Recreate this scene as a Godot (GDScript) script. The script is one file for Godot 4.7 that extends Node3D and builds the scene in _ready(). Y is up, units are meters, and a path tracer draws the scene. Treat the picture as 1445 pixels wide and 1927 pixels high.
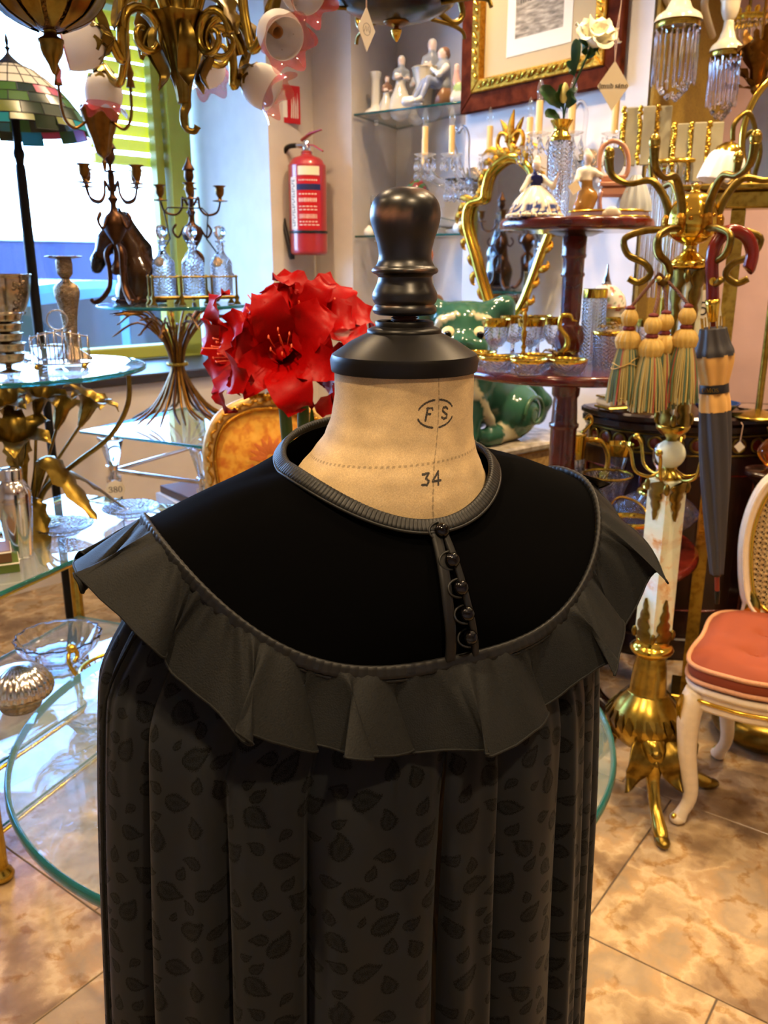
extends Node3D
# An antiques shop: a dress form in a black dress stands before glass tables, crystal, brass and porcelain.
# Metres, y up. The camera stands at the origin, 1.45 m high, and looks along -z.

class G:
	# collects pieces of one mesh; every piece is turned so that its faces look outwards
	var v := PackedVector3Array()
	var t := PackedVector2Array()
	var c := PackedColorArray()
	var ix := PackedInt32Array()
	var tint := Color.WHITE
	var tinted := false

	func grid(p: PackedVector3Array, nu: int, nv: int, wu := false, wv := false, us := 1.0, vs := 1.0, turn := true) -> G:
		var b := v.size()
		var i0 := ix.size()
		v.append_array(p)
		var du := us / maxf(1, nu if wu else nu - 1)
		var dv := vs / maxf(1, nv if wv else nv - 1)
		for j in nv:
			for i in nu:
				t.append(Vector2(i * du, j * dv))
				c.append(tint)
		for j in (nv if wv else nv - 1):
			var j1 := (j + 1) % nv
			for i in (nu if wu else nu - 1):
				var i1 := (i + 1) % nu
				var a := b + j * nu + i
				var d := b + j * nu + i1
				var e := b + j1 * nu + i1
				var f := b + j1 * nu + i
				ix.append_array([a, d, e, a, e, f])
		if turn:
			outwards(i0)
		return self

	func outwards(i0: int) -> void:
		if ix.size() == i0:
			return
		var m := Vector3.ZERO
		for k in range(i0, ix.size()):
			m += v[ix[k]]
		m /= ix.size() - i0
		var vol := 0.0
		for k in range(i0, ix.size(), 3):
			vol += (v[ix[k]] - m).dot((v[ix[k + 1]] - m).cross(v[ix[k + 2]] - m))
		if vol > 0:
			for k in range(i0, ix.size(), 3):
				var s := ix[k + 1]
				ix[k + 1] = ix[k + 2]
				ix[k + 2] = s

	# (radius, height) points turned round the y axis; a point given twice makes a hard edge
	func lathe(prof: Array, seg := 24, o := Vector3.ZERO, k := 0, amp := 0.0, from := 0, to := 9999, twist := 0.0, us := 1.0, vs := 1.0) -> G:
		var p := PackedVector3Array()
		for j in prof.size():
			var q: Vector2 = prof[j]
			for i in seg:
				var a := TAU * i / seg
				var r := q.x
				if k > 0 and j >= from and j <= to:
					r *= 1.0 + amp * cos(k * a + twist * q.y)
				p.append(o + Vector3(sin(a) * r, q.y, cos(a) * r))
		return grid(p, seg, prof.size(), true, false, us, vs)

	func tube(path: Array, r = 0.01, seg := 8, closed := false, flat := 1.0, up := Vector3.ZERO) -> G:
		var n := path.size()
		var p := PackedVector3Array()
		var side := Vector3.ZERO
		for j in n:
			var a: Vector3 = path[(j - 1 + n) % n] if closed else path[maxi(j - 1, 0)]
			var b: Vector3 = path[(j + 1) % n] if closed else path[mini(j + 1, n - 1)]
			var q: Vector3 = path[j]
			var d := (b - a).normalized()
			if up != Vector3.ZERO:
				side = d.cross(up)
				if side.length() < 1e-4:
					side = Vector3.RIGHT
			elif side == Vector3.ZERO:
				side = d.cross(Vector3.UP if absf(d.y) < 0.9 else Vector3.RIGHT)
			side = (side - d * side.dot(d)).normalized()
			var w := side.cross(d)
			var rr: float = r[mini(j, r.size() - 1)] if r is Array else r
			if not closed and j == 0:
				for i in seg:
					p.append(q)
			for i in seg:
				var an := TAU * i / seg
				p.append(q + side * (cos(an) * rr) + w * (sin(an) * rr * flat))
			if not closed and j == n - 1:
				for i in seg:
					p.append(q)
		return grid(p, seg, n if closed else n + 2, true, closed)

	func ball(o: Vector3, r, seg := 12) -> G:
		var q: Vector3 = r if r is Vector3 else Vector3(r, r, r)
		var p := PackedVector3Array()
		var h := maxi(4, seg / 2)
		for j in h + 1:
			var b := PI * j / h
			for i in seg:
				var a := TAU * i / seg
				p.append(o + Vector3(sin(b) * sin(a), cos(b), sin(b) * cos(a)) * q)
		return grid(p, seg, h + 1, true)

	func ring(o: Vector3, rad: float, r: float, seg := 32, sides := 8, bas := Basis()) -> G:
		var path := []
		for i in seg:
			var a := TAU * i / seg
			path.append(o + bas * Vector3(sin(a) * rad, 0, cos(a) * rad))
		return tube(path, r, sides, true)

	# convex or concave outline in x and z, between two heights, its edges bevelled
	func slab(poly: PackedVector2Array, y0: float, y1: float, bevel := 0.0, tf := Transform3D()) -> G:
		var n := poly.size()
		var i0 := ix.size()
		var inner := poly
		if bevel > 0:
			var off := Geometry2D.offset_polygon(poly, -bevel, Geometry2D.JOIN_MITER)
			if off.size() == 1 and off[0].size() == n:
				var o2: PackedVector2Array = off[0]
				# line the two outlines up
				var best := 0
				for k in n:
					if o2[k].distance_to(poly[0]) < o2[best].distance_to(poly[0]):
						best = k
				inner = PackedVector2Array()
				var same := Geometry2D.is_polygon_clockwise(o2) == Geometry2D.is_polygon_clockwise(poly)
				for k in n:
					inner.append(o2[(best + k) % n] if same else o2[(best - k + n) % n])
			else:
				bevel = 0.0
		var rows := [[inner, y0], [poly, y0 + bevel], [poly, y1 - bevel], [inner, y1]] if bevel > 0 else [[poly, y0], [poly, y1]]
		for k in rows.size() - 1:
			for i in n:
				var i1 := (i + 1) % n
				var b := v.size()
				var lo: PackedVector2Array = rows[k][0]
				var hi: PackedVector2Array = rows[k + 1][0]
				for q in [Vector3(lo[i].x, rows[k][1], lo[i].y), Vector3(lo[i1].x, rows[k][1], lo[i1].y), Vector3(hi[i1].x, rows[k + 1][1], hi[i1].y), Vector3(hi[i].x, rows[k + 1][1], hi[i].y)]:
					v.append(tf * q)
					t.append(Vector2(q.x + q.z, q.y))
					c.append(tint)
				ix.append_array([b, b + 1, b + 2, b, b + 2, b + 3] if not Geometry2D.is_polygon_clockwise(poly) else [b, b + 2, b + 1, b, b + 3, b + 2])
		var tri := Geometry2D.triangulate_polygon(inner)
		for top in [false, true]:
			var b := v.size()
			for q in inner:
				v.append(tf * Vector3(q.x, y1 if top else y0, q.y))
				t.append(q)
				c.append(tint)
			var cw := 0.0
			if tri.size() >= 3:
				cw = (inner[tri[1]] - inner[tri[0]]).cross(inner[tri[2]] - inner[tri[0]])
			for k in range(0, tri.size(), 3):
				if (cw > 0) == top:
					ix.append_array([b + tri[k], b + tri[k + 1], b + tri[k + 2]])
				else:
					ix.append_array([b + tri[k], b + tri[k + 2], b + tri[k + 1]])
		outwards(i0)
		return self

	func box(o: Vector3, s: Vector3, bevel := 0.0, bas := Basis()) -> G:
		var h := s / 2
		var bv := minf(bevel, minf(h.x, minf(h.y, h.z)) * 0.9)
		return slab(PackedVector2Array([Vector2(-h.x, -h.z), Vector2(h.x, -h.z), Vector2(h.x, h.z), Vector2(-h.x, h.z)]), -h.y, h.y, bv, Transform3D(bas, o))

	# a blade with thickness along a spine; widths are half widths
	func leaf(spine: Array, width: Array, up := Vector3.UP, cup := 0.0, th := 0.0015, wave := 0.0, nw := 4, notch := 0.0, freq := 2.4) -> G:
		var n := spine.size()
		var p := PackedVector3Array()
		var ring_n := 2 * (nw + 1)
		for j in n:
			var a: Vector3 = spine[maxi(j - 1, 0)]
			var b: Vector3 = spine[mini(j + 1, n - 1)]
			var d := (b - a).normalized()
			var s := d.cross(up).normalized()
			if s.length() < 0.5:
				s = d.cross(Vector3.RIGHT).normalized()
			var nn := s.cross(d).normalized()
			var w: float = width[j]
			if notch > 0:
				w *= 1.0 - notch * (0.5 + 0.5 * cos(j * freq))
			for k in ring_n:
				var top := k <= nw
				var x := -1.0 + 2.0 * (k if top else ring_n - 1 - k) / nw
				var e := th * (1.0 - 0.6 * absf(x)) * 0.5
				p.append(spine[j] + s * (w * x) + nn * (cup * w * x * x + wave * sin(j * freq + x * 1.7) * absf(x) + (e if top else -e)))
		return grid(p, ring_n, n, true)

	func add(g: G, tf := Transform3D()) -> G:
		var b := v.size()
		for k in g.v.size():
			v.append(tf * g.v[k])
		t.append_array(g.t)
		c.append_array(g.c)
		var flip := tf.basis.determinant() < 0
		for k in range(0, g.ix.size(), 3):
			if flip:
				ix.append_array([b + g.ix[k], b + g.ix[k + 2], b + g.ix[k + 1]])
			else:
				ix.append_array([b + g.ix[k], b + g.ix[k + 1], b + g.ix[k + 2]])
		tinted = tinted or g.tinted
		return self

	# tapered bones [from, to, radius, radius, colour] joined by a smooth minimum and meshed as surface nets
	func blob(bones: Array, cell: float, k: float) -> G:
		var lo := Vector3(1e9, 1e9, 1e9)
		var hi := -lo
		for q in bones:
			var r: float = maxf(q[2], q[3]) + cell * 3 + k
			for e in 2:
				lo = lo.min(q[e] - Vector3(r, r, r))
				hi = hi.max(q[e] + Vector3(r, r, r))
		var nx := int((hi.x - lo.x) / cell) + 2
		var ny := int((hi.y - lo.y) / cell) + 2
		var nz := int((hi.z - lo.z) / cell) + 2
		var f := PackedFloat32Array()
		f.resize(nx * ny * nz)
		f.fill(100.0)
		var own := PackedByteArray()
		own.resize(nx * ny * nz)
		for bi in bones.size():
			var q = bones[bi]
			var a: Vector3 = q[0]
			var ba: Vector3 = q[1] - q[0]
			var bb := maxf(ba.length_squared(), 1e-9)
			var ra: float = q[2]
			var rb: float = q[3]
			var r := maxf(ra, rb) + cell * 2 + k
			var l3 := ((a.min(q[1]) - Vector3(r, r, r) - lo) / cell)
			var h3 := ((a.max(q[1]) + Vector3(r, r, r) - lo) / cell)
			for z in range(maxi(0, int(l3.z)), mini(nz - 1, int(h3.z) + 1) + 1):
				for y in range(maxi(0, int(l3.y)), mini(ny - 1, int(h3.y) + 1) + 1):
					var row := (z * ny + y) * nx
					for x in range(maxi(0, int(l3.x)), mini(nx - 1, int(h3.x) + 1) + 1):
						var pa := lo + Vector3(x, y, z) * cell - a
						var h := clampf(pa.dot(ba) / bb, 0.0, 1.0)
						var d := (pa - ba * h).length() - ra - (rb - ra) * h
						var o := f[row + x]
						if d < o:
							own[row + x] = bi
						var m := maxf(k - absf(o - d), 0.0) / k
						f[row + x] = minf(o, d) - m * m * k * 0.25
		var id := PackedInt32Array()
		id.resize(nx * ny * nz)
		id.fill(-1)
		var i0 := ix.size()
		var off := [0, 1, nx, nx + 1, nx * ny, nx * ny + 1, nx * ny + nx, nx * ny + nx + 1]
		var pos := [Vector3(0, 0, 0), Vector3(1, 0, 0), Vector3(0, 1, 0), Vector3(1, 1, 0), Vector3(0, 0, 1), Vector3(1, 0, 1), Vector3(0, 1, 1), Vector3(1, 1, 1)]
		var edge := [[0, 1], [2, 3], [4, 5], [6, 7], [0, 2], [1, 3], [4, 6], [5, 7], [0, 4], [1, 5], [2, 6], [3, 7]]
		for z in nz - 1:
			for y in ny - 1:
				for x in nx - 1:
					var n := (z * ny + y) * nx + x
					var f0 := f[n]
					if absf(f0) > cell * 2.5:
						continue
					var inside := 0
					for e in 8:
						if f[n + off[e]] < 0:
							inside += 1
					if inside == 0 or inside == 8:
						continue
					var sum := Vector3.ZERO
					var cnt := 0
					for e in edge:
						var fa := f[n + off[e[0]]]
						var fb := f[n + off[e[1]]]
						if (fa < 0) != (fb < 0):
							var u := fa / (fa - fb)
							sum += pos[e[0]].lerp(pos[e[1]], u)
							cnt += 1
					id[n] = v.size()
					v.append(lo + (Vector3(x, y, z) + sum / cnt) * cell)
					t.append(Vector2.ZERO)
					var q = bones[own[n]]
					c.append(q[4] if q.size() > 4 else tint)
		var st := [1, nx, nx * ny]
		for z in range(1, nz - 1):
			for y in range(1, ny - 1):
				for x in range(1, nx - 1):
					var n := (z * ny + y) * nx + x
					if absf(f[n]) > cell * 2.5:
						continue
					var s := f[n] < 0
					for ax in 3:
						if s == (f[n + st[ax]] < 0):
							continue
						var d1: int = st[(ax + 1) % 3]
						var d2: int = st[(ax + 2) % 3]
						var q0 := id[n]
						var q1 := id[n - d1]
						var q2 := id[n - d1 - d2]
						var q3 := id[n - d2]
						if q0 < 0 or q1 < 0 or q2 < 0 or q3 < 0:
							continue
						if s:
							ix.append_array([q0, q2, q1, q0, q3, q2])
						else:
							ix.append_array([q0, q1, q2, q0, q2, q3])
		outwards(i0)
		tinted = true
		return self

	func mesh() -> ArrayMesh:
		var n := PackedVector3Array()
		n.resize(v.size())
		for k in range(0, ix.size(), 3):
			var a := ix[k]
			var b := ix[k + 1]
			var d := ix[k + 2]
			var m := (v[d] - v[a]).cross(v[b] - v[a])
			n[a] += m
			n[b] += m
			n[d] += m
		for k in n.size():
			n[k] = n[k].normalized() if n[k].length_squared() > 1e-24 else Vector3.UP
		var arr := []
		arr.resize(Mesh.ARRAY_MAX)
		arr[Mesh.ARRAY_VERTEX] = v
		arr[Mesh.ARRAY_NORMAL] = n
		arr[Mesh.ARRAY_TEX_UV] = t
		if tinted:
			arr[Mesh.ARRAY_COLOR] = c
		arr[Mesh.ARRAY_INDEX] = ix
		var am := ArrayMesh.new()
		am.add_surface_from_arrays(Mesh.PRIMITIVE_TRIANGLES, arr)
		return am

var M := {}
var used := {}
var rng := RandomNumberGenerator.new()

func V(x: float, y: float, z: float) -> Vector3:
	return Vector3(x, y, z)

func P(list: Array) -> Array:   # flat list of numbers -> (radius, height) points
	var out := []
	for i in range(0, list.size(), 2):
		out.append(Vector2(list[i], list[i + 1]))
	return out

func smooth(pts: Array, n := 6, closed := false) -> Array:   # Catmull-Rom through the points
	var out := []
	var m := pts.size()
	for i in (m if closed else m - 1):
		var p0 = pts[(i - 1 + m) % m] if closed else pts[maxi(i - 1, 0)]
		var p1 = pts[i]
		var p2 = pts[(i + 1) % m]
		var p3 = pts[(i + 2) % m] if closed else pts[mini(i + 2, m - 1)]
		for k in n:
			var u := float(k) / n
			out.append(0.5 * ((2.0 * p1) + (p2 - p0) * u + (2.0 * p0 - 5.0 * p1 + 4.0 * p2 - p3) * u * u + (3.0 * p1 - p0 - 3.0 * p2 + p3) * u * u * u))
	if not closed:
		out.append(pts[m - 1])
	return out

func round_outline(a: float, b: float, n := 48, cx := 0.0, cz := 0.0) -> PackedVector2Array:
	var p := PackedVector2Array()
	for i in n:
		p.append(Vector2(cx + a * cos(TAU * i / n), cz + b * sin(TAU * i / n)))
	return p

func turned(axis: Vector3, deg: float) -> Basis:
	return Basis(axis.normalized(), deg_to_rad(deg))

func numbered(n: String) -> String:
	if used.has(n):
		used[n] += 1
		return "%s_%03d" % [n, used[n]]
	used[n] = 0
	return n

func thing(n: String, label: String, category: String, at := Vector3.ZERO, yaw := 0.0, group := "") -> Node3D:
	var o := Node3D.new()
	o.name = numbered(n)
	add_child(o)
	o.position = at
	o.rotation_degrees.y = yaw
	meta(o, label, category, group)
	return o

func meta(o: Node, label: String, category: String, group := "") -> void:
	o.set_meta("label", label)
	if category:
		o.set_meta("category", category)
	if group:
		o.set_meta("group", group)

func part(p: Node, n: String, g: G, m: Material, label := "") -> MeshInstance3D:
	return piece(p, n, g.mesh(), m, label)

func piece(p: Node, n: String, mesh: Mesh, m: Material, label := "") -> MeshInstance3D:
	var o := MeshInstance3D.new()
	o.name = n
	o.mesh = mesh
	o.material_override = m
	p.add_child(o, true)
	if label:
		o.set_meta("label", label)
	return o

func copy_of(src: Node3D, at: Vector3, yaw := 0.0, label := "", scale_by := 1.0) -> Node3D:
	var base := String(src.name)
	if base.length() > 4 and base[-4] == "_" and base.right(3).is_valid_int():
		base = base.left(-4)
	var o: Node3D = src.duplicate()
	o.name = numbered(base)
	add_child(o)
	o.position = at
	o.rotation_degrees.y = yaw
	o.scale = Vector3.ONE * scale_by
	if label:
		o.set_meta("label", label)
	return o

func structure(n: String, g: G, m: Material) -> MeshInstance3D:
	var o := piece(self, n, g.mesh(), m)
	o.set_meta("kind", "structure")
	return o

func text_mesh(s: String, size: float, depth := 0.0006, font := "Droid Serif") -> TextMesh:
	var f := SystemFont.new()
	f.font_names = PackedStringArray([font])
	var tm := TextMesh.new()
	tm.text = s
	tm.font = f
	tm.font_size = 48
	tm.pixel_size = size / 48.0
	tm.depth = depth
	tm.curve_step = 2.0
	return tm

func _ready() -> void:
	rng.seed = 7
	set_camera_sky_lamps()
	make_materials()
	build_room()
	build_street()
	build_dress_form()
	build_dress()
	build_glass_tables()
	build_window_table_things()
	build_lily_table_things()
	build_amaryllis()
	build_yellow_chair()
	build_wall_things()
	build_niche_things()
	build_tier_table_things()
	build_hall_stand_things()
	build_cane_chair()
	build_far_corner()
	build_hanging_lamps()
	for o in find_children("*", "Light3D", true, false):
		o.shadow_enabled = true

func set_camera_sky_lamps() -> void:
	var cam := Camera3D.new()
	cam.name = "camera"
	cam.fov = 62.11
	cam.near = 0.05
	cam.far = 200.0
	add_child(cam)
	cam.position = V(0, 1.45, 0)
	cam.rotation_degrees = V(-16.17, 0, 0)
	var att := CameraAttributesPhysical.new()
	att.frustum_focal_length = 19.93
	att.exposure_aperture = 9.0
	att.frustum_focus_distance = 0.78
	cam.attributes = att
	cam.current = true
	var env := Environment.new()
	env.background_mode = Environment.BG_SKY
	var sky := Sky.new()
	var air := ProceduralSkyMaterial.new()
	air.sky_top_color = Color(0.42, 0.66, 1.0)
	air.sky_horizon_color = Color(0.72, 0.87, 1.0)
	air.ground_bottom_color = Color(0.35, 0.38, 0.42)
	air.ground_horizon_color = Color(0.7, 0.75, 0.8)
	air.sky_energy_multiplier = 4.2
	air.ground_energy_multiplier = 1.2
	sky.sky_material = air
	env.sky = sky
	env.tonemap_mode = Environment.TONE_MAPPER_LINEAR
	env.tonemap_exposure = 1.17
	env.sdfgi_enabled = true
	env.ssao_enabled = true
	env.ssil_enabled = true
	var we := WorldEnvironment.new()
	we.name = "surroundings"
	we.environment = env
	add_child(we)
	var sun := DirectionalLight3D.new()
	sun.name = "sun"
	sun.light_color = Color(1.0, 0.95, 0.85)
	sun.light_energy = 0.9
	sun.light_angular_distance = 0.6
	sun.sky_mode = DirectionalLight3D.SKY_MODE_LIGHT_ONLY
	add_child(sun)
	sun.look_at_from_position(V(0, 0, 0), V(-0.25, -1.0, -0.55))

# the shop's ceiling spots and two added ones at the back: a glowing disc in a ring, and a lamp just below it
func ceiling_spots() -> void:
	var ring := G.new().lathe(P([0.052, 0.0, 0.07, 0.0, 0.074, -0.006, 0.07, -0.012, 0.055, -0.012, 0.05, 0.0]), 28)
	var disc := G.new().lathe(P([0.0, -0.004, 0.05, -0.004, 0.05, -0.001, 0.0, -0.001]), 24)
	var lamp0: Node3D = null
	for s in SPOTS:
		var at := V(s[0], CEILING, s[1])
		var o: Node3D
		if lamp0 == null:
			o = thing("ceiling_spot", "round recessed ceiling spot giving warm light", "lamp", at, 0.0, "ceiling spots")
			part(o, "ring", ring, M.white_paint)
			part(o, "lamp_disc", disc, M.lamp_glow)
			lamp0 = o
		else:
			o = copy_of(lamp0, at)
		var l := SpotLight3D.new()
		l.name = "spot"
		l.light_color = Color(1.0, 0.86, 0.67)
		l.light_energy = s[2] * 0.8
		l.light_size = 0.05
		l.spot_range = 9.0
		l.spot_attenuation = 2.0
		l.spot_angle = 62.0
		l.spot_angle_attenuation = 0.9
		l.position = at + V(0, -0.03, 0)
		l.rotation_degrees = V(-90, 0, 0)
		add_child(l)

const CEILING := 3.05
const SPOTS := [[0.95, -1.15, 3.6], [-0.55, -0.35, 5.0], [0.6, 0.35, 4.4], [1.5, -2.6, 5.0], [-0.75, -2.3, 3.0], [0.25, -2.9, 4.0], [-0.55, -3.45, 3.4], [0.1, -3.75, 2.4], [1.05, -2.2, 3.0], [2.4, -1.2, 4.0], [-1.8, -1.2, 3.5], [2.2, -3.2, 4.0]]  # the two nearest the back walls are added to brighten those walls

func mat(col: Color, rough := 0.5, metal := 0.0) -> StandardMaterial3D:
	var m := StandardMaterial3D.new()
	m.albedo_color = col
	m.roughness = rough
	m.metallic = metal
	return m

func noise(freq: float, seed_no: int, ridged := false, octaves := 5, warp := 0.0) -> FastNoiseLite:
	var n := FastNoiseLite.new()
	n.seed = seed_no
	n.frequency = freq
	n.noise_type = FastNoiseLite.TYPE_SIMPLEX_SMOOTH
	n.fractal_type = FastNoiseLite.FRACTAL_RIDGED if ridged else FastNoiseLite.FRACTAL_FBM
	n.fractal_octaves = octaves
	if warp > 0:
		n.domain_warp_enabled = true
		n.domain_warp_amplitude = warp
		n.domain_warp_frequency = freq * 1.5
	return n

func noise_tex(n: FastNoiseLite, stops: Array, size := 512) -> NoiseTexture2D:
	var t := NoiseTexture2D.new()
	t.width = size
	t.height = size
	t.seamless = true
	t.noise = n
	if stops.size():
		var g := Gradient.new()
		g.offsets = PackedFloat32Array(stops.map(func(s): return s[0]))
		g.colors = PackedColorArray(stops.map(func(s): return s[1]))
		t.color_ramp = g
	return t

func triplanar(m: StandardMaterial3D, tex: Texture2D, scale: float, offset := Vector3.ZERO, world := false) -> StandardMaterial3D:
	m.albedo_texture = tex
	m.uv1_triplanar = true
	m.uv1_world_triplanar = world
	m.uv1_scale = Vector3.ONE * scale
	m.uv1_offset = offset
	return m

func relief(m: StandardMaterial3D, tex: Texture2D, cm: float) -> StandardMaterial3D:
	m.heightmap_enabled = true
	m.heightmap_texture = tex
	m.heightmap_scale = cm
	return m

func glass(col: Color, alpha := 0.0, rough := 0.0) -> StandardMaterial3D:
	var m := mat(Color(col.r, col.g, col.b, alpha), rough)
	m.transparency = BaseMaterial3D.TRANSPARENCY_ALPHA
	m.refraction_enabled = true
	m.refraction_scale = 0.05
	return m

func pane(col: Color, alpha: float) -> StandardMaterial3D:
	var m := mat(Color(col.r, col.g, col.b, alpha), 0.0)
	m.transparency = BaseMaterial3D.TRANSPARENCY_ALPHA
	return m

func picture(w: int, h: int, f: Callable) -> ImageTexture:
	var im := Image.create(w, h, false, Image.FORMAT_RGB8)
	for y in h:
		for x in w:
			im.set_pixel(x, y, f.call(x, y))
	return ImageTexture.create_from_image(im)

func make_materials() -> void:
	# paint and plaster
	var plaster := noise_tex(noise(0.02, 3), [[0.0, Color(0.93, 0.93, 0.93)], [1.0, Color(1, 1, 1)]], 256)
	M.wall = triplanar(mat(Color(0.82, 0.78, 0.73), 0.85), plaster, 1.2, Vector3.ZERO, true)
	M.wall_white = triplanar(mat(Color(0.86, 0.85, 0.85), 0.8), plaster, 1.2, Vector3.ZERO, true)
	M.wall_pink = triplanar(mat(Color(0.82, 0.69, 0.68), 0.85), plaster, 1.0, Vector3.ZERO, true)
	M.ceiling = mat(Color(0.9, 0.88, 0.85), 0.9)
	M.white_paint = mat(Color(0.9, 0.89, 0.87), 0.4)
	M.mustard = triplanar(mat(Color(1, 1, 1), 0.7), noise_tex(noise(0.05, 11, true, 4, 20.0), [[0.0, Color(0.42, 0.33, 0.06)], [0.5, Color(0.52, 0.41, 0.1)], [1.0, Color(0.6, 0.5, 0.16)]], 512), 2.0, Vector3.ZERO, true)
	M.lamp_glow = mat(Color(1, 0.95, 0.85), 0.5)
	M.lamp_glow.emission_enabled = true
	M.lamp_glow.emission = Color(1.0, 0.85, 0.62)
	M.lamp_glow.emission_energy_multiplier = 6.0
	# floor: polished cream marble tile, veined with brown and grey
	var veins := noise_tex(noise(0.004, 21, false, 6, 60.0), [[0.0, Color(0.42, 0.35, 0.28)], [0.3, Color(0.56, 0.48, 0.39)], [0.45, Color(0.7, 0.62, 0.5)], [0.52, Color(0.78, 0.71, 0.59)], [0.6, Color(0.69, 0.59, 0.46)], [0.75, Color(0.62, 0.56, 0.48)], [1.0, Color(0.74, 0.66, 0.54)]], 1024)
	var cracks := noise_tex(noise(0.006, 33, true, 5, 50.0), [[0.0, Color(0.93, 0.92, 0.9)], [0.72, Color(1, 1, 1)], [0.88, Color(0.86, 0.78, 0.66)], [0.95, Color(1, 0.97, 0.9)], [1.0, Color(1, 1, 1)]], 1024)
	M.tiles = []
	for k in 5:
		var m := triplanar(mat(Color(0.93, 0.9, 0.85), 0.22), veins, 0.8, V(0.37 * k, 0.11 * k, 0.61 * k), true)
		m.detail_enabled = true
		m.detail_albedo = cracks
		m.detail_blend_mode = BaseMaterial3D.BLEND_MODE_MUL
		m.detail_uv_layer = BaseMaterial3D.DETAIL_UV_1
		M.tiles.append(m)
	M.grout = mat(Color(0.34, 0.29, 0.24), 0.9)
	# metals
	var patina := noise_tex(noise(0.02, 5), [[0.0, Color(0.72, 0.66, 0.5)], [0.5, Color(0.95, 0.93, 0.9)], [1.0, Color(1, 1, 1)]], 256)
	M.gold = mat(Color(0.88, 0.73, 0.28), 0.16, 1.0)
	M.brass = triplanar(mat(Color(0.74, 0.64, 0.29), 0.24, 1.0), patina, 6.0)
	M.brass_old = triplanar(mat(Color(0.52, 0.44, 0.2), 0.33, 1.0), patina, 8.0)
	M.gilt = relief(triplanar(mat(Color(0.76, 0.56, 0.2), 0.3, 1.0), patina, 9.0), noise_tex(noise(0.05, 8), [], 256), 0.25)
	M.bronze = triplanar(mat(Color(0.3, 0.19, 0.1), 0.42, 0.85), patina, 9.0)
	M.bronze_gold = triplanar(mat(Color(0.5, 0.36, 0.15), 0.35, 0.95), patina, 9.0)
	M.silver = mat(Color(0.83, 0.82, 0.8), 0.13, 1.0)
	M.silver_old = triplanar(mat(Color(0.7, 0.65, 0.58), 0.2, 1.0), patina, 8.0)
	M.chased = relief(triplanar(mat(Color(0.6, 0.53, 0.44), 0.2, 1.0), patina, 9.0), noise_tex(noise(0.06, 9, true, 3), [], 256), 0.3)
	M.chased_brass = relief(triplanar(mat(Color(0.5, 0.38, 0.2), 0.32, 1.0), patina, 9.0), noise_tex(noise(0.06, 19, true, 3), [], 256), 0.3)
	M.griffin = mat(Color(1, 1, 1), 0.35, 0.9)
	M.griffin.vertex_color_use_as_albedo = true
	M.chrome = mat(Color(0.9, 0.9, 0.9), 0.06, 1.0)
	M.iron = mat(Color(0.05, 0.045, 0.05), 0.5, 0.6)
	# glass
	M.crystal = glass(Color(0.98, 0.99, 1.0))
	M.facet = relief(glass(Color(0.98, 0.99, 1.0)), noise_tex(noise(0.03, 14, true, 1), [], 256), 0.3)
	M.facet.uv1_triplanar = true
	M.facet.uv1_scale = Vector3.ONE * 14.0
	M.clear = pane(Color(0.95, 0.97, 1.0), 0.12)
	M.cut = relief(glass(Color(0.98, 0.99, 1.0)), picture(64, 64, func(x: int, y: int) -> Color:
		var h := (absf(sin((x + y) * PI / 16.0)) + absf(sin((x - y) * PI / 16.0))) * 0.5
		return Color(h, h, h)), 0.35)
	M.cut.uv1_triplanar = true
	M.cut.uv1_scale = Vector3.ONE * 22.0
	M.pane = pane(Color(0.85, 0.93, 0.93), 0.05)
	M.table_glass = pane(Color(0.72, 0.85, 0.85), 0.08)
	M.glass_edge = glass(Color(0.14, 0.5, 0.5), 0.25, 0.05)
	M.acrylic = glass(Color(0.95, 0.97, 0.98), 0.02)
	M.frosted = mat(Color(0.9, 0.89, 0.88), 0.55)
	M.frosted.backlight_enabled = true
	M.frosted.backlight = Color(0.7, 0.68, 0.66)
	M.ruby_edge = pane(Color(0.78, 0.3, 0.34), 0.6)
	M.slab_glass = relief(mat(Color(0.62, 0.6, 0.5), 0.3), noise_tex(noise(0.03, 66), [], 256), 0.2)
	M.slab_glass.backlight_enabled = true
	M.slab_glass.backlight = Color(0.4, 0.38, 0.3)
	M.amber = glass(Color(0.95, 0.62, 0.12), 0.05)
	M.mirror = mat(Color(0.88, 0.9, 0.9), 0.03, 1.0)
	# woods
	var grain := noise_tex(noise(0.01, 41, false, 5, 30.0), [[0.0, Color(0.55, 0.5, 0.48)], [0.5, Color(0.85, 0.8, 0.78)], [1.0, Color(1, 1, 1)]], 512)
	M.mahogany = triplanar(mat(Color(0.38, 0.1, 0.055), 0.2), grain, 3.0)
	M.mahogany.clearcoat_enabled = true
	M.mahogany.clearcoat = 0.6
	M.mahogany.clearcoat_roughness = 0.08
	M.dark_wood = triplanar(mat(Color(0.16, 0.065, 0.04), 0.25), grain, 3.0)
	M.frame_wood = triplanar(mat(Color(0.38, 0.18, 0.1), 0.75), grain, 2.0)
	M.frame_wood.metallic_specular = 0.15
	M.black_wood = mat(Color(0.06, 0.055, 0.052), 0.36)
	M.black_wood.metallic_specular = 0.28
	M.cherry = mat(Color(0.42, 0.1, 0.022), 0.2)
	M.cream_paint = triplanar(mat(Color(0.9, 0.83, 0.7), 0.4), plaster, 6.0)
	M.cream_gilt = triplanar(mat(Color(0.82, 0.68, 0.42), 0.38, 0.25), patina, 7.0)
	M.cane = mat(Color(0.85, 0.74, 0.52), 0.55)
	M.dark_sill = mat(Color(0.16, 0.13, 0.11), 0.4)
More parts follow.
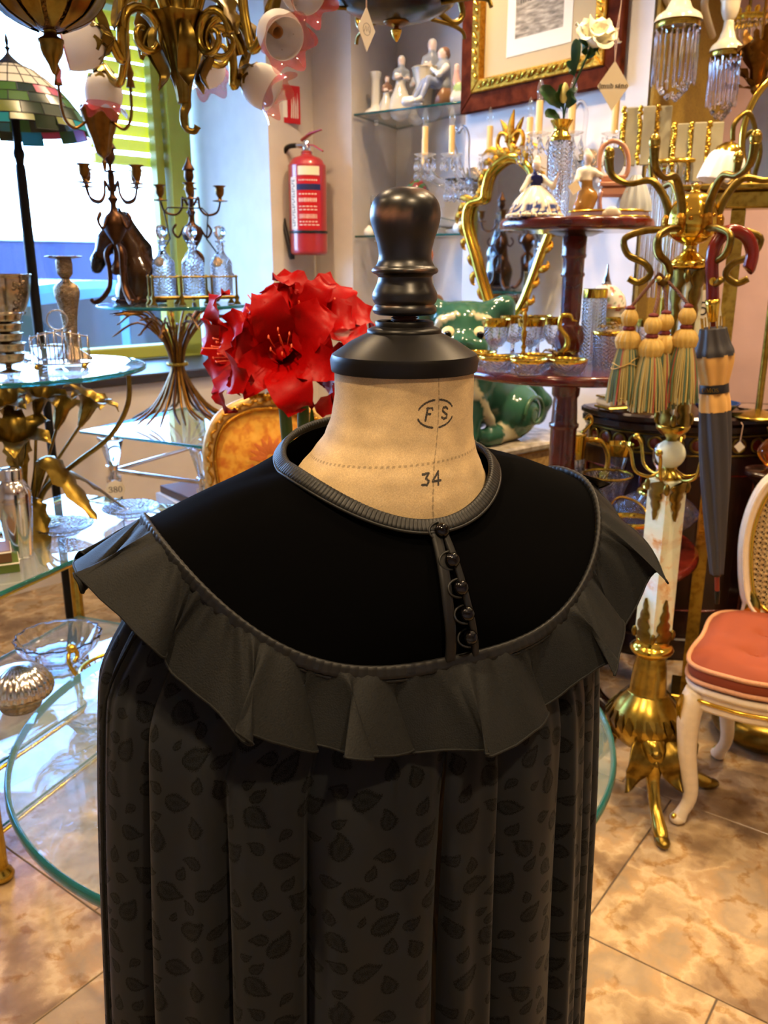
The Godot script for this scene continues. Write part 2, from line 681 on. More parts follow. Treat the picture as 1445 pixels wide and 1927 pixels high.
	# stone, ceramic
	M.onyx = triplanar(mat(Color(1, 1, 1), 0.12), noise_tex(noise(0.012, 51, false, 5, 40.0), [[0.0, Color(0.62, 0.36, 0.18)], [0.16, Color(0.8, 0.62, 0.4)], [0.3, Color(0.86, 0.85, 0.72)], [0.7, Color(0.82, 0.87, 0.76)], [1.0, Color(0.92, 0.92, 0.85)]], 512), 2.2)
	M.porcelain = mat(Color(1, 1, 1), 0.12)
	M.porcelain.vertex_color_use_as_albedo = true
	M.porcelain_white = mat(Color(0.88, 0.87, 0.83), 0.12)
	M.porcelain_cream = mat(Color(0.8, 0.76, 0.66), 0.2)
	M.onyx_ball = mat(Color(0.86, 0.89, 0.8), 0.1)
	M.marble_top = triplanar(mat(Color(1, 1, 1), 0.15), noise_tex(noise(0.02, 61, false, 5, 30.0), [[0.0, Color(0.5, 0.46, 0.4)], [1.0, Color(0.84, 0.8, 0.72)]], 256), 3.0)
	# plants
	M.petal_red = triplanar(mat(Color(0.66, 0.008, 0.008), 0.42), noise_tex(noise(0.03, 71, true, 3), [[0.0, Color(0.85, 0.7, 0.7)], [1.0, Color(1, 1, 1)]], 256), 20.0)
	M.petal_red.backlight_enabled = true
	M.petal_red.backlight = Color(0.28, 0.005, 0.005)
	M.petal_white = mat(Color(0.95, 0.93, 0.82), 0.55)
	M.petal_white.backlight_enabled = true
	M.petal_white.backlight = Color(0.5, 0.48, 0.38)
	M.petal_red.metallic_specular = 0.25
	M.stem = mat(Color(0.29, 0.42, 0.14), 0.4)
	M.leaf = mat(Color(0.1, 0.26, 0.08), 0.38)
	M.stamen = mat(Color(0.95, 0.4, 0.25), 0.5)
	M.pollen = mat(Color(0.95, 0.75, 0.2), 0.8)
	M.sheath = mat(Color(0.45, 0.32, 0.14), 0.7)
	# cloth and paper
	M.paper = mat(Color(0.88, 0.85, 0.78), 0.8)
	M.tag_cream = mat(Color(0.9, 0.84, 0.7), 0.8)
	M.ink = mat(Color(0.07, 0.06, 0.07), 0.7)
	M.string = mat(Color(0.82, 0.68, 0.56), 0.8)
	M.red_paint = mat(Color(0.62, 0.015, 0.03), 0.14)
	M.red_paint.clearcoat_enabled = true
	M.red_sign = mat(Color(0.72, 0.03, 0.04), 0.4)
	M.rubber = mat(Color(0.03, 0.03, 0.035), 0.45)
	M.label_blue = mat(Color(0.1, 0.11, 0.3), 0.5)
	M.plush_orange = mat(Color(0.52, 0.22, 0.08), 0.8)
	M.plush_orange.rim_enabled = true
	M.plush_orange.rim = 0.15
	M.plush_orange.rim_tint = 0.5
	M.braid = relief(triplanar(mat(Color(0.8, 0.58, 0.42), 0.85), plaster, 20.0), noise_tex(noise(0.12, 83), [], 128), 0.3)
	M.tapestry = triplanar(mat(Color(1, 1, 1), 0.8), noise_tex(noise(0.018, 91, false, 3, 20.0), [[0.0, Color(0.72, 0.36, 0.08)], [0.35, Color(0.8, 0.52, 0.12)], [0.5, Color(0.86, 0.62, 0.2)], [1.0, Color(0.9, 0.7, 0.3)]], 256), 5.0)
	M.tapestry_rose = triplanar(mat(Color(0.82, 0.45, 0.2), 0.85), plaster, 20.0)
	M.umbrella_grey = mat(Color(0.2, 0.19, 0.2), 0.6)
	M.umbrella_beige = mat(Color(0.82, 0.63, 0.34), 0.65)
	M.book_green = mat(Color(0.26, 0.34, 0.06), 0.6)
	M.book_brown = mat(Color(0.36, 0.24, 0.1), 0.6)
	M.book_grey = mat(Color(0.4, 0.39, 0.38), 0.6)
	M.book_dark = mat(Color(0.14, 0.11, 0.1), 0.5)
	M.pages = mat(Color(0.86, 0.84, 0.78), 0.85)
	M.yellow_slat = mat(Color(0.92, 0.84, 0.12), 0.5)
	M.yellow_slat.backlight_enabled = true
	M.yellow_slat.backlight = Color(0.85, 0.78, 0.1)
	M.yellow_frame = mat(Color(0.72, 0.7, 0.18), 0.45)
	M.candle_card = mat(Color(0.87, 0.74, 0.5), 0.5)
	M.black_lacquer = mat(Color(0.02, 0.035, 0.065), 0.22)
	M.black_gloss = mat(Color(0.012, 0.01, 0.014), 0.06)
	M.black_gloss.metallic_specular = 0.42
	M.car_paint = mat(Color(0.25, 0.55, 0.7), 0.15)
	M.car_glass = mat(Color(0.05, 0.12, 0.2), 0.05)
	M.hoarding = mat(Color(0.06, 0.12, 0.27), 0.8)
	M.asphalt = mat(Color(0.25, 0.36, 0.45), 0.9)
	M.facade = mat(Color(0.9, 0.9, 0.88), 0.8)
	make_dress_cloth()

# distance from p to a polyline
func near(p: Vector2, line: Array) -> float:
	var best := 1e9
	for i in line.size() - 1:
		best = minf(best, p.distance_to(Geometry2D.get_closest_point_to_segment(p, line[i], line[i + 1])))
	return best

func arc(c: Vector2, rx: float, ry: float, from: float, to: float, n := 10) -> Array:
	var out := []
	for i in n + 1:
		var a := deg_to_rad(lerpf(from, to, float(i) / n))
		out.append(c + Vector2(cos(a) * rx, sin(a) * ry))
	return out

func make_dress_cloth() -> void:
	# linen of the form, with the stamped oval mark and size on the front of the neck; u runs round the form, v down it
	var weave := FastNoiseLite.new()
	weave.seed = 4
	weave.frequency = 0.35
	var mott := noise(0.012, 17)
	var W := 1536
	var H := 768
	# one metre round is W pixels at the neck (circumference 0.42 m); height 0.33 m
	var kx := W / 0.42
	var ky := H / 0.33
	var strokes := []
	var oc := Vector2(W * 0.5, 0.0395 * ky)
	for a in [[20, 80], [100, 160], [200, 262], [278, 335]]:
		var ps := []
		for q in arc(Vector2.ZERO, 0.0185, 0.012, a[0], a[1]):
			ps.append(oc + Vector2(q.x * kx, q.y * ky))
		strokes.append([ps, 0.0006])
	var glyph := func(pts: Array, o: Vector2, w: float):
		var ps := []
		for q in pts:
			ps.append(o + Vector2(q.x * kx, q.y * ky))
		strokes.append([ps, w])
	var fo := oc + Vector2(-0.0085 * kx, 0)
	glyph.call([Vector2(-0.002, 0.005), Vector2(-0.0006, -0.005)], fo, 0.0009)
	glyph.call([Vector2(-0.0014, -0.005), Vector2(0.004, -0.005), Vector2(0.0042, -0.0035)], fo, 0.0006)
	glyph.call([Vector2(-0.0012, 0.0), Vector2(0.0025, 0.0)], fo, 0.0006)
	var so := oc + Vector2(0.0085 * kx, 0)
	glyph.call([Vector2(0.003, -0.0035), Vector2(0.001, -0.005), Vector2(-0.002, -0.0045), Vector2(-0.0025, -0.002), Vector2(0.0, 0.0), Vector2(0.0028, 0.0018), Vector2(0.0022, 0.0042), Vector2(-0.0005, 0.005), Vector2(-0.003, 0.0035)], so, 0.0007)
	var no := Vector2(W * 0.5, 0.094 * ky)
	glyph.call([Vector2(-0.0072, -0.00425), Vector2(-0.0024, -0.004675), Vector2(-0.0044, -0.00085), Vector2(-0.002, 0.0017), Vector2(-0.0032, 0.004675), Vector2(-0.0068, 0.00425)], no, 0.0007)
	glyph.call([Vector2(0.0052, 0.005525), Vector2(0.0052, -0.005525), Vector2(0.0008, 0.002125), Vector2(0.0072, 0.002125)], no, 0.0007)
	var seam_x := W * 0.5 + 0.0012 * kx
	var im := Image.create(W, H, false, Image.FORMAT_RGB8)
	for y in H:
		for x in W:
			var n := weave.get_noise_2d(x * 0.55, y * 2.2) * 0.5 + weave.get_noise_2d(x * 2.2 + 900, y * 0.55) * 0.5
			var l := 0.93 + 0.28 * n + 0.12 * mott.get_noise_2d(x * 0.5, y)
			im.set_pixel(x, y, Color(0.74 * l, 0.64 * l, 0.47 * l))
	# stitched seams: the centre front and the one round the base of the neck
	for y in H:
		var sx := seam_x + sin(y * 0.012) * 3.0
		for d in range(-2, 3):
			if (y / 5) % 3 != 2 or absi(d) < 1:
				var q := im.get_pixel(int(sx) + d, y)
				im.set_pixel(int(sx) + d, y, q.darkened(0.28 if absi(d) < 2 else 0.12))
	for x in range(W / 5, W * 4 / 5):
		var sy := int(0.081 * ky + 10.0 * sin(x * 0.004))
		for d in range(-2, 3):
			if (x / 8) % 2 == 0:
				im.set_pixel(x, sy + d, im.get_pixel(x, sy + d).darkened(0.2))
	for s in strokes:
		var w: float = s[1] * kx
		var r := Rect2(s[0][0], Vector2.ZERO)
		for q in s[0]:
			r = r.expand(q)
		r = r.grow(w + 2)
		for y in range(int(r.position.y), int(r.end.y) + 1):
			for x in range(int(r.position.x), int(r.end.x) + 1):
				var d := near(Vector2(x, y), s[0])
				if d < w and weave.get_noise_2d(x * 1.3, y * 1.3) < 0.42:
					im.set_pixel(x, y, Color(0.16, 0.14, 0.12))
	M.linen = mat(Color(1, 1, 1), 0.85)
	M.linen.albedo_texture = ImageTexture.create_from_image(im)
	# black jacquard: matt paisley figures on a satin ground
	var S := 768
	var fig := PackedFloat32Array()
	fig.resize(S * S)
	var ragged := noise(0.03, 99, false, 3)
	var spots := [[0.12, 0.1, 0.075, 20], [0.4, 0.06, 0.065, -35], [0.68, 0.14, 0.08, 70], [0.9, 0.04, 0.055, 150], [0.25, 0.32, 0.08, -60], [0.53, 0.34, 0.07, 10], [0.8, 0.36, 0.075, -20], [0.05, 0.45, 0.06, 90], [0.38, 0.56, 0.08, 35], [0.65, 0.58, 0.065, -70], [0.9, 0.62, 0.08, 15], [0.15, 0.7, 0.07, -15], [0.48, 0.8, 0.07, 110], [0.75, 0.83, 0.08, -40], [0.28, 0.9, 0.055, 60], [0.97, 0.85, 0.05, 0], [0.04, 0.88, 0.045, 30], [0.26, 0.16, 0.05, 120], [0.4, 0.22, 0.04, 200], [0.92, 0.24, 0.06, 80], [0.1, 0.27, 0.05, 40], [0.67, 0.27, 0.04, 0], [0.66, 0.44, 0.05, 140], [0.26, 0.44, 0.045, 15], [0.5, 0.46, 0.04, 80], [0.93, 0.48, 0.05, 60], [0.52, 0.67, 0.05, 20], [0.27, 0.62, 0.05, 160], [0.03, 0.6, 0.05, 10], [0.33, 0.76, 0.045, -30], [0.62, 0.72, 0.045, 75], [0.62, 0.93, 0.05, -20], [0.88, 0.76, 0.045, 100], [0.42, 0.92, 0.045, 30], [0.14, 0.83, 0.05, 70], [0.83, 0.95, 0.045, 45], [0.55, 0.16, 0.035, 0], [0.2, 0.5, 0.035, 0], [0.78, 0.68, 0.03, 40]]
	for s in spots:
		var R: float = s[2] * S
		var ca := cos(deg_to_rad(s[3]))
		var sa := sin(deg_to_rad(s[3]))
		for dy in range(int(-R * 1.7), int(R * 1.7)):
			for dx in range(int(-R * 1.7), int(R * 1.7)):
				var u := (dx * ca + dy * sa) / R
				var w := (-dx * sa + dy * ca) / R
				# a drop with a curled tail
				var bend := w - 0.55 * maxf(0.0, u) * maxf(0.0, u)
				var half := 0.72 * sqrt(maxf(0.0, 1.0 - u * u)) * (1.0 - 0.55 * clampf(u, 0, 1))
				var gx := posmod(int(s[0] * S) + dx, S)
				var gy := posmod(int(s[1] * S) + dy, S)
				var rag := 0.26 * ragged.get_noise_2d(gx * 5.0, gy * 5.0) + 0.1 * ragged.get_noise_2d(gx * 11.0, gy * 11.0)
				var e := half - absf(bend) + rag
				if absf(u) < 1.0 and e > 0.0:
					var val := 1.0
					if e > 0.2:
						val = 0.75 if ragged.get_noise_2d(gx * 9.0 + 50, gy * 9.0) > 0.02 else 0.15
					if e > 0.5 and ragged.get_noise_2d(gx * 7.0, gy * 7.0 + 90) > 0.0:
						val = 1.0
					fig[gy * S + gx] = maxf(fig[gy * S + gx], val)
	var jc := Image.create(S, S, false, Image.FORMAT_RGB8)
	var jr := Image.create(S, S, false, Image.FORMAT_RGB8)
	for y in S:
		for x in S:
			var f := fig[y * S + x]
			var th := 0.94 + 0.06 * (((x / 2) + y) % 3)
			var l := lerpf(0.125, 0.035, f) * th
			jc.set_pixel(x, y, Color(l * 0.94, l, l * 1.06))
			var ro := lerpf(0.5, 0.85, f)
			jr.set_pixel(x, y, Color(ro, ro, ro))
	M.jacquard = mat(Color(1, 1, 1), 1.0)
	M.jacquard.albedo_texture = ImageTexture.create_from_image(jc)
	M.jacquard.roughness_texture = ImageTexture.create_from_image(jr)
	M.jacquard.rim_enabled = true
	M.jacquard.rim = 0.06
	M.velvet = mat(Color(0.008, 0.008, 0.01), 0.95)
	M.velvet.metallic_specular = 0.1
	M.velvet.rim_enabled = true
	M.velvet.rim = 0.05
	M.crepe = relief(triplanar(mat(Color(0.104, 0.108, 0.108), 0.62), noise_tex(noise(0.08, 27), [[0.0, Color(0.8, 0.8, 0.8)], [1.0, Color(1, 1, 1)]], 256), 12.0), noise_tex(noise(0.2, 28, false, 2), [], 256), 0.04)
	M.crepe.rim_enabled = true
	M.crepe.rim = 0.05
	M.satin_trim = mat(Color(0.078, 0.08, 0.082), 0.48)
	M.satin_trim.metallic_specular = 0.35
	M.crepe.metallic_specular = 0.22
	M.jacquard.metallic_specular = 0.16

func wall(n: String, a: Vector2, b: Vector2, th: float, y0: float, y1: float, m: Material) -> MeshInstance3D:
	# runs from a to b; its thickness lies on the side that is to the right-hand when walking from a to b (seen from above, x right, z down)
	var d := (b - a).normalized()
	var s := Vector2(-d.y, d.x) * th
	return structure(n, G.new().slab(PackedVector2Array([a, b, b + s, a + s]), y0, y1), m)

func build_room() -> void:
	ceiling_spots()
	# floor tiles of 0.62 m in staggered rows, laid at 37 degrees to the view; dark joints 3 mm deep
	var fl := structure("floor", G.new().slab(PackedVector2Array([Vector2(-4.2, -6.2), Vector2(4.6, -6.2), Vector2(4.6, 2.6), Vector2(-4.2, 2.6)]), -0.12, -0.003), M.grout)
	var e1 := Vector2(0.8, 0.6)
	var e2 := Vector2(0.6, -0.8)
	var tile := G.new().box(V(0, -0.006, 0), V(0.6165, 0.012, 0.6165), 0.0012).mesh()
	var room := PackedVector2Array([Vector2(-3.3, -3.0), Vector2(-0.9, -5.2), Vector2(0.5, -4.5), Vector2(0.9, -3.6), Vector2(1.5, -4.1), Vector2(3.4, -3.6), Vector2(3.4, 1.6), Vector2(-3.3, 1.6)])
	var k := 0
	for j in range(-6, 11):
		var off := 0.0
		match posmod(j, 3):
			0: off = -1.364
			1: off = -0.293
			2: off = -0.6
		for i in range(-8, 10):
			var q := e1 * (off + 0.62 * (i + 0.5)) + e2 * (0.294 + 0.62 * (j + 0.5))
			if not Geometry2D.is_point_in_polygon(q, room):
				continue
			var o := piece(fl, "tile", tile, M.tiles[(k * 7 + j * 3) % 5 if k * 7 + j * 3 >= 0 else 0])
			o.position = V(q.x, 0, q.y)
			o.rotation.y = -atan2(0.6, 0.8)
			k += 1
	structure("ceiling", G.new().slab(PackedVector2Array([Vector2(-4.2, -6.2), Vector2(4.6, -6.2), Vector2(4.6, 2.6), Vector2(-4.2, 2.6)]), CEILING, CEILING + 0.2), M.ceiling)
	var top := CEILING
	# the extinguisher's pier: its daylit side, its front, the return and the niche
	var pier := PackedVector2Array([Vector2(-0.552, -4.4), Vector2(-0.358, -4.65), Vector2(-0.156, -4.45), Vector2(0.065, -4.9), Vector2(0.065, -5.6), Vector2(-1.3, -5.6), Vector2(-1.07, -5.17)])
	structure("wall_back", G.new().slab(pier, 0, top), M.wall)
	wall("wall_niche", Vector2(0.50, -4.235), Vector2(0.055, -4.915), 0.15, 0, top, M.wall_white)
	var right_pier := PackedVector2Array([Vector2(0.362, -4.1), Vector2(0.95, -3.36), Vector2(1.44, -3.97), Vector2(1.2, -4.6), Vector2(0.6, -4.6), Vector2(0.5, -4.24)])
	structure("wall_picture", G.new().slab(right_pier, 0, top), M.wall_white)
	# mustard cloth on the side that turns away
	wall("wall_mustard", Vector2(0.957, -3.352), Vector2(1.44, -3.953), 0.012, 0.1, top, M.mustard)
	wall("wall_far", Vector2(1.4, -3.98), Vector2(3.6, -3.45), -0.2, 0, top, M.wall_pink)
	wall("wall_right", Vector2(3.5, -3.6), Vector2(3.5, 1.8), -0.2, 0, top, M.wall)
	wall("wall_behind", Vector2(3.6, 1.7), Vector2(-3.5, 1.7), -0.2, 0, top, M.wall)
	wall("wall_left", Vector2(-3.4, 1.8), Vector2(-3.4, -2.75), -0.2, 0, top, M.wall)
	# window wall: from the pier's far end towards the viewer's side; opening between 0.16 and 2.9 m along it
	var w0 := Vector2(-1.027, -5.105)
	var wd := Vector2(-0.7071, 0.7071)
	var end := w0 + wd * 3.4
	wall("wall_window", w0 + wd * 3.05, end + wd * 0.1, 0.25, 0, top, M.wall)
	wall("wall_below_window", w0 - wd * 0.05, w0 + wd * 3.1, 0.25, 0, 0.94, M.wall)
	wall("wall_above_window", w0 - wd * 0.05, w0 + wd * 3.1, 0.25, 2.8, top, M.wall)
	var fr := Node3D.new()
	fr.name = "window_1"
	fr.set_meta("kind", "structure")
	add_child(fr)
	fr.position = V(w0.x, 0, w0.y)
	fr.rotation.y = atan2(-wd.y, wd.x)
	# local x runs along the wall, z into the street
	var fy: Material = M.yellow_frame
	part(fr, "post", G.new().box(V(0.12, 1.87, 0.06), V(0.13, 1.86, 0.12), 0.008), fy)
	part(fr, "post", G.new().box(V(0.225, 1.87, 0.075), V(0.05, 1.86, 0.06), 0.006), fy)
	part(fr, "post", G.new().box(V(2.97, 1.87, 0.06), V(0.13, 1.86, 0.12), 0.008), fy)
	part(fr, "head_rail", G.new().box(V(1.55, 2.75, 0.06), V(2.98, 0.1, 0.12), 0.008), fy)
	part(fr, "bottom_rail", G.new().box(V(1.55, 0.985, 0.06), V(2.98, 0.07, 0.12), 0.008), fy)
	part(fr, "pane", G.new().box(V(1.55, 1.87, 0.09), V(2.7, 1.74, 0.006)), M.pane)
	# yellow louvres drawn down over the top of the window
	for i in 9:
		part(fr, "slat", G.new().box(V(0.34, 2.68 - i * 0.075, 0.19), V(0.4, 0.006, 0.07), 0.002, turned(Vector3.RIGHT, 52)), M.yellow_slat)
	part(fr, "louvre_rail", G.new().box(V(0.34, 2.0, 0.19), V(0.4, 0.05, 0.05), 0.004), M.yellow_slat)
	part(fr, "shutter_box", G.new().box(V(0.34, 2.73, 0.19), V(0.42, 0.05, 0.09), 0.004), M.yellow_slat)
	# deep ledge in front of the window
	var l0 := Vector2(-0.706, -4.628)
	var ledge := PackedVector2Array([l0, l0 + wd * 3.2, w0 + wd * 3.2, w0])
	structure("wall_ledge", G.new().slab(ledge, 0, 0.905), M.wall)
	var ld := PackedVector2Array([l0 + Vector2(0.018, 0.025), l0 + wd * 3.2 + Vector2(0.018, 0.025), w0 + wd * 3.2, w0])
	structure("trim_1", G.new().slab(ld, 0.9, 0.945, 0.006), M.dark_sill)
	# baseboards
	for b in [[Vector2(0.366, -4.094), Vector2(0.956, -3.352)], [Vector2(-0.56, -4.385), Vector2(-0.36, -4.632)]]:
		wall("baseboard_back" if b[0].x < 0 else "baseboard_picture", b[0], b[1], 0.014, 0, 0.1, M.white_paint)

func build_street() -> void:
	var f := V(-0.7071, 0, -0.7071)   # away from the window
	structure("floor_street", G.new().slab(PackedVector2Array([Vector2(-30, -30), Vector2(-0.5, -30), Vector2(-1.2, -5.5), Vector2(-3.8, -2.9), Vector2(-30, 6)]), -0.2, -0.1), M.asphalt)
	var h := thing("street_hoarding", "dark blue street hoarding with a pale top rail beyond the window", "hoarding", V(-4.9, -0.1, -8.6), 45.0)
	part(h, "panel", G.new().box(V(0, 0.9, 0), V(5.0, 1.8, 0.1), 0.01), M.hoarding)
	part(h, "rail", G.new().box(V(0, 1.835, 0), V(5.0, 0.07, 0.16), 0.01), M.facade)
	var car := thing("parked_car", "pale blue car parked in the street outside the window", "car", V(-2.55, -0.1, -6.35), 45.0)
	var body := []
	var side := smooth([Vector2(-2.0, 0.35), Vector2(-2.02, 0.75), Vector2(-1.7, 0.88), Vector2(-1.0, 0.95), Vector2(-0.45, 1.38), Vector2(0.3, 1.45), Vector2(1.0, 1.35), Vector2(1.65, 0.98), Vector2(2.0, 0.85), Vector2(2.05, 0.45)], 4)
	side.append(Vector2(1.9, 0.3))
	side.append(Vector2(-1.9, 0.3))
	part(car, "body", G.new().slab(PackedVector2Array(side), -0.8, 0.8, 0.05, Transform3D(turned(Vector3.RIGHT, -90), Vector3.ZERO)), M.car_paint)
	for s in [-1.0, 1.0]:
		part(car, "window", G.new().slab(PackedVector2Array([Vector2(-0.8, 0.97), Vector2(-0.38, 1.3), Vector2(0.25, 1.36), Vector2(0.25, 0.97)]), 0.8, 0.806, 0.0, Transform3D(turned(Vector3.RIGHT, -90) * Basis.from_scale(V(1, s, 1)), Vector3.ZERO)), M.car_glass)
		part(car, "window", G.new().slab(PackedVector2Array([Vector2(0.32, 0.97), Vector2(0.32, 1.36), Vector2(0.9, 1.29), Vector2(1.3, 1.02)]), 0.8, 0.806, 0.0, Transform3D(turned(Vector3.RIGHT, -90) * Basis.from_scale(V(1, s, 1)), Vector3.ZERO)), M.car_glass)
		for x in [-1.3, 1.3]:
			part(car, "wheel", G.new().lathe(P([0.0, -0.1, 0.28, -0.1, 0.32, -0.07, 0.32, 0.07, 0.28, 0.1, 0.2, 0.1, 0.18, 0.08, 0.0, 0.09]), 24), M.rubber).transform = Transform3D(turned(Vector3.RIGHT, 90 * s), V(x, 0.32, 0.72 * s))

const FORM := Vector3(0.0, 0, -0.80)
const FORM_YAW := 25.0

# half widths of the form at a height: x, z, shift of the centre in x and z
const BODY := [[1.366, 0.0645, 0.0645, 0.014, 0.014], [1.335, 0.0645, 0.065, 0.014, 0.014], [1.315, 0.066, 0.067, 0.012, 0.014], [1.298, 0.070, 0.070, 0.009, 0.014], [1.283, 0.078, 0.075, 0.005, 0.013], [1.268, 0.088, 0.082, 0.002, 0.011], [1.250, 0.100, 0.089, 0, 0.008], [1.232, 0.125, 0.094, 0, 0.005], [1.21, 0.16, 0.1, 0, 0.002], [1.18, 0.185, 0.108, 0, 0.0], [1.1, 0.19, 0.125, 0, 0], [1.0, 0.178, 0.125, 0, 0], [0.88, 0.135, 0.095, 0, 0], [0.78, 0.165, 0.12, 0, 0], [0.66, 0.185, 0.135, 0, 0], [0.64, 0.15, 0.11, 0, 0], [0.64, 0.0, 0.0, 0, 0]]

func build_dress_form() -> void:
	var o := thing("dress_form", "linen dress form with black turned finial, wearing the black dress", "dress form", FORM, FORM_YAW)
	var g := G.new()
	var p := PackedVector3Array()
	var rows := []
	for i in BODY.size() - 1:
		for k in 4:
			var a: Array = BODY[i]
			var b: Array = BODY[i + 1]
			var u := k / 4.0
			var w := u * u * (3 - 2 * u) * 0.35 + u * 0.65
			rows.append(range(5).map(func(j): return lerpf(a[j], b[j], u if j == 0 else w)))
	rows.append(BODY[-1])
	var seg := 72
	for r in rows:
		for i in seg + 1:
			var an := TAU * i / seg - PI
			p.append(V(r[3] + sin(an) * r[1], r[0], r[4] + cos(an) * r[2]))
	g.grid(p, seg + 1, rows.size())
	for k in g.t.size():   # u round the form, v by height from the top
		g.t[k] = Vector2(g.t[k].x, clampf((1.366 - g.v[k].y) / 0.33, 0.0, 0.999))
	part(o, "body", g, M.linen, "linen covered body stamped with an oval mark and a size")
	# black cap plate and turned finial
	var cap := G.new().lathe(smooth(P([0.0, 1.394, 0.0672, 1.394]), 2) + P([0.0675, 1.395, 0.0685, 1.404, 0.0665, 1.409]) + P([0.0665, 1.409, 0.05, 1.42, 0.034, 1.428]) + P([0.034, 1.428, 0.034, 1.431, 0.030, 1.433, 0.0265, 1.434]) + P([0.0265, 1.434, 0.0265, 1.438, 0.024, 1.439, 0.0175, 1.438, 0.016, 1.43, 0.0, 1.43]), 64, V(0.014, 0, 0.014))
	part(o, "cap_plate", cap, M.black_wood, "black painted wooden cap plate").position.y = -0.037
	var screw := []
	for i in 60:
		screw.append(Vector2(0.0115 + 0.0012 * sin(i * 1.6), 1.425 + i * 0.0006))
	part(o, "screw_thread", G.new().lathe([Vector2(0, 1.425)] + screw + [Vector2(0, 1.461)], 20, V(0.014, 0, 0.014)), mat(Color(0.3, 0.17, 0.1), 0.6), "bare brown wooden screw thread").position.y = -0.033
	var knob := P([0.0, 1.4475, 0.026, 1.4475]) + smooth(P([0.0295, 1.449, 0.031, 1.452, 0.030, 1.456, 0.0285, 1.4585]), 3) + smooth(P([0.0285, 1.4585, 0.031, 1.463, 0.0312, 1.469, 0.0285, 1.476, 0.0262, 1.482, 0.0255, 1.487]), 4) + smooth(P([0.0275, 1.489, 0.031, 1.491, 0.0318, 1.4935, 0.0305, 1.496]), 3) + smooth(P([0.0285, 1.4975, 0.0255, 1.504, 0.0252, 1.512, 0.0275, 1.524, 0.0312, 1.536, 0.0332, 1.548, 0.0318, 1.559, 0.0275, 1.567, 0.0195, 1.5735, 0.009, 1.5765, 0.0, 1.577]), 5)
	var kg := G.new().lathe(knob, 56, V(0.014, 0, 0.014))
	var wear := noise(9.0, 44, false, 4)
	kg.tinted = true
	for k in kg.v.size():   # worn paint round the widest part of the knob and on its beads
		var q := kg.v[k]
		var band := exp(-pow((q.y - 1.549) / 0.006, 2.0)) + 0.8 * exp(-pow((q.y - 1.4935) / 0.0015, 2.0)) + 0.7 * exp(-pow((q.y - 1.458) / 0.0015, 2.0)) + 0.35 * exp(-pow((q.y - 1.572) / 0.004, 2.0))
		var w := clampf(band * (0.3 + 2.6 * wear.get_noise_3d(q.x * 5, q.y * 2, q.z * 5)), 0.0, 1.0)
		kg.c[k] = Color(0.0065, 0.006, 0.0058).lerp(Color(0.19, 0.1, 0.055), w * 0.85)
	var km := mat(Color(1, 1, 1), 0.32)
	km.vertex_color_use_as_albedo = true
	part(o, "finial", kg, km, "black turned wooden finial with worn paint").transform = Transform3D(Basis.from_scale(V(0.94, 0.845, 0.94)), V(0.001, 0.1838, 0.001))
	# the foot under the dress
	part(o, "pole", G.new().lathe(P([0.0, 0.05, 0.018, 0.05, 0.018, 0.66, 0.0, 0.66]), 16), M.black_wood)
	for i in 3:
		var a := TAU * i / 3 + 0.4
		var d := V(sin(a), 0, cos(a))
		part(o, "foot", G.new().tube(smooth([V(0, 0.2, 0), d * 0.06 + V(0, 0.17, 0), d * 0.16 + V(0, 0.05, 0), d * 0.23 + V(0, 0.014, 0)], 5), [0.018, 0.018, 0.017, 0.016, 0.016, 0.015, 0.014, 0.014, 0.014, 0.014], 8), M.black_wood)

# the curve of the dress's neckline and of the yoke's lower edge, by angle from the front (positive towards the form's left)
func neckline(a: float) -> Vector3:
	var s := sin(a)
	var c := cos(a)
	var y := 1.272 - 0.040 * maxf(0.0, c) * maxf(0.0, c) + 0.022 * maxf(0.0, -c)
	return V(s * 0.0985, y, 0.006 + c * (0.1 if c > 0 else 0.085))

func yoke_edge(a: float) -> Vector3:
	var s := sin(a)
	var c := cos(a)
	var q := pow(absf(s), 0.82) * signf(s)
	var x := 0.222 * q
	if c >= 0:
		return V(x, 1.122 + 0.11 * pow(absf(s), 2.6), -0.01 + 0.152 * pow(c, 0.8))
	return V(x, 1.122 + 0.11 * pow(absf(s), 2.6), -0.01 - 0.125 * pow(-c, 0.8))

func yoke_at(a: float, w: float) -> Vector3:
	var n := neckline(a)
	var e := yoke_edge(a)
	var p := n.lerp(e, w)
	# the cloth rounds over the shoulders and chest
	var out := V(sin(a), 0, cos(a))
	var side := absf(sin(a))
	p += V(0, 1, 0) * sin(PI * w) * (0.005 * side) + out * sin(PI * w) * (0.016 * (1.0 - side))
	return p

func strip(path: Array, ups: Array, half: float, th: float, closed: bool) -> G:
	# a flat padded band along a path, its face turned along "ups"
	var n := path.size()
	var p := PackedVector3Array()
	var R := 10
	for j in n:
		var a: Vector3 = path[(j - 1 + n) % n] if closed else path[maxi(j - 1, 0)]
		var b: Vector3 = path[(j + 1) % n] if closed else path[mini(j + 1, n - 1)]
		var d := (b - a).normalized()
		var u: Vector3 = ups[j]
		var s := d.cross(u).normalized()
		u = s.cross(d).normalized()
		for k in R:
			var an := TAU * k / R
			var groove := 0.62 if (k == 2 or k == 3) else 1.0
			p.append(path[j] + s * (cos(an) * half) + u * (sin(an) * th * groove))
	return G.new().grid(p, R, n, true, closed)

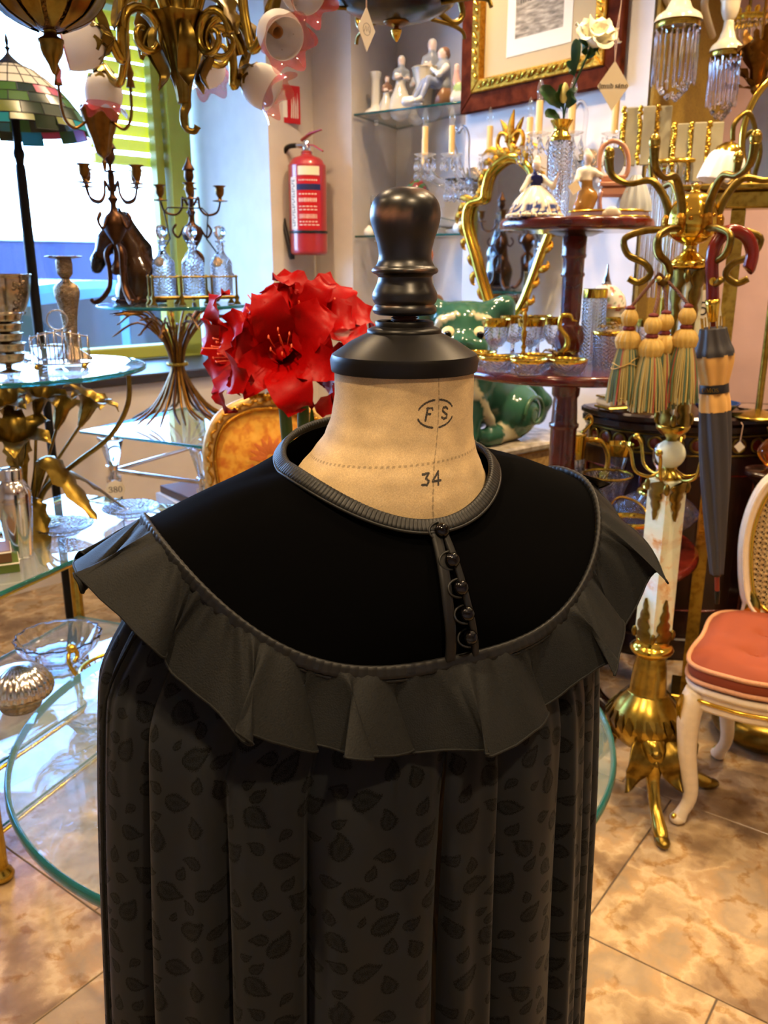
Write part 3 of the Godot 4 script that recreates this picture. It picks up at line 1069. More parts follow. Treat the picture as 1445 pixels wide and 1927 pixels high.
func build_dress() -> void:
	var o := thing("dress", "black paisley dress with velvet yoke, ruffle and five round buttons", "dress", FORM, FORM_YAW)
	# the placket runs down from the neckline a little to the form's left; left open by a narrow gap
	var NA := 144
	var NW := 14
	var p := PackedVector3Array()
	for j in NW + 1:
		for i in NA:
			p.append(yoke_at(TAU * i / NA, float(j) / NW))
	part(o, "yoke", G.new().grid(p, NA, NW + 1, true), M.velvet, "black velvet yoke")
	var nl := []
	var nu := []
	var yl := []
	var yu := []
	for i in 720:
		var a := TAU * i / 720
		var out := V(sin(a), 0, cos(a))
		nl.append(neckline(a) + out * 0.0035 + V(0, 0.003, 0))
		nu.append((out * 0.7 + V(0, 0.75, 0)).normalized())
		yl.append(yoke_at(a, 1.0) + out * 0.004)
		yu.append((out + V(0, 0.3, 0)).normalized())
	# the ribbed satin binding of the neck and of the yoke
	for k in 720:
		var rib := 0.0005 * sin(k * PI / 2 + 0.7)
		nl[k] += nu[k] * rib
		yl[k] += yu[k] * rib * 0.8
	part(o, "neck_binding", strip(nl, nu, 0.0068, 0.004, true), M.satin_trim, "black ribbed satin binding")
	part(o, "yoke_binding", strip(yl, yu, 0.0062, 0.0038, true), M.satin_trim, "black ribbed satin binding")
	part(o, "yoke_piping", G.new().tube(yl.map(func(q): return q + V(0, -0.0075, 0) + V(q.x, 0, q.z).normalized() * 0.001), 0.0018, 6, true), M.satin_trim)
	part(o, "neck_piping", G.new().tube(range(0, 720, 4).map(func(k): return nl[k] + V(sin(TAU * k / 720), -0.9, cos(TAU * k / 720)).normalized() * 0.0072), 0.0015, 6, true), M.satin_trim)
	# placket: two bands side by side
	for s in [[-0.066, -0.034, 0.0052], [0.004, 0.03, 0.0034]]:
		var path := []
		var ups := []
		for i in 26:
			var u := i / 25.0
			var a := lerpf(s[0], s[1], u) + (0.022 if s[0] < 0 else 0.02)
			path.append(yoke_at(a, u) + V(0, 0.003, 0.0045) + V(0.004 * sin(u * 9.0) * 0.15, 0, 0))
			ups.append(V(sin(a), 0.45, cos(a)).normalized())
		part(o, "placket", strip(path, ups, s[2], 0.0032, false), M.satin_trim)
	for i in 5:
		var u: float = 0.0 + [0.035, 0.235, 0.43, 0.63, 0.83][i]
		var a := lerpf(0.002, 0.034, u)
		var q := yoke_at(a, u)
		var up := V(sin(a), 0.55, cos(a)).normalized()
		var bs := Basis(Quaternion(Vector3.UP, up))
		var b := part(o, "button", G.new().lathe(smooth(P([0.0, 0.0, 0.0045, 0.0005, 0.0066, 0.003, 0.0062, 0.0058, 0.004, 0.0082, 0.0, 0.0092]), 4), 24), M.black_gloss, "glossy round black button")
		b.transform = Transform3D(bs, q + up * 0.005)
		var loop := []
		for k in 13:
			var an := PI * k / 12 + PI / 2
			loop.append(V(cos(an) * 0.0105 - 0.001, 0.002, sin(an) * 0.0078))
		part(b, "loop", G.new().tube(loop, 0.0011, 6), M.satin_trim)
	build_ruffle(o)
	build_skirt(o)

func build_ruffle(o: Node3D) -> void:
	var NA := 840
	var NW := 13
	var p := PackedVector3Array()
	var nz := noise(0.9, 12, false, 2)
	# two waves of different length make folds that differ
	for j in NW + 1:
		var w := float(j) / NW
		for i in NA:
			var a := TAU * i / NA
			var e := yoke_at(a, 1.0)
			var e2 := yoke_at(a + 0.01, 1.0)
			var tan3 := (e2 - e).normalized()
			var side := absf(sin(a))
			var out := V(sin(a), 0, cos(a))
			var hang := (V(0, -1, 0) * lerpf(1.0, 0.75, pow(side, 4.0)) + out * lerpf(0.3, 0.72, pow(side, 4.0))).normalized()
			var nrm := hang.cross(tan3).normalized()
			if nrm.dot(out + V(0, 0.4, 0)) < 0:
				nrm = -nrm
			var ph := 13.0 * a + 0.9 * sin(a * 3.0 + 0.6) + 0.7 * sin(a * 5.0 + 2.0)
			var grow := pow(w, 0.9)
			var fine := (sin(a * 74.0 + 3.0 * sin(a * 7.0)) * 0.0034 + sin(a * 47.0 + 1.0) * 0.0022) * pow(w, 0.5) * maxf(0.0, 1.12 - w)
			var L := 0.069 + 0.007 * sin(a * 7.0 + 1.0) + 0.005 * nz.get_noise_1d(a * 9.0)
			var q := e + hang * (L * w) + nrm * (grow * (0.021 * sin(ph) + 0.013) + fine + 0.004)
			q += tan3 * (grow * (0.023 * sin(2.0 * ph + 0.7)))
			p.append(q)
	part(o, "ruffle", G.new().grid(p, NA, NW + 1, true, false, 1, 1, false), M.crepe, "gathered charcoal ruffle round the yoke")
	# stitched hem along its edge
	var hem := []
	for i in range(0, NA, 2):
		hem.append(p[NW * NA + i])
	part(o, "hem", G.new().tube(hem, 0.0011, 5, true), M.crepe)

func build_skirt(o: Node3D) -> void:
	var NA := 720
	var NH := 60
	var p := PackedVector3Array()
	var folds := []
	rng.seed = 31
	var at := 0.0
	while at < TAU - 0.12:
		folds.append(at)
		at += rng.randf_range(0.16, 0.42)
	folds.append(TAU)
	var uv := PackedVector2Array()
	for j in NH + 1:
		var w := float(j) / NH
		var arc_len := 0.0
		var last := Vector3.ZERO
		for i in NA + 1:
			var a := TAU * i / NA
			var e := yoke_at(a, 0.97)
			var s := sin(a)
			var c := cos(a)
			var y := lerpf(e.y - 0.004, 0.32, w)
			# gathers under the yoke open into folds lower down
			var k := 0
			var af := clampf(a + 0.06 * sin(a * 3.0 + 1.0) * w * sin(a * 0.5), 0.0, TAU)
			while k < folds.size() - 2 and folds[k + 1] < af:
				k += 1
			var u: float = (af - folds[k]) / (folds[k + 1] - folds[k])
			var wide: float = folds[k + 1] - folds[k]
			var fold := sin(PI * clampf(u, 0, 1))
			fold = pow(fold, 0.6) - 0.75 + (0.18 * sin(u * 9.0) if k % 2 == 0 else 0.1 * sin(u * 6.0 + 1.0))
			var depth := lerpf(0.012, 0.105, smoothstep(0.0, 0.4, w)) * wide
			var gather := 0.0025 * sin(a * 61.0 + 2.0 * sin(a * 9.0)) * exp(-w * 9.0)
			var flare := smoothstep(0.0, 0.16, w)
			var rx := lerpf(0.205, 0.254, flare) + 0.03 * w
			var rz := lerpf(absf(e.z + 0.01) if absf(c) > 0.98 else 0.13, 0.168, flare) + 0.04 * w
			var q := V(s * rx, y, -0.008 + c * rz).lerp(V(e.x, y, e.z), exp(-w * 14.0) * 0.85)
			q.x -= (0.014 + 0.02 * w) * flare
			q += V(s * 0.7, 0, c).normalized() * (fold * depth + gather + 0.004)
			p.append(q)
			if i > 0:
				arc_len += Vector2(q.x - last.x, q.z - last.z).length()
			last = q
			uv.append(Vector2(a * 0.235 / 0.16, y / 0.16))
	var g := G.new().grid(p, NA + 1, NH + 1)
	g.t = uv
	part(o, "skirt", g, M.jacquard, "charcoal paisley jacquard skirt hanging in folds")
	# sleeve seam that falls at the side
	var seam := []
	for j in range(2, NH + 1):
		seam.append(p[j * (NA + 1) + 560] + V(-0.004, 0, 0.002))
	part(o, "side_seam", G.new().tube(seam, 0.0016, 5), M.crepe)

# a ring of petals: each follows a curve of (radius, height) points
func bloom(n: int, curve: Array, widths: Array, th := 0.0015, cup := 0.3, wave := 0.0, first := 0.0, inward := 0.6, jitter := 0.0, nw := 4) -> G:
	var g := G.new()
	for k in n:
		var a := first + TAU * k / n + (rng.randf_range(-jitter, jitter) if jitter > 0 else 0.0)
		var d := V(sin(a), 0, cos(a))
		var lift := 1.0 + (rng.randf_range(-jitter, jitter) if jitter > 0 else 0.0)
		var spine := []
		for q in curve:
			spine.append(d * q.x + V(0, q.y * lift, 0))
		g.leaf(spine, widths, V(0, 1, 0) - d * inward, cup, th, wave, nw)
	return g

func glass_top(o: Node3D, poly: PackedVector2Array, y0: float, y1: float, name_it := "glass_top") -> void:
	part(o, name_it, G.new().slab(poly, y0, y1), M.table_glass, "clear glass top")
	# polished green edge of the glass
	var rim := G.new()
	var n := poly.size()
	var path := []
	for q in poly:
		path.append(V(q.x, (y0 + y1) / 2, q.y))
	var pts := PackedVector3Array()
	for j in n:
		var a: Vector3 = path[(j - 1 + n) % n]
		var b: Vector3 = path[(j + 1) % n]
		var d := (b - a).normalized()
		var s := d.cross(Vector3.UP)
		var h := (y1 - y0) / 2
		for k in 8:
			var an := TAU * k / 8
			pts.append(path[j] + s * (cos(an) * h * 0.55) + V(0, sin(an) * h * 1.02, 0))
	rim.grid(pts, 8, n, true, true)
	part(o, "glass_edge", rim, M.glass_edge, "green polished glass edge")

func rope(path: Array, r: float, turns_per_m := 40.0, closed := false) -> G:
	# three strands twisted together
	var g := G.new()
	for s in 3:
		var pts := []
		var along := 0.0
		var n := path.size()
		for i in n:
			var a: Vector3 = path[(i - 1 + n) % n] if closed else path[maxi(i - 1, 0)]
			var b: Vector3 = path[(i + 1) % n] if closed else path[mini(i + 1, n - 1)]
			var d := (b - a).normalized()
			var sd := d.cross(Vector3.UP)
			if sd.length() < 0.1:
				sd = d.cross(Vector3.RIGHT)
			sd = sd.normalized()
			var u := sd.cross(d)
			if i > 0:
				along += (path[i] as Vector3).distance_to(path[i - 1])
			var an := along * turns_per_m * TAU / 3.0 + TAU * s / 3.0
			if closed:
				an = TAU * i * roundf(n / 7.0) / n + TAU * s / 3.0
			pts.append(path[i] + sd * (cos(an) * r * 0.5) + u * (sin(an) * r * 0.5))
		g.tube(pts, r * 0.55, 6, closed)
	return g

func circle3(r: float, y: float, n: int, c := Vector3.ZERO) -> Array:
	var out := []
	for i in n:
		out.append(c + V(sin(TAU * i / n) * r, y, cos(TAU * i / n) * r))
	return out

func build_glass_tables() -> void:
	# round glass coffee table behind the dress form
	var o := thing("round_glass_table", "large round glass coffee table with thick green edge behind the dress form", "table", V(-0.152, 0, -1.75))
	glass_top(o, round_outline(0.66, 0.66, 96), 0.428, 0.452)
	part(o, "collar", G.new().lathe(P([0.0, 0.428, 0.12, 0.428, 0.12, 0.42, 0.09, 0.41, 0.0, 0.41]), 32), M.brass)
	for i in 4:
		var a := TAU * i / 4 + 0.7
		var d := V(sin(a), 0, cos(a))
		part(o, "leg", G.new().tube(smooth([d * 0.08 + V(0, 0.415, 0), d * 0.05 + V(0, 0.3, 0), d * 0.12 + V(0, 0.12, 0), d * 0.24 + V(0, 0.016, 0)], 6), 0.014, 10), M.brass)
	# rope-edged side table under it
	o = thing("rope_side_table", "low round table with silver twisted rope rim beneath the glass coffee table", "table", V(-0.50, 0, -1.97))
	glass_top(o, round_outline(0.2, 0.2, 56), 0.30, 0.308)
	part(o, "rope_rim", rope(circle3(0.212, 0.31, 196), 0.011, 40, true), M.silver, "silver twisted rope rim")
	for i in 3:
		var a := TAU * i / 3 + 0.25
		var d := V(sin(a), 0, cos(a))
		var path := []
		for k in 40:
			path.append(d * (0.2 - 0.05 * sin(PI * k / 39.0)) + V(0, 0.3 - 0.29 * k / 39.0, 0))
		part(o, "rope_leg", rope(path, 0.009), M.silver)
	# brass and glass etagere at the side
	o = thing("glass_etagere", "brass framed glass display table with three glass levels and ringed brass feet", "display table")
	var fl := V(-0.94, 0, -1.76)
	var fr := V(-0.63, 0, -2.55)
	var br := V(-1.05, 0, -2.715)
	var bl := V(-1.36, 0, -1.92)
	var cn := [fl, fr, br, bl]
	for y in [0.705, 0.285, 0.12]:
		for i in 4:
			var a: Vector3 = cn[i]
			var b: Vector3 = cn[(i + 1) % 4]
			part(o, "rail", G.new().tube([a + V(0, y, 0), b + V(0, y, 0)], 0.008 if y > 0.5 else 0.005, 8), M.gold, "polished brass rail")
	for c in cn:
		part(o, "leg", G.new().lathe(P([0.0, 0.0, 0.026, 0.0, 0.03, 0.012, 0.026, 0.024, 0.02, 0.03, 0.018, 0.04, 0.018, 0.69, 0.022, 0.70, 0.022, 0.709, 0.0, 0.709]), 20, c), M.brass, "round brass leg with ringed foot")
	var grow := func(k: float) -> PackedVector2Array:
		var m := V(-0.995, 0, -2.236)
		var out := PackedVector2Array()
		for c in cn:
			var q: Vector3 = m + (c - m) * k
			out.append(Vector2(q.x, q.z))
		return out
	glass_top(o, grow.call(1.06), 0.71, 0.722)
	glass_top(o, grow.call(0.97), 0.29, 0.298, "glass_shelf")
	glass_top(o, grow.call(0.97), 0.125, 0.133, "glass_shelf")
	# acrylic table below the window
	o = thing("acrylic_table", "square acrylic and chrome table with two glass levels below the window", "table")
	var q := [V(-1.0, 0, -3.06), V(-0.625, 0, -2.87), V(-0.385, 0, -3.36), V(-0.76, 0, -3.55)]
	for c in q:
		part(o, "post", G.new().lathe(P([0.0, 0.0, 0.026, 0.0, 0.026, 0.68, 0.0, 0.68]), 4, c), M.acrylic, "square clear acrylic post")
		part(o, "ferrule", G.new().lathe(P([0.0, 0.68, 0.028, 0.68, 0.028, 0.70, 0.018, 0.705, 0.018, 0.74, 0.026, 0.745, 0.0, 0.745]), 16, c), M.chrome, "chrome ferrule")
		part(o, "bracket", G.new().lathe(P([0.0, 0.745, 0.02, 0.745, 0.045, 0.835, 0.05, 0.84, 0.05, 0.849, 0.0, 0.849]), 4, c), M.acrylic, "flared acrylic bracket")
	for i in 4:
		part(o, "rail", G.new().tube([q[i] + V(0, 0.722, 0), q[(i + 1) % 4] + V(0, 0.722, 0)], 0.008, 8), M.chrome, "chrome rail")
	glass_top(o, PackedVector2Array([Vector2(-1.13, -3.12), Vector2(-0.6, -2.83), Vector2(-0.34, -3.37), Vector2(-0.87, -3.66)]), 0.85, 0.86)
	glass_top(o, PackedVector2Array([Vector2(-0.99, -3.07), Vector2(-0.63, -2.89), Vector2(-0.4, -3.36), Vector2(-0.76, -3.54)]), 0.46, 0.468, "glass_shelf")
	# large flat books and trays lying on the acrylic table's shelf
	var y := 0.469
	var cols := [M.book_grey, M.book_dark, M.pages, M.book_brown]
	var labs := ["thick grey album at the bottom of the pile on the acrylic table", "dark album lying on the thick grey album", "white album lying between dark and brown albums", "brown album on top of the pile on the acrylic table"]
	for i in 4:
		var hgt: float = [0.05, 0.035, 0.04, 0.03][i]
		var b := thing("album", labs[i], "book", V(-0.69 + 0.01 * i, y, -3.2), 27.0 + 4.0 * i, "albums piled on the acrylic table")
		var w: float = 0.4 - 0.03 * i
		part(b, "cover", G.new().box(V(0, 0.003, 0), V(w, 0.006, 0.3), 0.002).box(V(0, hgt - 0.003, 0), V(w, 0.006, 0.3), 0.002).box(V(-w / 2 + 0.003, hgt / 2, 0), V(0.006, hgt, 0.3), 0.002), cols[i])
		part(b, "pages", G.new().box(V(0.003, hgt / 2, 0), V(w - 0.012, hgt - 0.012, 0.29)), M.pages)
		y += hgt + 0.0005
	build_wheat_table()
	build_lily_table()

func build_wheat_table() -> void:
	var o := thing("wheat_sheaf_table", "round glass side table on a gilt metal wheat sheaf, below the window", "table", V(-0.79, 0.861, -3.28))
	glass_top(o, round_outline(0.275, 0.275, 64), 0.438, 0.45)
	rng.seed = 5
	for i in 26:
		var a := TAU * i / 26 + rng.randf_range(-0.1, 0.1)
		var d := V(sin(a), 0, cos(a))
		var s := V(cos(a), 0, -sin(a))
		var spread := rng.randf_range(0.13, 0.2)
		var up: float = rng.randf_range(0.38, 0.425)
		var path := smooth([d * spread + s * rng.randf_range(-0.04, 0.04) + V(0, rng.randf_range(0.008, 0.03), 0), d * spread * 0.55 + V(0, 0.07, 0), d * 0.032 + V(0, 0.18, 0), d * 0.022 + V(0, 0.235, 0), d * 0.05 + V(0, 0.32, 0), d * spread * 0.75 + V(0, up, 0), d * (spread + 0.05) + V(0, up + (0.004 if i % 3 else -0.05), 0)], 4)
		var st := part(o, "stalk", G.new().tube(path, [0.0025, 0.0045, 0.005, 0.0055, 0.0055, 0.006, 0.006, 0.006, 0.006, 0.006, 0.006, 0.006, 0.0055, 0.0055, 0.005, 0.005, 0.005, 0.005, 0.0045, 0.004, 0.004, 0.0045, 0.005, 0.004, 0.0015], 6), M.bronze_gold if i % 4 else M.bronze)
		if i % 2 == 0:   # an ear of wheat on the stalk
			var ear := G.new()
			for k in 7:
				var at: Vector3 = path[17 + k / 1]
				var dr: Vector3 = (path[mini(18 + k, path.size() - 1)] - path[17 + k]).normalized()
				for sg in [-1.0, 1.0]:
					ear.leaf([at, at + dr * 0.012 + s * sg * 0.006, at + dr * 0.022 + s * sg * 0.004], [0.001, 0.0035, 0.0005], Vector3.UP, 0.3, 0.002, 0, 2)
			part(st, "ear", ear, M.bronze_gold)
	part(o, "tie", rope(circle3(0.034, 0.228, 60), 0.008, 40, true), M.brass, "twisted tie round the sheaf")

func build_lily_table() -> void:
	var o := thing("lily_table", "round glass table on gilt metal lilies, standing on the brass display table", "table", V(-1.03, 0.723, -2.36))
	glass_top(o, round_outline(0.36, 0.36, 72), 0.445, 0.458)
	part(o, "base_ring", G.new().lathe(P([0.0, 0.0, 0.1, 0.0, 0.105, 0.005, 0.09, 0.01, 0.0, 0.014]), 32), M.brass_old)
	for i in 3:   # arms that carry the glass at its edge
		var a: float = [1.45, 3.55, 5.65][i]
		var d := V(sin(a), 0, cos(a))
		part(o, "arm", G.new().tube(smooth([d * 0.02 + V(0, 0.01, 0), d * 0.06 + V(0, 0.11, 0), d * 0.16 + V(0, 0.19, 0), d * 0.27 + V(0, 0.27, 0), d * 0.33 + V(0, 0.36, 0), d * 0.34 + V(0, 0.443, 0)], 6), [0.009, 0.009, 0.0085, 0.0085, 0.008, 0.008, 0.008, 0.008, 0.0075, 0.0075, 0.007, 0.007], 8), M.brass_old)
	rng.seed = 9
	var trumpet := [Vector2(0.006, 0.0), Vector2(0.014, 0.03), Vector2(0.022, 0.07), Vector2(0.045, 0.1), Vector2(0.075, 0.105), Vector2(0.09, 0.092)]
	var tw := [0.006, 0.014, 0.02, 0.026, 0.018, 0.002]
	var spots := [[0.35, 0.085, 0.12, 0.20, 1.15], [1.7, 0.17, 0.16, 0.29, 0.9], [0.95, 0.1, 0.11, 0.33, 0.8], [2.7, 0.14, 0.12, 0.26, 0.9], [4.3, 0.15, 0.1, 0.28, 0.9], [5.4, 0.12, 0.12, 0.22, 1.0], [0.0, 0.02, 0.05, 0.30, 0.9]]
	for s in spots:
		var d := V(sin(s[0]), 0, cos(s[0]))
		var tip: Vector3 = d * s[1] + V(0, s[3], 0)
		var st := part(o, "stem", G.new().tube(smooth([V(0, 0.01, 0), d * s[1] * 0.45 + V(0, s[2], 0), tip], 8), 0.0045, 7), M.brass_old)
		var fl := part(st, "lily_flower", bloom(6, trumpet, tw, 0.0015, 0.35, 0.002, s[0]), M.brass_old, "open gilt metal lily")
		var ax := (d * 0.5 + V(0, 1, 0)).normalized()
		fl.transform = Transform3D(Basis(Quaternion(Vector3.UP, ax)) * Basis.from_scale(Vector3.ONE * s[4]), tip)
	for s in [[1.15, 0.2, 0.16], [2.2, 0.24, 0.1], [3.6, 0.2, 0.2], [5.0, 0.22, 0.14], [0.55, 0.16, 0.05]]:   # long gilt leaves
		var d := V(sin(s[0]), 0, cos(s[0]))
		var sp := smooth([V(0, 0.02, 0), d * s[1] * 0.4 + V(0, s[2] + 0.05, 0), d * s[1] * 0.8 + V(0, s[2], 0), d * (s[1] + 0.06) + V(0, s[2] - 0.11, 0)], 6)
		var ws := []
		for k in sp.size():
			ws.append(0.002 + 0.042 * pow(sin(PI * pow(k / (sp.size() - 1.0), 1.3)), 0.9))
		part(o, "leaf", G.new().leaf(sp, ws, V(0, 1, 0), -0.25, 0.0018, 0.003, 6, 0.25), M.brass_old, "broad toothed gilt leaf")

func candelabrum(o: Node3D, h: float) -> void:
	# dark bronze: three scrolled legs, knopped stem, four branches with nozzles, flame finial
	var m: Material = M.bronze
	var stem := smooth(P([0.0, 0.1, 0.018, 0.1, 0.026, 0.12, 0.014, 0.15, 0.012, 0.2, 0.022, 0.22, 0.036, 0.245, 0.04, 0.265, 0.03, 0.29, 0.014, 0.305, 0.01, 0.33, 0.018, 0.345, 0.009, 0.36, 0.012, 0.41, 0.008, 0.43, 0.0, 0.431]), 3)
	part(o, "stem", G.new().lathe(stem, 18), m)
	for i in 3:
		var a := TAU * i / 3 + 0.5
		var d := V(sin(a), 0, cos(a))
		part(o, "leg", G.new().tube(smooth([d * 0.012 + V(0, 0.2, 0), d * 0.035 + V(0, 0.17, 0), d * 0.03 + V(0, 0.12, 0), d * 0.035 + V(0, 0.06, 0), d * 0.065 + V(0, 0.02, 0), d * 0.09 + V(0, 0.008, 0), d * 0.1 + V(0, 0.02, 0)], 4), [0.006, 0.008, 0.009, 0.01, 0.01, 0.01, 0.01, 0.009, 0.009, 0.009, 0.009, 0.009, 0.009, 0.01, 0.01, 0.009, 0.009, 0.009, 0.009, 0.008, 0.007], 7), m)
	for i in 4:
		var a := TAU * i / 4 + 0.9
		var d := V(sin(a), 0, cos(a))
		var br := part(o, "branch", G.new().tube(smooth([d * 0.012 + V(0, 0.37, 0), d * 0.03 + V(0, 0.4, 0), d * 0.035 + V(0, 0.36, 0), d * 0.06 + V(0, 0.335, 0), d * 0.1 + V(0, 0.345, 0), d * 0.115 + V(0, 0.385, 0)], 5), 0.0045, 7).tube(smooth([d * 0.03 + V(0, 0.29, 0), d * 0.055 + V(0, 0.25, 0), d * 0.075 + V(0, 0.275, 0), d * 0.06 + V(0, 0.3, 0)], 5), 0.005, 6), m)
		part(br, "nozzle", G.new().lathe(P([0.0, 0.383, 0.03, 0.387, 0.03, 0.389, 0.008, 0.392, 0.007, 0.4, 0.016, 0.412, 0.018, 0.432, 0.016, 0.438, 0.026, 0.443, 0.024, 0.445, 0.012, 0.444, 0.011, 0.42, 0.0, 0.42]), 16, d * 0.115), M.bronze_gold)
	part(o, "finial", G.new().lathe(P([0.0, 0.428, 0.03, 0.43, 0.006, 0.436, 0.006, 0.45]) + smooth(P([0.012, 0.46, 0.019, 0.475, 0.017, 0.497, 0.024, 0.502, 0.012, 0.525, 0.004, 0.545, 0.0, 0.55]), 3), 16), m)
	o.scale = Vector3.ONE * (h / 0.55)

func decanter() -> G:
	var pr := P([0.0, 0.0, 0.036, 0.0, 0.039, 0.004, 0.04, 0.1]) + smooth(P([0.04, 0.1, 0.037, 0.122, 0.022, 0.14, 0.013, 0.155, 0.0125, 0.17]), 4) + P([0.017, 0.174, 0.0125, 0.178, 0.012, 0.186, 0.02, 0.189, 0.02, 0.192, 0.009, 0.192, 0.009, 0.15])
	pr += smooth(P([0.016, 0.14, 0.032, 0.12, 0.036, 0.1]), 3) + P([0.036, 0.008, 0.0, 0.008])
	return G.new().lathe(pr, 40, Vector3.ZERO, 20, 0.018, 1, 7, 110.0)

func build_window_table_things() -> void:
	var ty := 1.3125
	var c1 := thing("bronze_candelabrum", "dark bronze four-branch candelabrum in front of the horse head", "candelabrum", V(-0.96, ty, -3.2), 10.0, "pair of bronze candelabra on the wheat sheaf table")
	candelabrum(c1, 0.58)
	var c2 := thing("bronze_candelabrum", "dark bronze four-branch candelabrum behind the three decanters", "candelabrum", V(-0.735, ty, -3.43), 50.0, "pair of bronze candelabra on the wheat sheaf table")
	candelabrum(c2, 0.53)
	# horse head
	var h := thing("horse_head", "dark brown horse head statuette with pricked ears by the window", "statuette", V(-0.945, ty, -3.38), -68.0)
	var br := Color(0.03, 0.012, 0.006)
	var dk := Color(0.006, 0.005, 0.006)
	part(h, "head", G.new().blob([
		[V(0.0, 0.02, 0.02), V(0.01, 0.1, 0.0), 0.07, 0.07, br], [V(0.01, 0.1, 0.0), V(-0.01, 0.2, 0.02), 0.07, 0.056, br], [V(-0.01, 0.2, 0.02), V(0.0, 0.27, 0.05), 0.056, 0.042, br],
		[V(0.0, 0.275, 0.06), V(0.0, 0.225, 0.1), 0.043, 0.034, br], [V(0.0, 0.225, 0.1), V(0.0, 0.155, 0.135), 0.034, 0.024, br], [V(0.0, 0.15, 0.138), V(0.0, 0.128, 0.146), 0.027, 0.022, dk],
		[V(0.022, 0.3, 0.045), V(0.03, 0.35, 0.05), 0.014, 0.004, dk], [V(-0.022, 0.3, 0.045), V(-0.03, 0.35, 0.05), 0.014, 0.004, dk],
		[V(0.034, 0.268, 0.078), V(0.034, 0.264, 0.082), 0.009, 0.009, dk], [V(-0.034, 0.268, 0.078), V(-0.034, 0.264, 0.082), 0.009, 0.009, dk],
		[V(0.0, 0.32, 0.03), V(0.0, 0.2, -0.04), 0.014, 0.02, dk], [V(0.0, 0.2, -0.04), V(0.0, 0.06, -0.06), 0.02, 0.02, dk]], 0.008, 0.02), M.porcelain)
	part(h, "plinth", G.new().box(V(0, 0.008, 0.0), V(0.15, 0.016, 0.19), 0.004), M.dark_wood)
	# tantalus: three cut decanters in a brass stand
	var t := thing("tantalus_stand", "brass stand with a carrying handle that holds three decanters", "stand", V(-0.70, ty, -3.22), 22.0)
	part(t, "tray", G.new().box(V(0, 0.025, 0), V(0.31, 0.012, 0.11), 0.003), M.brass_old)
	for x in [-0.15, -0.05, 0.06, 0.15]:
		for z in [-0.052, 0.052]:
			part(t, "pillar", G.new().lathe(P([0.0, 0.0, 0.016, 0.0, 0.007, 0.014, 0.01, 0.025, 0.004, 0.035, 0.004, 0.095, 0.008, 0.1, 0.0, 0.106]), 10, V(x, 0, z)), M.brass_old)
	for z in [-0.052, 0.052]:
		part(t, "rail", G.new().tube([V(-0.15, 0.098, z), V(0.15, 0.098, z)], 0.003, 6), M.brass_old)
	part(t, "handle", G.new().tube([V(-0.155, 0.1, 0.0), V(-0.07, 0.23, 0.0), V(-0.085, 0.32, 0), V(-0.07, 0.335, 0.0), V(0.05, 0.335, 0.0), V(0.07, 0.315, 0.0), V(0.06, 0.23, 0), V(0.155, 0.1, 0.0)], 0.0028, 6), M.iron, "thin dark wire handle")
	var dg := decanter().mesh()
	var sg := G.new().lathe(smooth(P([0.0, 0.0, 0.008, 0.0, 0.009, 0.014, 0.014, 0.02, 0.021, 0.034, 0.021, 0.046, 0.014, 0.058, 0.0, 0.062]), 3), 14, Vector3.ZERO, 7, 0.05).mesh()
	for i in 3:
		var d := thing("cut_glass_decanter", ["cut glass decanter with oval label beside the bronze candelabrum", "plain cut glass decanter in the middle of the brass stand", "cut glass decanter with oval label at the flower end of the brass stand"][i], "decanter", t.position + Basis(Vector3.UP, deg_to_rad(22)) * V([-0.1, 0.005, 0.108][i], 0.0315, 0), 20.0 * i, "decanters in the brass stand")
		piece(d, "bottle", dg, M.cut)
		piece(d, "stopper", sg, M.crystal).position = V(0, 0.183, 0)
		if i != 1:
			part(d, "neck_label", G.new().lathe(P([0.0, -0.002, 0.016, -0.002, 0.018, 0.0, 0.016, 0.002, 0.0, 0.002]), 18).tube(circle3(0.016, 0, 24), 0.0016, 5, true), M.chased, "engraved silver label").transform = Transform3D(Basis(Vector3.UP, deg_to_rad(-20.0 * i - 5)) * turned(Vector3.RIGHT, 72), Basis(Vector3.UP, deg_to_rad(-20.0 * i - 5)) * V(0.0, 0.118, 0.043))

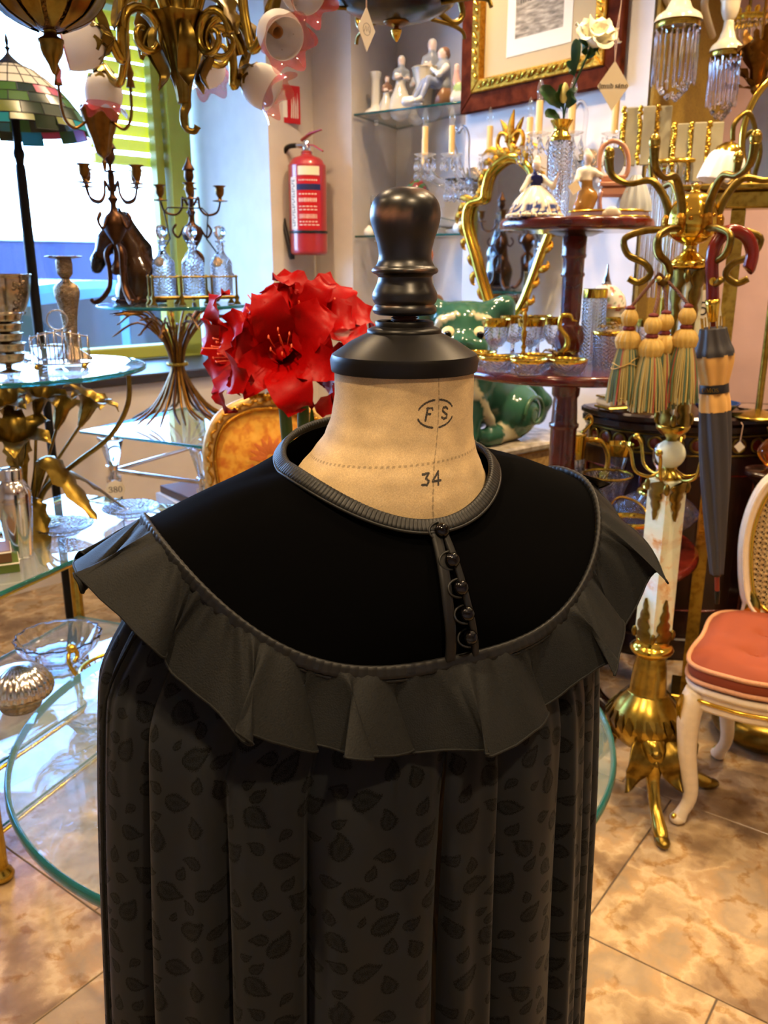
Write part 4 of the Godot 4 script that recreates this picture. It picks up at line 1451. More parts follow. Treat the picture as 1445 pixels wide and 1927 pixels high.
func build_lily_table_things() -> void:
	var y := 1.1815
	# tall chased candlestick
	var o := thing("silver_candlestick", "tall chased silver baluster candlestick with wide drip pan", "candlestick", V(-0.925, y, -2.56))
	part(o, "shaft", G.new().lathe(P([0.0, 0.0, 0.055, 0.0, 0.056, 0.006, 0.04, 0.016, 0.02, 0.03]) + smooth(P([0.018, 0.05, 0.021, 0.1, 0.028, 0.15, 0.036, 0.185, 0.034, 0.21, 0.016, 0.225, 0.012, 0.232]), 4) + smooth(P([0.022, 0.245, 0.024, 0.27, 0.022, 0.285]), 3), 32, Vector3.ZERO, 8, 0.03), M.chased)
	part(o, "drip_pan", G.new().lathe(P([0.0, 0.285, 0.02, 0.285, 0.048, 0.291, 0.05, 0.294, 0.046, 0.295, 0.014, 0.291, 0.0, 0.291]), 36, Vector3.ZERO, 10, 0.05, 2, 4), M.chased)
	# chased wine cooler on a cut glass foot
	o = thing("silver_cooler", "large silver cup chased with grape bunches on a crystal foot", "cup", V(-1.075, y, -2.48))
	part(o, "bowl", G.new().lathe(smooth(P([0.0, 0.115, 0.03, 0.12, 0.055, 0.15, 0.07, 0.2, 0.075, 0.24]), 4) + P([0.079, 0.244, 0.076, 0.246, 0.071, 0.238, 0.06, 0.18, 0.0, 0.14]), 40, Vector3.ZERO, 12, 0.025), M.silver_old)
	for s in [-0.6, 1.0, 2.6]:
		var gr := G.new()
		rng.seed = 3 + int(s * 10)
		for k in 34:
			var v0 := rng.randf()
			gr.ball(V(0, 0, 0) + Basis(Vector3.UP, s + rng.randf_range(-0.3, 0.3) * (1.0 - v0 * 0.7)) * V(0, 0.225 - 0.09 * v0, lerpf(0.073, 0.055, v0)), 0.0065, 8)
		part(o, "grape_bunch", gr, M.chased)
	part(o, "foot", G.new().lathe(P([0.0, 0.0, 0.05, 0.0, 0.05, 0.006]) + smooth(P([0.03, 0.014, 0.014, 0.05, 0.018, 0.09, 0.03, 0.115]), 3) + P([0.0, 0.115]), 28, Vector3.ZERO, 14, 0.05), M.crystal, "crystal foot")
	# stack of sherbet cups: each cup is its own
	var cup := G.new().lathe(P([0.0, 0.0, 0.03, 0.0, 0.03, 0.003, 0.008, 0.008, 0.008, 0.016, 0.02, 0.02]) + smooth(P([0.02, 0.02, 0.038, 0.027, 0.042, 0.036, 0.044, 0.047]), 3) + P([0.047, 0.049, 0.043, 0.048, 0.038, 0.034, 0.0, 0.024]), 32).mesh()
	var labs := ["bottom", "second", "third", "fourth", "topmost"]
	for i in 5:
		o = thing("sherbet_cup", "%s tarnished silver sherbet cup of the stack on the lily table" % labs[i], "cup", V(-0.985 + 0.003 * sin(i * 2.0), y + 0.0255 * i, -2.25), 30.0 * i, "stacked sherbet cups")
		piece(o, "bowl", cup, M.silver_old)
	# crystal epergne glass at the edge
	o = thing("crystal_vase", "tall ribbed crystal vase between the sherbet cups and the frame edge", "vase", V(-1.10, y, -2.31))
	part(o, "body", G.new().lathe(smooth(P([0.0, 0.0, 0.042, 0.0, 0.042, 0.008, 0.016, 0.03, 0.018, 0.06, 0.03, 0.1, 0.035, 0.16, 0.048, 0.2]), 4) + smooth(P([0.044, 0.2, 0.03, 0.16, 0.024, 0.1, 0.0, 0.06]), 3), 32, Vector3.ZERO, 12, 0.05), M.crystal)
	# toast rack of bent wires with ball feet and a ring handle
	o = thing("toast_rack", "silver wire toast rack with ring handle and ball feet", "toast rack", V(-0.875, y, -2.33), 15.0)
	part(o, "tray", G.new().slab(round_outline(0.085, 0.05, 40), 0.014, 0.018, 0.001), M.silver)
	for i in 8:
		var x := -0.073 + i * 0.0208
		var hh := 0.085 - 0.25 * x * x / 0.073 * 0.8
		var wz := 0.048 * sqrt(1.0 - pow(x / 0.1, 2.0))
		var ar := []
		for k in 15:
			var a := PI * k / 14
			ar.append(V(x, 0.016 + sin(a) * hh, cos(a) * wz))
		part(o, "wire_arch", G.new().tube(ar, 0.0018, 6), M.silver_old)
	part(o, "spine", G.new().tube([V(-0.073, 0.083, 0), V(0, 0.099, 0), V(0.073, 0.083, 0)], 0.002, 6), M.silver_old)
	part(o, "ring_handle", G.new().ring(V(0, 0.128, 0), 0.026, 0.0024, 28, 6, turned(Vector3.RIGHT, 90)), M.silver)
	for s in [[-0.06, -0.035], [0.06, -0.035], [-0.06, 0.035], [0.06, 0.035]]:
		part(o, "ball_foot", G.new().ball(V(s[0], 0.0075, s[1]), 0.0075, 12), M.brass)
	# little glass bowl with a silver rim behind the rack
	o = thing("glass_bowl", "small glass bowl with beaded silver arch behind the sherbet cups", "bowl", V(-0.94, y, -2.42))
	part(o, "bowl", G.new().lathe(smooth(P([0.0, 0.0, 0.025, 0.0, 0.03, 0.01, 0.045, 0.035, 0.05, 0.055]), 3) + smooth(P([0.048, 0.055, 0.042, 0.036, 0.026, 0.012, 0.0, 0.006]), 3), 28), M.crystal)
	var ah := []
	for k in 17:
		ah.append(V(cos(PI * k / 16) * 0.05, 0.054 + sin(PI * k / 16) * 0.035, 0))
	part(o, "handle", G.new().tube(ah, 0.0018, 6), M.silver)
	# on the brass display table: shaker, pressed glass plates, books
	var t := 0.7225
	o = thing("cocktail_shaker", "silver cocktail shaker standing on the brass framed display table", "shaker", V(-0.952, t, -2.11))
	part(o, "beaker", G.new().lathe(smooth(P([0.0, 0.0, 0.03, 0.0, 0.0315, 0.004, 0.04, 0.1, 0.0425, 0.145]), 3) + P([0.0425, 0.147]), 36), M.silver)
	part(o, "shoulder", G.new().lathe(P([0.0435, 0.145, 0.0435, 0.15]) + smooth(P([0.0435, 0.15, 0.043, 0.17, 0.034, 0.19, 0.027, 0.2, 0.026, 0.206]), 4), 36), M.silver)
	part(o, "cap", G.new().lathe(P([0.0275, 0.206, 0.0275, 0.228, 0.024, 0.233, 0.0, 0.235]), 32), M.silver)
	var plate := G.new().lathe(smooth(P([0.0, 0.003, 0.035, 0.003, 0.035, 0.0, 0.04, 0.0, 0.05, 0.008, 0.075, 0.02, 0.083, 0.027]), 3) + smooth(P([0.083, 0.03, 0.07, 0.024, 0.045, 0.012, 0.0, 0.007]), 3), 72, Vector3.ZERO, 24, 0.03, 8, 99).mesh()
	o = thing("pressed_glass_plate", "scalloped pressed glass plate nearest the cocktail shaker", "plate", V(-0.905, t, -2.29), 0.0, "pressed glass plates on the display table")
	piece(o, "dish", plate, M.cut)
	copy_of(o, V(-0.765, t, -2.47), 20.0, "scalloped pressed glass plate under the price tag")
	var b := [[M.book_green, 0.028, "green leather box under the brown box by the shaker", 0.15], [M.book_brown, 0.03, "small brown box lying on the green box", 0.12]]
	var yy := t
	for k in b:
		o = thing("keepsake_box", k[2], "box", V(-0.985, yy, -1.985), 25.0)
		part(o, "body", G.new().box(V(0, k[1] / 2, 0), V(k[3], k[1], 0.09), 0.002), k[0])
		part(o, "lid_band", G.new().box(V(0, k[1] - 0.004, 0), V(k[3] + 0.002, 0.004, 0.092), 0.001), M.pages)
		yy += k[1] + 0.0003
	# price tag hung on the acrylic table's chrome
	o = thing("price_tag", "white eight-sided price tag reading 380 hung on the acrylic table", "tag", V(-0.985, 0.66, -3.02), 18.0)
	part(o, "card", G.new().slab(round_outline(0.036, 0.036, 8), -0.0008, 0.0008, 0.0, Transform3D(turned(Vector3.RIGHT, 90), Vector3.ZERO)), M.paper)
	piece(o, "lettering", text_mesh("380", 0.03, 0.0006), M.ink).position = V(0, 0, 0.0012)
	part(o, "cord", G.new().tube([V(0, 0.036, 0), V(0.004, 0.06, -0.012)], 0.0008, 5), M.string)
	# on the display table's glass shelf: shell dish, cut bowl, gilt basket
	var s := 0.2985
	o = thing("shell_dish", "domed silver shell dish with fluted ribs and coppery foot", "dish", V(-0.985, s, -2.07), 20.0)
	part(o, "dish", G.new().lathe(P([0.0, 0.0, 0.05, 0.0, 0.055, 0.008, 0.045, 0.02]) + smooth(P([0.06, 0.03, 0.085, 0.04, 0.088, 0.05]), 3), 40), M.silver_old)
	part(o, "dome", G.new().lathe(smooth(P([0.089, 0.052, 0.086, 0.075, 0.07, 0.1, 0.045, 0.118, 0.015, 0.127, 0.0, 0.128]), 4), 120, Vector3.ZERO, 30, 0.03, 0, 18), M.silver, "fluted silver dome")
	o = thing("cut_glass_bowl", "wide cut glass bowl with lattice rim behind the shell dish", "bowl", V(-0.98, s, -2.35))
	part(o, "bowl", G.new().lathe(smooth(P([0.0, 0.0, 0.06, 0.0, 0.07, 0.01, 0.11, 0.05, 0.125, 0.085]), 4) + smooth(P([0.12, 0.085, 0.104, 0.05, 0.06, 0.012, 0.0, 0.008]), 4), 64, Vector3.ZERO, 16, 0.03), M.crystal)
	o = thing("gilt_basket", "oval gilt basket with scrolled handles and a mirrored base", "basket", V(-0.805, s, -2.27), 60.0)
	part(o, "mirror_base", G.new().slab(round_outline(0.085, 0.055, 40), 0.01, 0.014), M.mirror)
	part(o, "rim", G.new().tube(range(60).map(func(k): return V(cos(TAU * k / 60) * 0.095, 0.03, sin(TAU * k / 60) * 0.063)), 0.006, 8, true), M.gold)
	for k in 24:
		var a := TAU * k / 24
		part(o, "bar", G.new().tube([V(cos(a) * 0.085, 0.01, sin(a) * 0.055), V(cos(a) * 0.095, 0.03, sin(a) * 0.063)], 0.0025, 5), M.gold)
	for sx in [-1.0, 1.0]:
		part(o, "handle", G.new().tube(smooth([V(sx * 0.092, 0.03, 0.02), V(sx * 0.13, 0.05, 0.02), V(sx * 0.14, 0.1, 0.0), V(sx * 0.115, 0.125, -0.01), V(sx * 0.1, 0.1, -0.01), V(sx * 0.118, 0.085, -0.005)], 6), 0.006, 7).ball(V(sx * 0.125, 0.13, 0), 0.014, 10), M.gold)
	o = thing("faceted_dish", "heap-shaped faceted crystal dish on the lowest glass shelf", "dish", V(-0.85, 0.1335, -2.25))
	part(o, "bowl", G.new().lathe(smooth(P([0.0, 0.0, 0.05, 0.0, 0.08, 0.03, 0.09, 0.06]), 4) + smooth(P([0.086, 0.06, 0.07, 0.03, 0.0, 0.008]), 4), 48, Vector3.ZERO, 12, 0.06), M.crystal)

func build_amaryllis() -> void:
	var o := thing("amaryllis", "red amaryllis with two flowering stems behind the dress form's shoulder", "plant", V(-0.17, 0.453, -1.54))
	part(o, "pot", G.new().lathe(P([0.0, 0.0, 0.06, 0.0, 0.075, 0.13, 0.08, 0.135, 0.08, 0.15, 0.07, 0.15, 0.066, 0.12, 0.0, 0.12]), 32), M.porcelain_white)
	rng.seed = 21
	var curve := smooth([Vector2(0.006, 0.0), Vector2(0.014, 0.03), Vector2(0.036, 0.066), Vector2(0.068, 0.088), Vector2(0.094, 0.082), Vector2(0.105, 0.062)], 3)
	var ws := []
	for k in curve.size():
		var u := k / (curve.size() - 1.0)
		ws.append(0.004 + 0.036 * pow(sin(PI * pow(u, 0.85)), 0.8))
	ws[-1] = 0.001
	var blooms := [[V(-0.045, 0.852, 0.045), V(-0.95, 0.0, 0.45), 1.0], [V(-0.005, 0.85, 0.05), V(0.05, 0.18, 1.0), 1.0], [V(-0.03, 0.885, 0.01), V(-0.5, 0.8, 0.15), 0.78], [V(0.03, 0.87, -0.02), V(0.42, 0.75, 0.55), 1.08], [V(0.05, 0.82, -0.02), V(0.9, -0.3, 0.35), 0.95], [V(0.035, 0.875, 0.0), V(-0.1, 0.55, 0.7), 0.85]]
	var tops := [V(-0.008, 0.785, 0.035), V(0.022, 0.80, -0.01)]
	var stems := []
	for k in 2:
		var t3: Vector3 = tops[k]
		stems.append(part(o, "stem", G.new().tube(smooth([V(t3.x * 0.4, 0.12, t3.z * 0.5), V(t3.x * 0.5 + 0.008, 0.45, t3.z * 0.7), t3], 6), [0.015, 0.0145, 0.014, 0.014, 0.0135, 0.013, 0.0125, 0.012, 0.012, 0.0115, 0.011, 0.011, 0.011], 14), M.stem))
		part(o, "spathe", G.new().leaf(smooth([t3 + V(0.008, -0.02, 0), t3 + V(0.014, 0.02, 0.004), t3 + V(0.012, 0.075, 0.0)], 4), [0.006, 0.011, 0.013, 0.012, 0.01, 0.008, 0.005, 0.003, 0.001], V(-1, 0.1, 0.2), 0.4, 0.001), M.sheath, "dry brown sheath")
	part(o, "leaf", G.new().leaf(smooth([V(0.03, 0.12, -0.01), V(0.042, 0.45, -0.02), V(0.036, 0.74, -0.03)], 6), [0.012, 0.014, 0.015, 0.016, 0.016, 0.016, 0.016, 0.015, 0.014, 0.012, 0.009, 0.006, 0.002], V(-0.3, 0, 1), 0.2, 0.003), M.stem, "strap shaped green leaf")
	for i in blooms.size():
		var b = blooms[i]
		var ax: Vector3 = b[1].normalized()
		var par: Node = stems[0 if i < 3 else 1]
		var tf := Transform3D(Basis(Quaternion(Vector3.UP, ax)) * Basis.from_scale(Vector3.ONE * b[2]), b[0] - ax * 0.02)
		var g := bloom(3, curve, ws, 0.0012, 0.25, 0.006, 0.3 * i, 0.5, 0.1, 6)
		g.add(bloom(3, curve.map(func(q): return q * 0.97 + Vector2(0.0, 0.002)), ws.map(func(w): return w * 0.85), 0.0012, 0.3, 0.006, 0.3 * i + PI / 3, 0.5, 0.1, 6))
		g.tube([V(0, 0, 0), V(0, -0.035, 0)], 0.006, 8)
		var fl := part(par, "bloom", g, M.petal_red, "open red bloom")
		fl.transform = tf
		var sm := G.new()
		for k in 6:
			var a := TAU * k / 6 + 0.2
			sm.tube(smooth([V(0, 0.01, 0), V(sin(a) * 0.012, 0.05, cos(a) * 0.012 - 0.004), V(sin(a) * 0.02, 0.095, cos(a) * 0.02 - 0.014)], 4), 0.0011, 5).ball(V(sin(a) * 0.02, 0.096, cos(a) * 0.02 - 0.014), V(0.0018, 0.0018, 0.004), 6)
		sm.tube(smooth([V(0, 0.01, 0), V(0.003, 0.06, -0.008), V(0.0, 0.118, -0.022)], 4), 0.0014, 5)
		var st := part(par, "stamens", sm, M.stamen, "orange stamens")
		st.transform = tf
	for q in [[V(-0.004, 0.80, 0.038), 0], [V(0.026, 0.815, -0.008), 3]]:
		for i in 3:
			var b = blooms[q[1] + i]
			part(stems[0 if q[1] == 0 else 1], "flower_stalk", G.new().tube([q[0] + V(0, -0.02, 0), (q[0] + b[0]) / 2 + V(0, 0.004, 0), b[0] - b[1].normalized() * 0.05], 0.0055, 8), M.stem)

func build_yellow_chair() -> void:
	var o := thing("yellow_armchair", "gilt carved chair with yellow tapestry back, between flowers and glass table", "chair", V(-0.375, 0, -2.75), 14.0)
	# back outline: rounded shield
	var half := [Vector2(0.0, 1.02), Vector2(0.09, 1.005), Vector2(0.16, 0.96), Vector2(0.195, 0.88), Vector2(0.195, 0.78), Vector2(0.17, 0.66), Vector2(0.15, 0.60), Vector2(0.08, 0.585), Vector2(0.0, 0.58)]
	var loop := []
	for q in half:
		loop.append(V(q.x, q.y, -(q.y - 0.5) * 0.12))
	for k in range(half.size() - 2, 0, -1):
		loop.append(V(-half[k].x, half[k].y, -(half[k].y - 0.5) * 0.12))
	loop = smooth(loop, 6, true)
	part(o, "back_frame", G.new().tube(loop, 0.021, 10, true), M.cream_gilt, "pale gilt carved back frame")
	part(o, "back_bead", G.new().tube(loop.map(func(q): return V(q.x * 0.9, 0.79 + (q.y - 0.79) * 0.9, q.z + 0.018)), 0.006, 6, true), M.gilt)
	var ribbon := []
	var n := loop.size()
	for k in n * 2:
		var q: Vector3 = loop[k / 2]
		ribbon.append(q + V(0, 0, 0.02) + V(q.x, q.y - 0.79, 0).normalized() * (0.007 * sin(k * 1.25)))
	part(o, "carved_ribbon", G.new().tube(ribbon, 0.005, 5, true), M.gilt)
	var crest := G.new()
	for k in 7:
		var a := lerpf(-1.1, 1.1, k / 6.0)
		crest.leaf([V(a * 0.03, 1.02, -0.055), V(a * 0.05, 1.045, -0.045), V(a * 0.066, 1.05 - absf(a) * 0.01, -0.03)], [0.006, 0.012, 0.003], V(0, 0, 1), 0.3, 0.006)
	crest.ball(V(0, 1.035, -0.04), V(0.016, 0.014, 0.012), 10)
	part(o, "crest", crest, M.gilt, "carved gilt crest")
	var pad := PackedVector3Array()
	for j in 7:
		var k := [1.0, 0.95, 0.85, 0.65, 0.4, 0.2, 0.0][j] as float
		var bulge := 0.028 * (1.0 - k * k)
		for q in loop:
			pad.append(V(q.x * 0.88 * k, 0.79 + (q.y - 0.79) * 0.88 * k, -(0.79 + (q.y - 0.79) * 0.88 * k - 0.5) * 0.12 + 0.004 + bulge))
	part(o, "back_pad", G.new().grid(pad, loop.size(), 7, true), M.tapestry, "yellow tapestry back pad")
	var rose := G.new()
	for k in 9:
		var a := PI * k / 8
		var d := V(cos(a), sin(a), 0)
		rose.leaf([V(0, 0.84, 0.0) + d * 0.012, V(0, 0.84, 0.006) + d * 0.04, V(0, 0.84, 0.0) + d * 0.07], [0.003, 0.01, 0.003], V(0, 0, 1), 0.1, 0.003)
	for k in 5:
		rose.leaf([V(-0.06 + 0.03 * k, 0.82, -0.005), V(-0.07 + 0.035 * k, 0.77, -0.0), V(-0.05 + 0.025 * k, 0.72, -0.002)], [0.004, 0.013, 0.003], V(0, 0, 1), 0.1, 0.003)
	part(o, "woven_spray", rose, M.tapestry_rose, "woven orange flower spray")
	part(o, "seat", G.new().slab(PackedVector2Array([Vector2(-0.19, 0.0), Vector2(0.19, 0.0), Vector2(0.23, 0.2), Vector2(0.22, 0.4), Vector2(-0.22, 0.4), Vector2(-0.23, 0.2)]), 0.36, 0.41, 0.012), M.tapestry)
	part(o, "seat_rail", G.new().slab(PackedVector2Array([Vector2(-0.2, -0.01), Vector2(0.2, -0.01), Vector2(0.24, 0.2), Vector2(0.23, 0.41), Vector2(-0.23, 0.41), Vector2(-0.24, 0.2)]), 0.31, 0.36, 0.006), M.cream_gilt)
	for q in [[-0.17, 0.01], [0.17, 0.01], [-0.2, 0.38], [0.2, 0.38]]:
		part(o, "leg", G.new().tube(smooth([V(q[0], 0.33, q[1]), V(q[0] * 1.06, 0.25, q[1]), V(q[0] * 0.95, 0.1, q[1]), V(q[0] * 1.05, 0.012, q[1])], 5), [0.024, 0.024, 0.022, 0.02, 0.019, 0.018, 0.016, 0.015, 0.014, 0.013, 0.013, 0.012, 0.012, 0.013, 0.014, 0.012], 10), M.cream_gilt)
	for s in [-0.14, 0.14]:
		part(o, "back_post", G.new().tube([V(s, 0.36, -0.0), V(s * 1.05, 0.6, -0.012)], 0.015, 8), M.cream_gilt)

func lady(cols: Array, lean := 0.0) -> G:
	# a standing porcelain lady one metre high: skirt, bodice, arms before her, head, hat or hair
	var skirt: Color = cols[0]
	var top: Color = cols[1]
	var hair: Color = cols[2]
	var skin := Color(0.72, 0.58, 0.5)
	return G.new().blob([[V(0, 0.04, 0), V(0, 0.2, 0), 0.2, 0.17, skirt], [V(0, 0.2, 0), V(lean * 0.3, 0.5, 0), 0.17, 0.085, skirt], [V(0.12, 0.05, 0.08), V(0.06, 0.3, 0.05), 0.1, 0.08, skirt], [V(-0.12, 0.05, 0.06), V(-0.05, 0.35, 0.04), 0.1, 0.06, skirt],
		[V(lean * 0.3, 0.52, 0), V(lean * 0.6, 0.7, 0.01), 0.08, 0.095, top], [V(lean * 0.6 - 0.1, 0.7, 0.01), V(lean * 0.6 + 0.1, 0.7, 0.01), 0.045, 0.045, top], [V(lean * 0.6 + 0.11, 0.69, 0.02), V(lean * 0.6 + 0.13, 0.57, 0.06), 0.042, 0.036, top], [V(lean * 0.6 + 0.13, 0.57, 0.06), V(lean * 0.6 + 0.04, 0.56, 0.13), 0.034, 0.026, skin],
		[V(lean * 0.6 - 0.11, 0.69, 0.02), V(lean * 0.6 - 0.14, 0.58, 0.06), 0.042, 0.036, top], [V(lean * 0.6 - 0.14, 0.58, 0.06), V(lean * 0.6 - 0.03, 0.6, 0.13), 0.034, 0.026, skin], [V(lean * 0.6, 0.72, 0.01), V(lean * 0.7, 0.79, 0.02), 0.035, 0.035, skin], [V(lean * 0.7, 0.84, 0.03), V(lean * 0.7, 0.88, 0.025), 0.06, 0.062, skin], [V(lean * 0.7, 0.9, -0.015), V(lean * 0.7, 0.92, 0.0), 0.068, 0.064, hair], [V(lean * 0.7, 0.85, -0.05), V(lean * 0.7, 0.78, -0.055), 0.04, 0.03, hair]], 0.026, 0.045)

func build_wall_things() -> void:
	# fire extinguisher on the pier
	var o := thing("fire_extinguisher", "red fire extinguisher with black hose strapped to the pier wall", "fire extinguisher", V(-0.376, 1.5, -4.46), -32.0)
	part(o, "cylinder", G.new().lathe(P([0.0, 0.02, 0.06, 0.012]) + smooth(P([0.082, 0.0, 0.092, 0.01, 0.093, 0.03]), 3) + smooth(P([0.093, 0.03, 0.093, 0.38, 0.088, 0.42, 0.068, 0.45, 0.03, 0.465, 0.028, 0.48]), 4) + P([0.0, 0.48]), 48), M.red_paint)
	part(o, "valve", G.new().lathe(P([0.0, 0.478, 0.024, 0.478, 0.024, 0.5, 0.018, 0.505, 0.018, 0.53, 0.0, 0.532]), 16).tube([V(0, 0.505, 0), V(-0.05, 0.51, 0.02)], 0.012, 8), M.chrome)
	part(o, "carry_handle", G.new().tube([V(-0.01, 0.515, 0), V(0.05, 0.505, 0.01), V(0.11, 0.475, 0.02)], 0.008, 8, false, 0.5), M.red_paint)
	part(o, "squeeze_lever", G.new().tube([V(-0.03, 0.535, -0.005), V(0.03, 0.56, 0.005), V(0.105, 0.57, 0.02)], [0.012, 0.012, 0.006], 8, false, 0.6), M.red_paint)
	part(o, "hose", G.new().tube(smooth([V(-0.045, 0.51, 0.02), V(-0.1, 0.5, 0.03), V(-0.135, 0.43, 0.035), V(-0.14, 0.3, 0.04), V(-0.115, 0.16, 0.05), V(-0.08, 0.05, 0.06), V(-0.068, -0.01, 0.06)], 6), 0.0115, 10), M.rubber, "black rubber hose")
	part(o, "nozzle", G.new().tube([V(-0.07, 0.05, 0.06), V(-0.06, -0.02, 0.06)], [0.017, 0.013], 10), M.rubber)
	part(o, "strap", G.new().lathe(P([0.0935, 0.102, 0.096, 0.102, 0.096, 0.114, 0.0935, 0.114]), 40).box(V(-0.13, 0.108, -0.02), V(0.09, 0.008, 0.02), 0.002), M.rubber, "dark strap")
	var lab := func(a0: float, a1: float, y0: float, y1: float, r: float) -> G:
		var p := PackedVector3Array()
		for j in 2:
			for i in 11:
				var a := deg_to_rad(lerpf(a0, a1, i / 10.0))
				p.append(V(sin(a) * r, y0 if j == 0 else y1, cos(a) * r))
		return G.new().grid(p, 11, 2)
	part(o, "white_label", lab.call(-22, 2, 0.12, 0.36, 0.0938), M.paper, "white printed strip with black capitals")
	part(o, "red_label", lab.call(3, 78, 0.12, 0.36, 0.0938), M.red_sign)
	part(o, "blue_band", lab.call(3, 78, 0.3, 0.328, 0.0942), M.label_blue)
	part(o, "cream_label", lab.call(8, 75, 0.368, 0.408, 0.0938), M.tag_cream)
	var prints := G.new()
	rng.seed = 77
	for row in [[0.345, 0.006, 20.0], [0.282, 0.005, 30.0], [0.255, 0.018, 14.0], [0.225, 0.004, 45.0], [0.21, 0.004, 40.0], [0.18, 0.02, 10.0], [0.155, 0.004, 50.0], [0.14, 0.004, 46.0]]:
		var a := 10.0
		while a < 66.0:
			var w: float = rng.randf_range(0.3, 0.6) * row[2] * 0.4
			prints.add(lab.call(a, a + w, row[0] - row[1] / 2, row[0] + row[1] / 2, 0.0944))
			a += w + 3.0
	part(o, "label_print", prints, M.paper, "small white printing")
	var caps := G.new()
	for k in 18:
		var y := 0.135 + k * 0.012
		caps.add(lab.call(-16, -6, y, y + 0.0022, 0.0942)).add(lab.call(-16 if k % 3 else -8, -13 if k % 3 else -5, y, y + 0.0085, 0.0942))
		if k % 2:
			caps.add(lab.call(-8, -5, y + 0.001, y + 0.0085, 0.0942))
	part(o, "strip_lettering", caps, M.ink)
	# red sign above it
	o = thing("extinguisher_sign", "small red sign with white extinguisher and flames above the fire extinguisher", "sign", V(-0.462, 2.12, -4.507), 38.0)
	part(o, "panel", G.new().box(V(0, 0.08, 0), V(0.13, 0.17, 0.004), 0.001), M.red_sign)
	part(o, "white_symbol", G.new().slab(PackedVector2Array([Vector2(-0.05, 0.02), Vector2(-0.05, 0.1), Vector2(-0.04, 0.115), Vector2(-0.04, 0.14), Vector2(-0.02, 0.14), Vector2(-0.02, 0.115), Vector2(-0.01, 0.1), Vector2(-0.01, 0.02)]), 0.002, 0.003, 0, Transform3D(turned(Vector3.RIGHT, 90) * Basis.from_scale(V(1, 1, -1)), Vector3.ZERO)), M.paper)
	var fl := G.new()
	for k in 4:
		fl.add(G.new().slab(PackedVector2Array([Vector2(0.01 + 0.012 * k, 0.02), Vector2(0.016 + 0.012 * k, 0.02), Vector2(0.02 + 0.011 * k, 0.07 + 0.02 * (k % 2)), Vector2(0.013 + 0.012 * k, 0.12 + 0.015 * (k % 2)), Vector2(0.014 + 0.011 * k, 0.07)]), 0.002, 0.003, 0, Transform3D(turned(Vector3.RIGHT, 90) * Basis.from_scale(V(1, 1, -1)), Vector3.ZERO)))
	part(o, "flame_symbol", fl, M.paper)
	build_picture()
	build_rococo_mirror()
	crystal_sconce("crystal wall sconce with three candle bulbs beside the glass shelves", V(0.4, 1.83, -4.04))
	crystal_sconce("crystal wall sconce with candle bulbs partly behind the white rose", V(0.792, 1.845, -3.55))

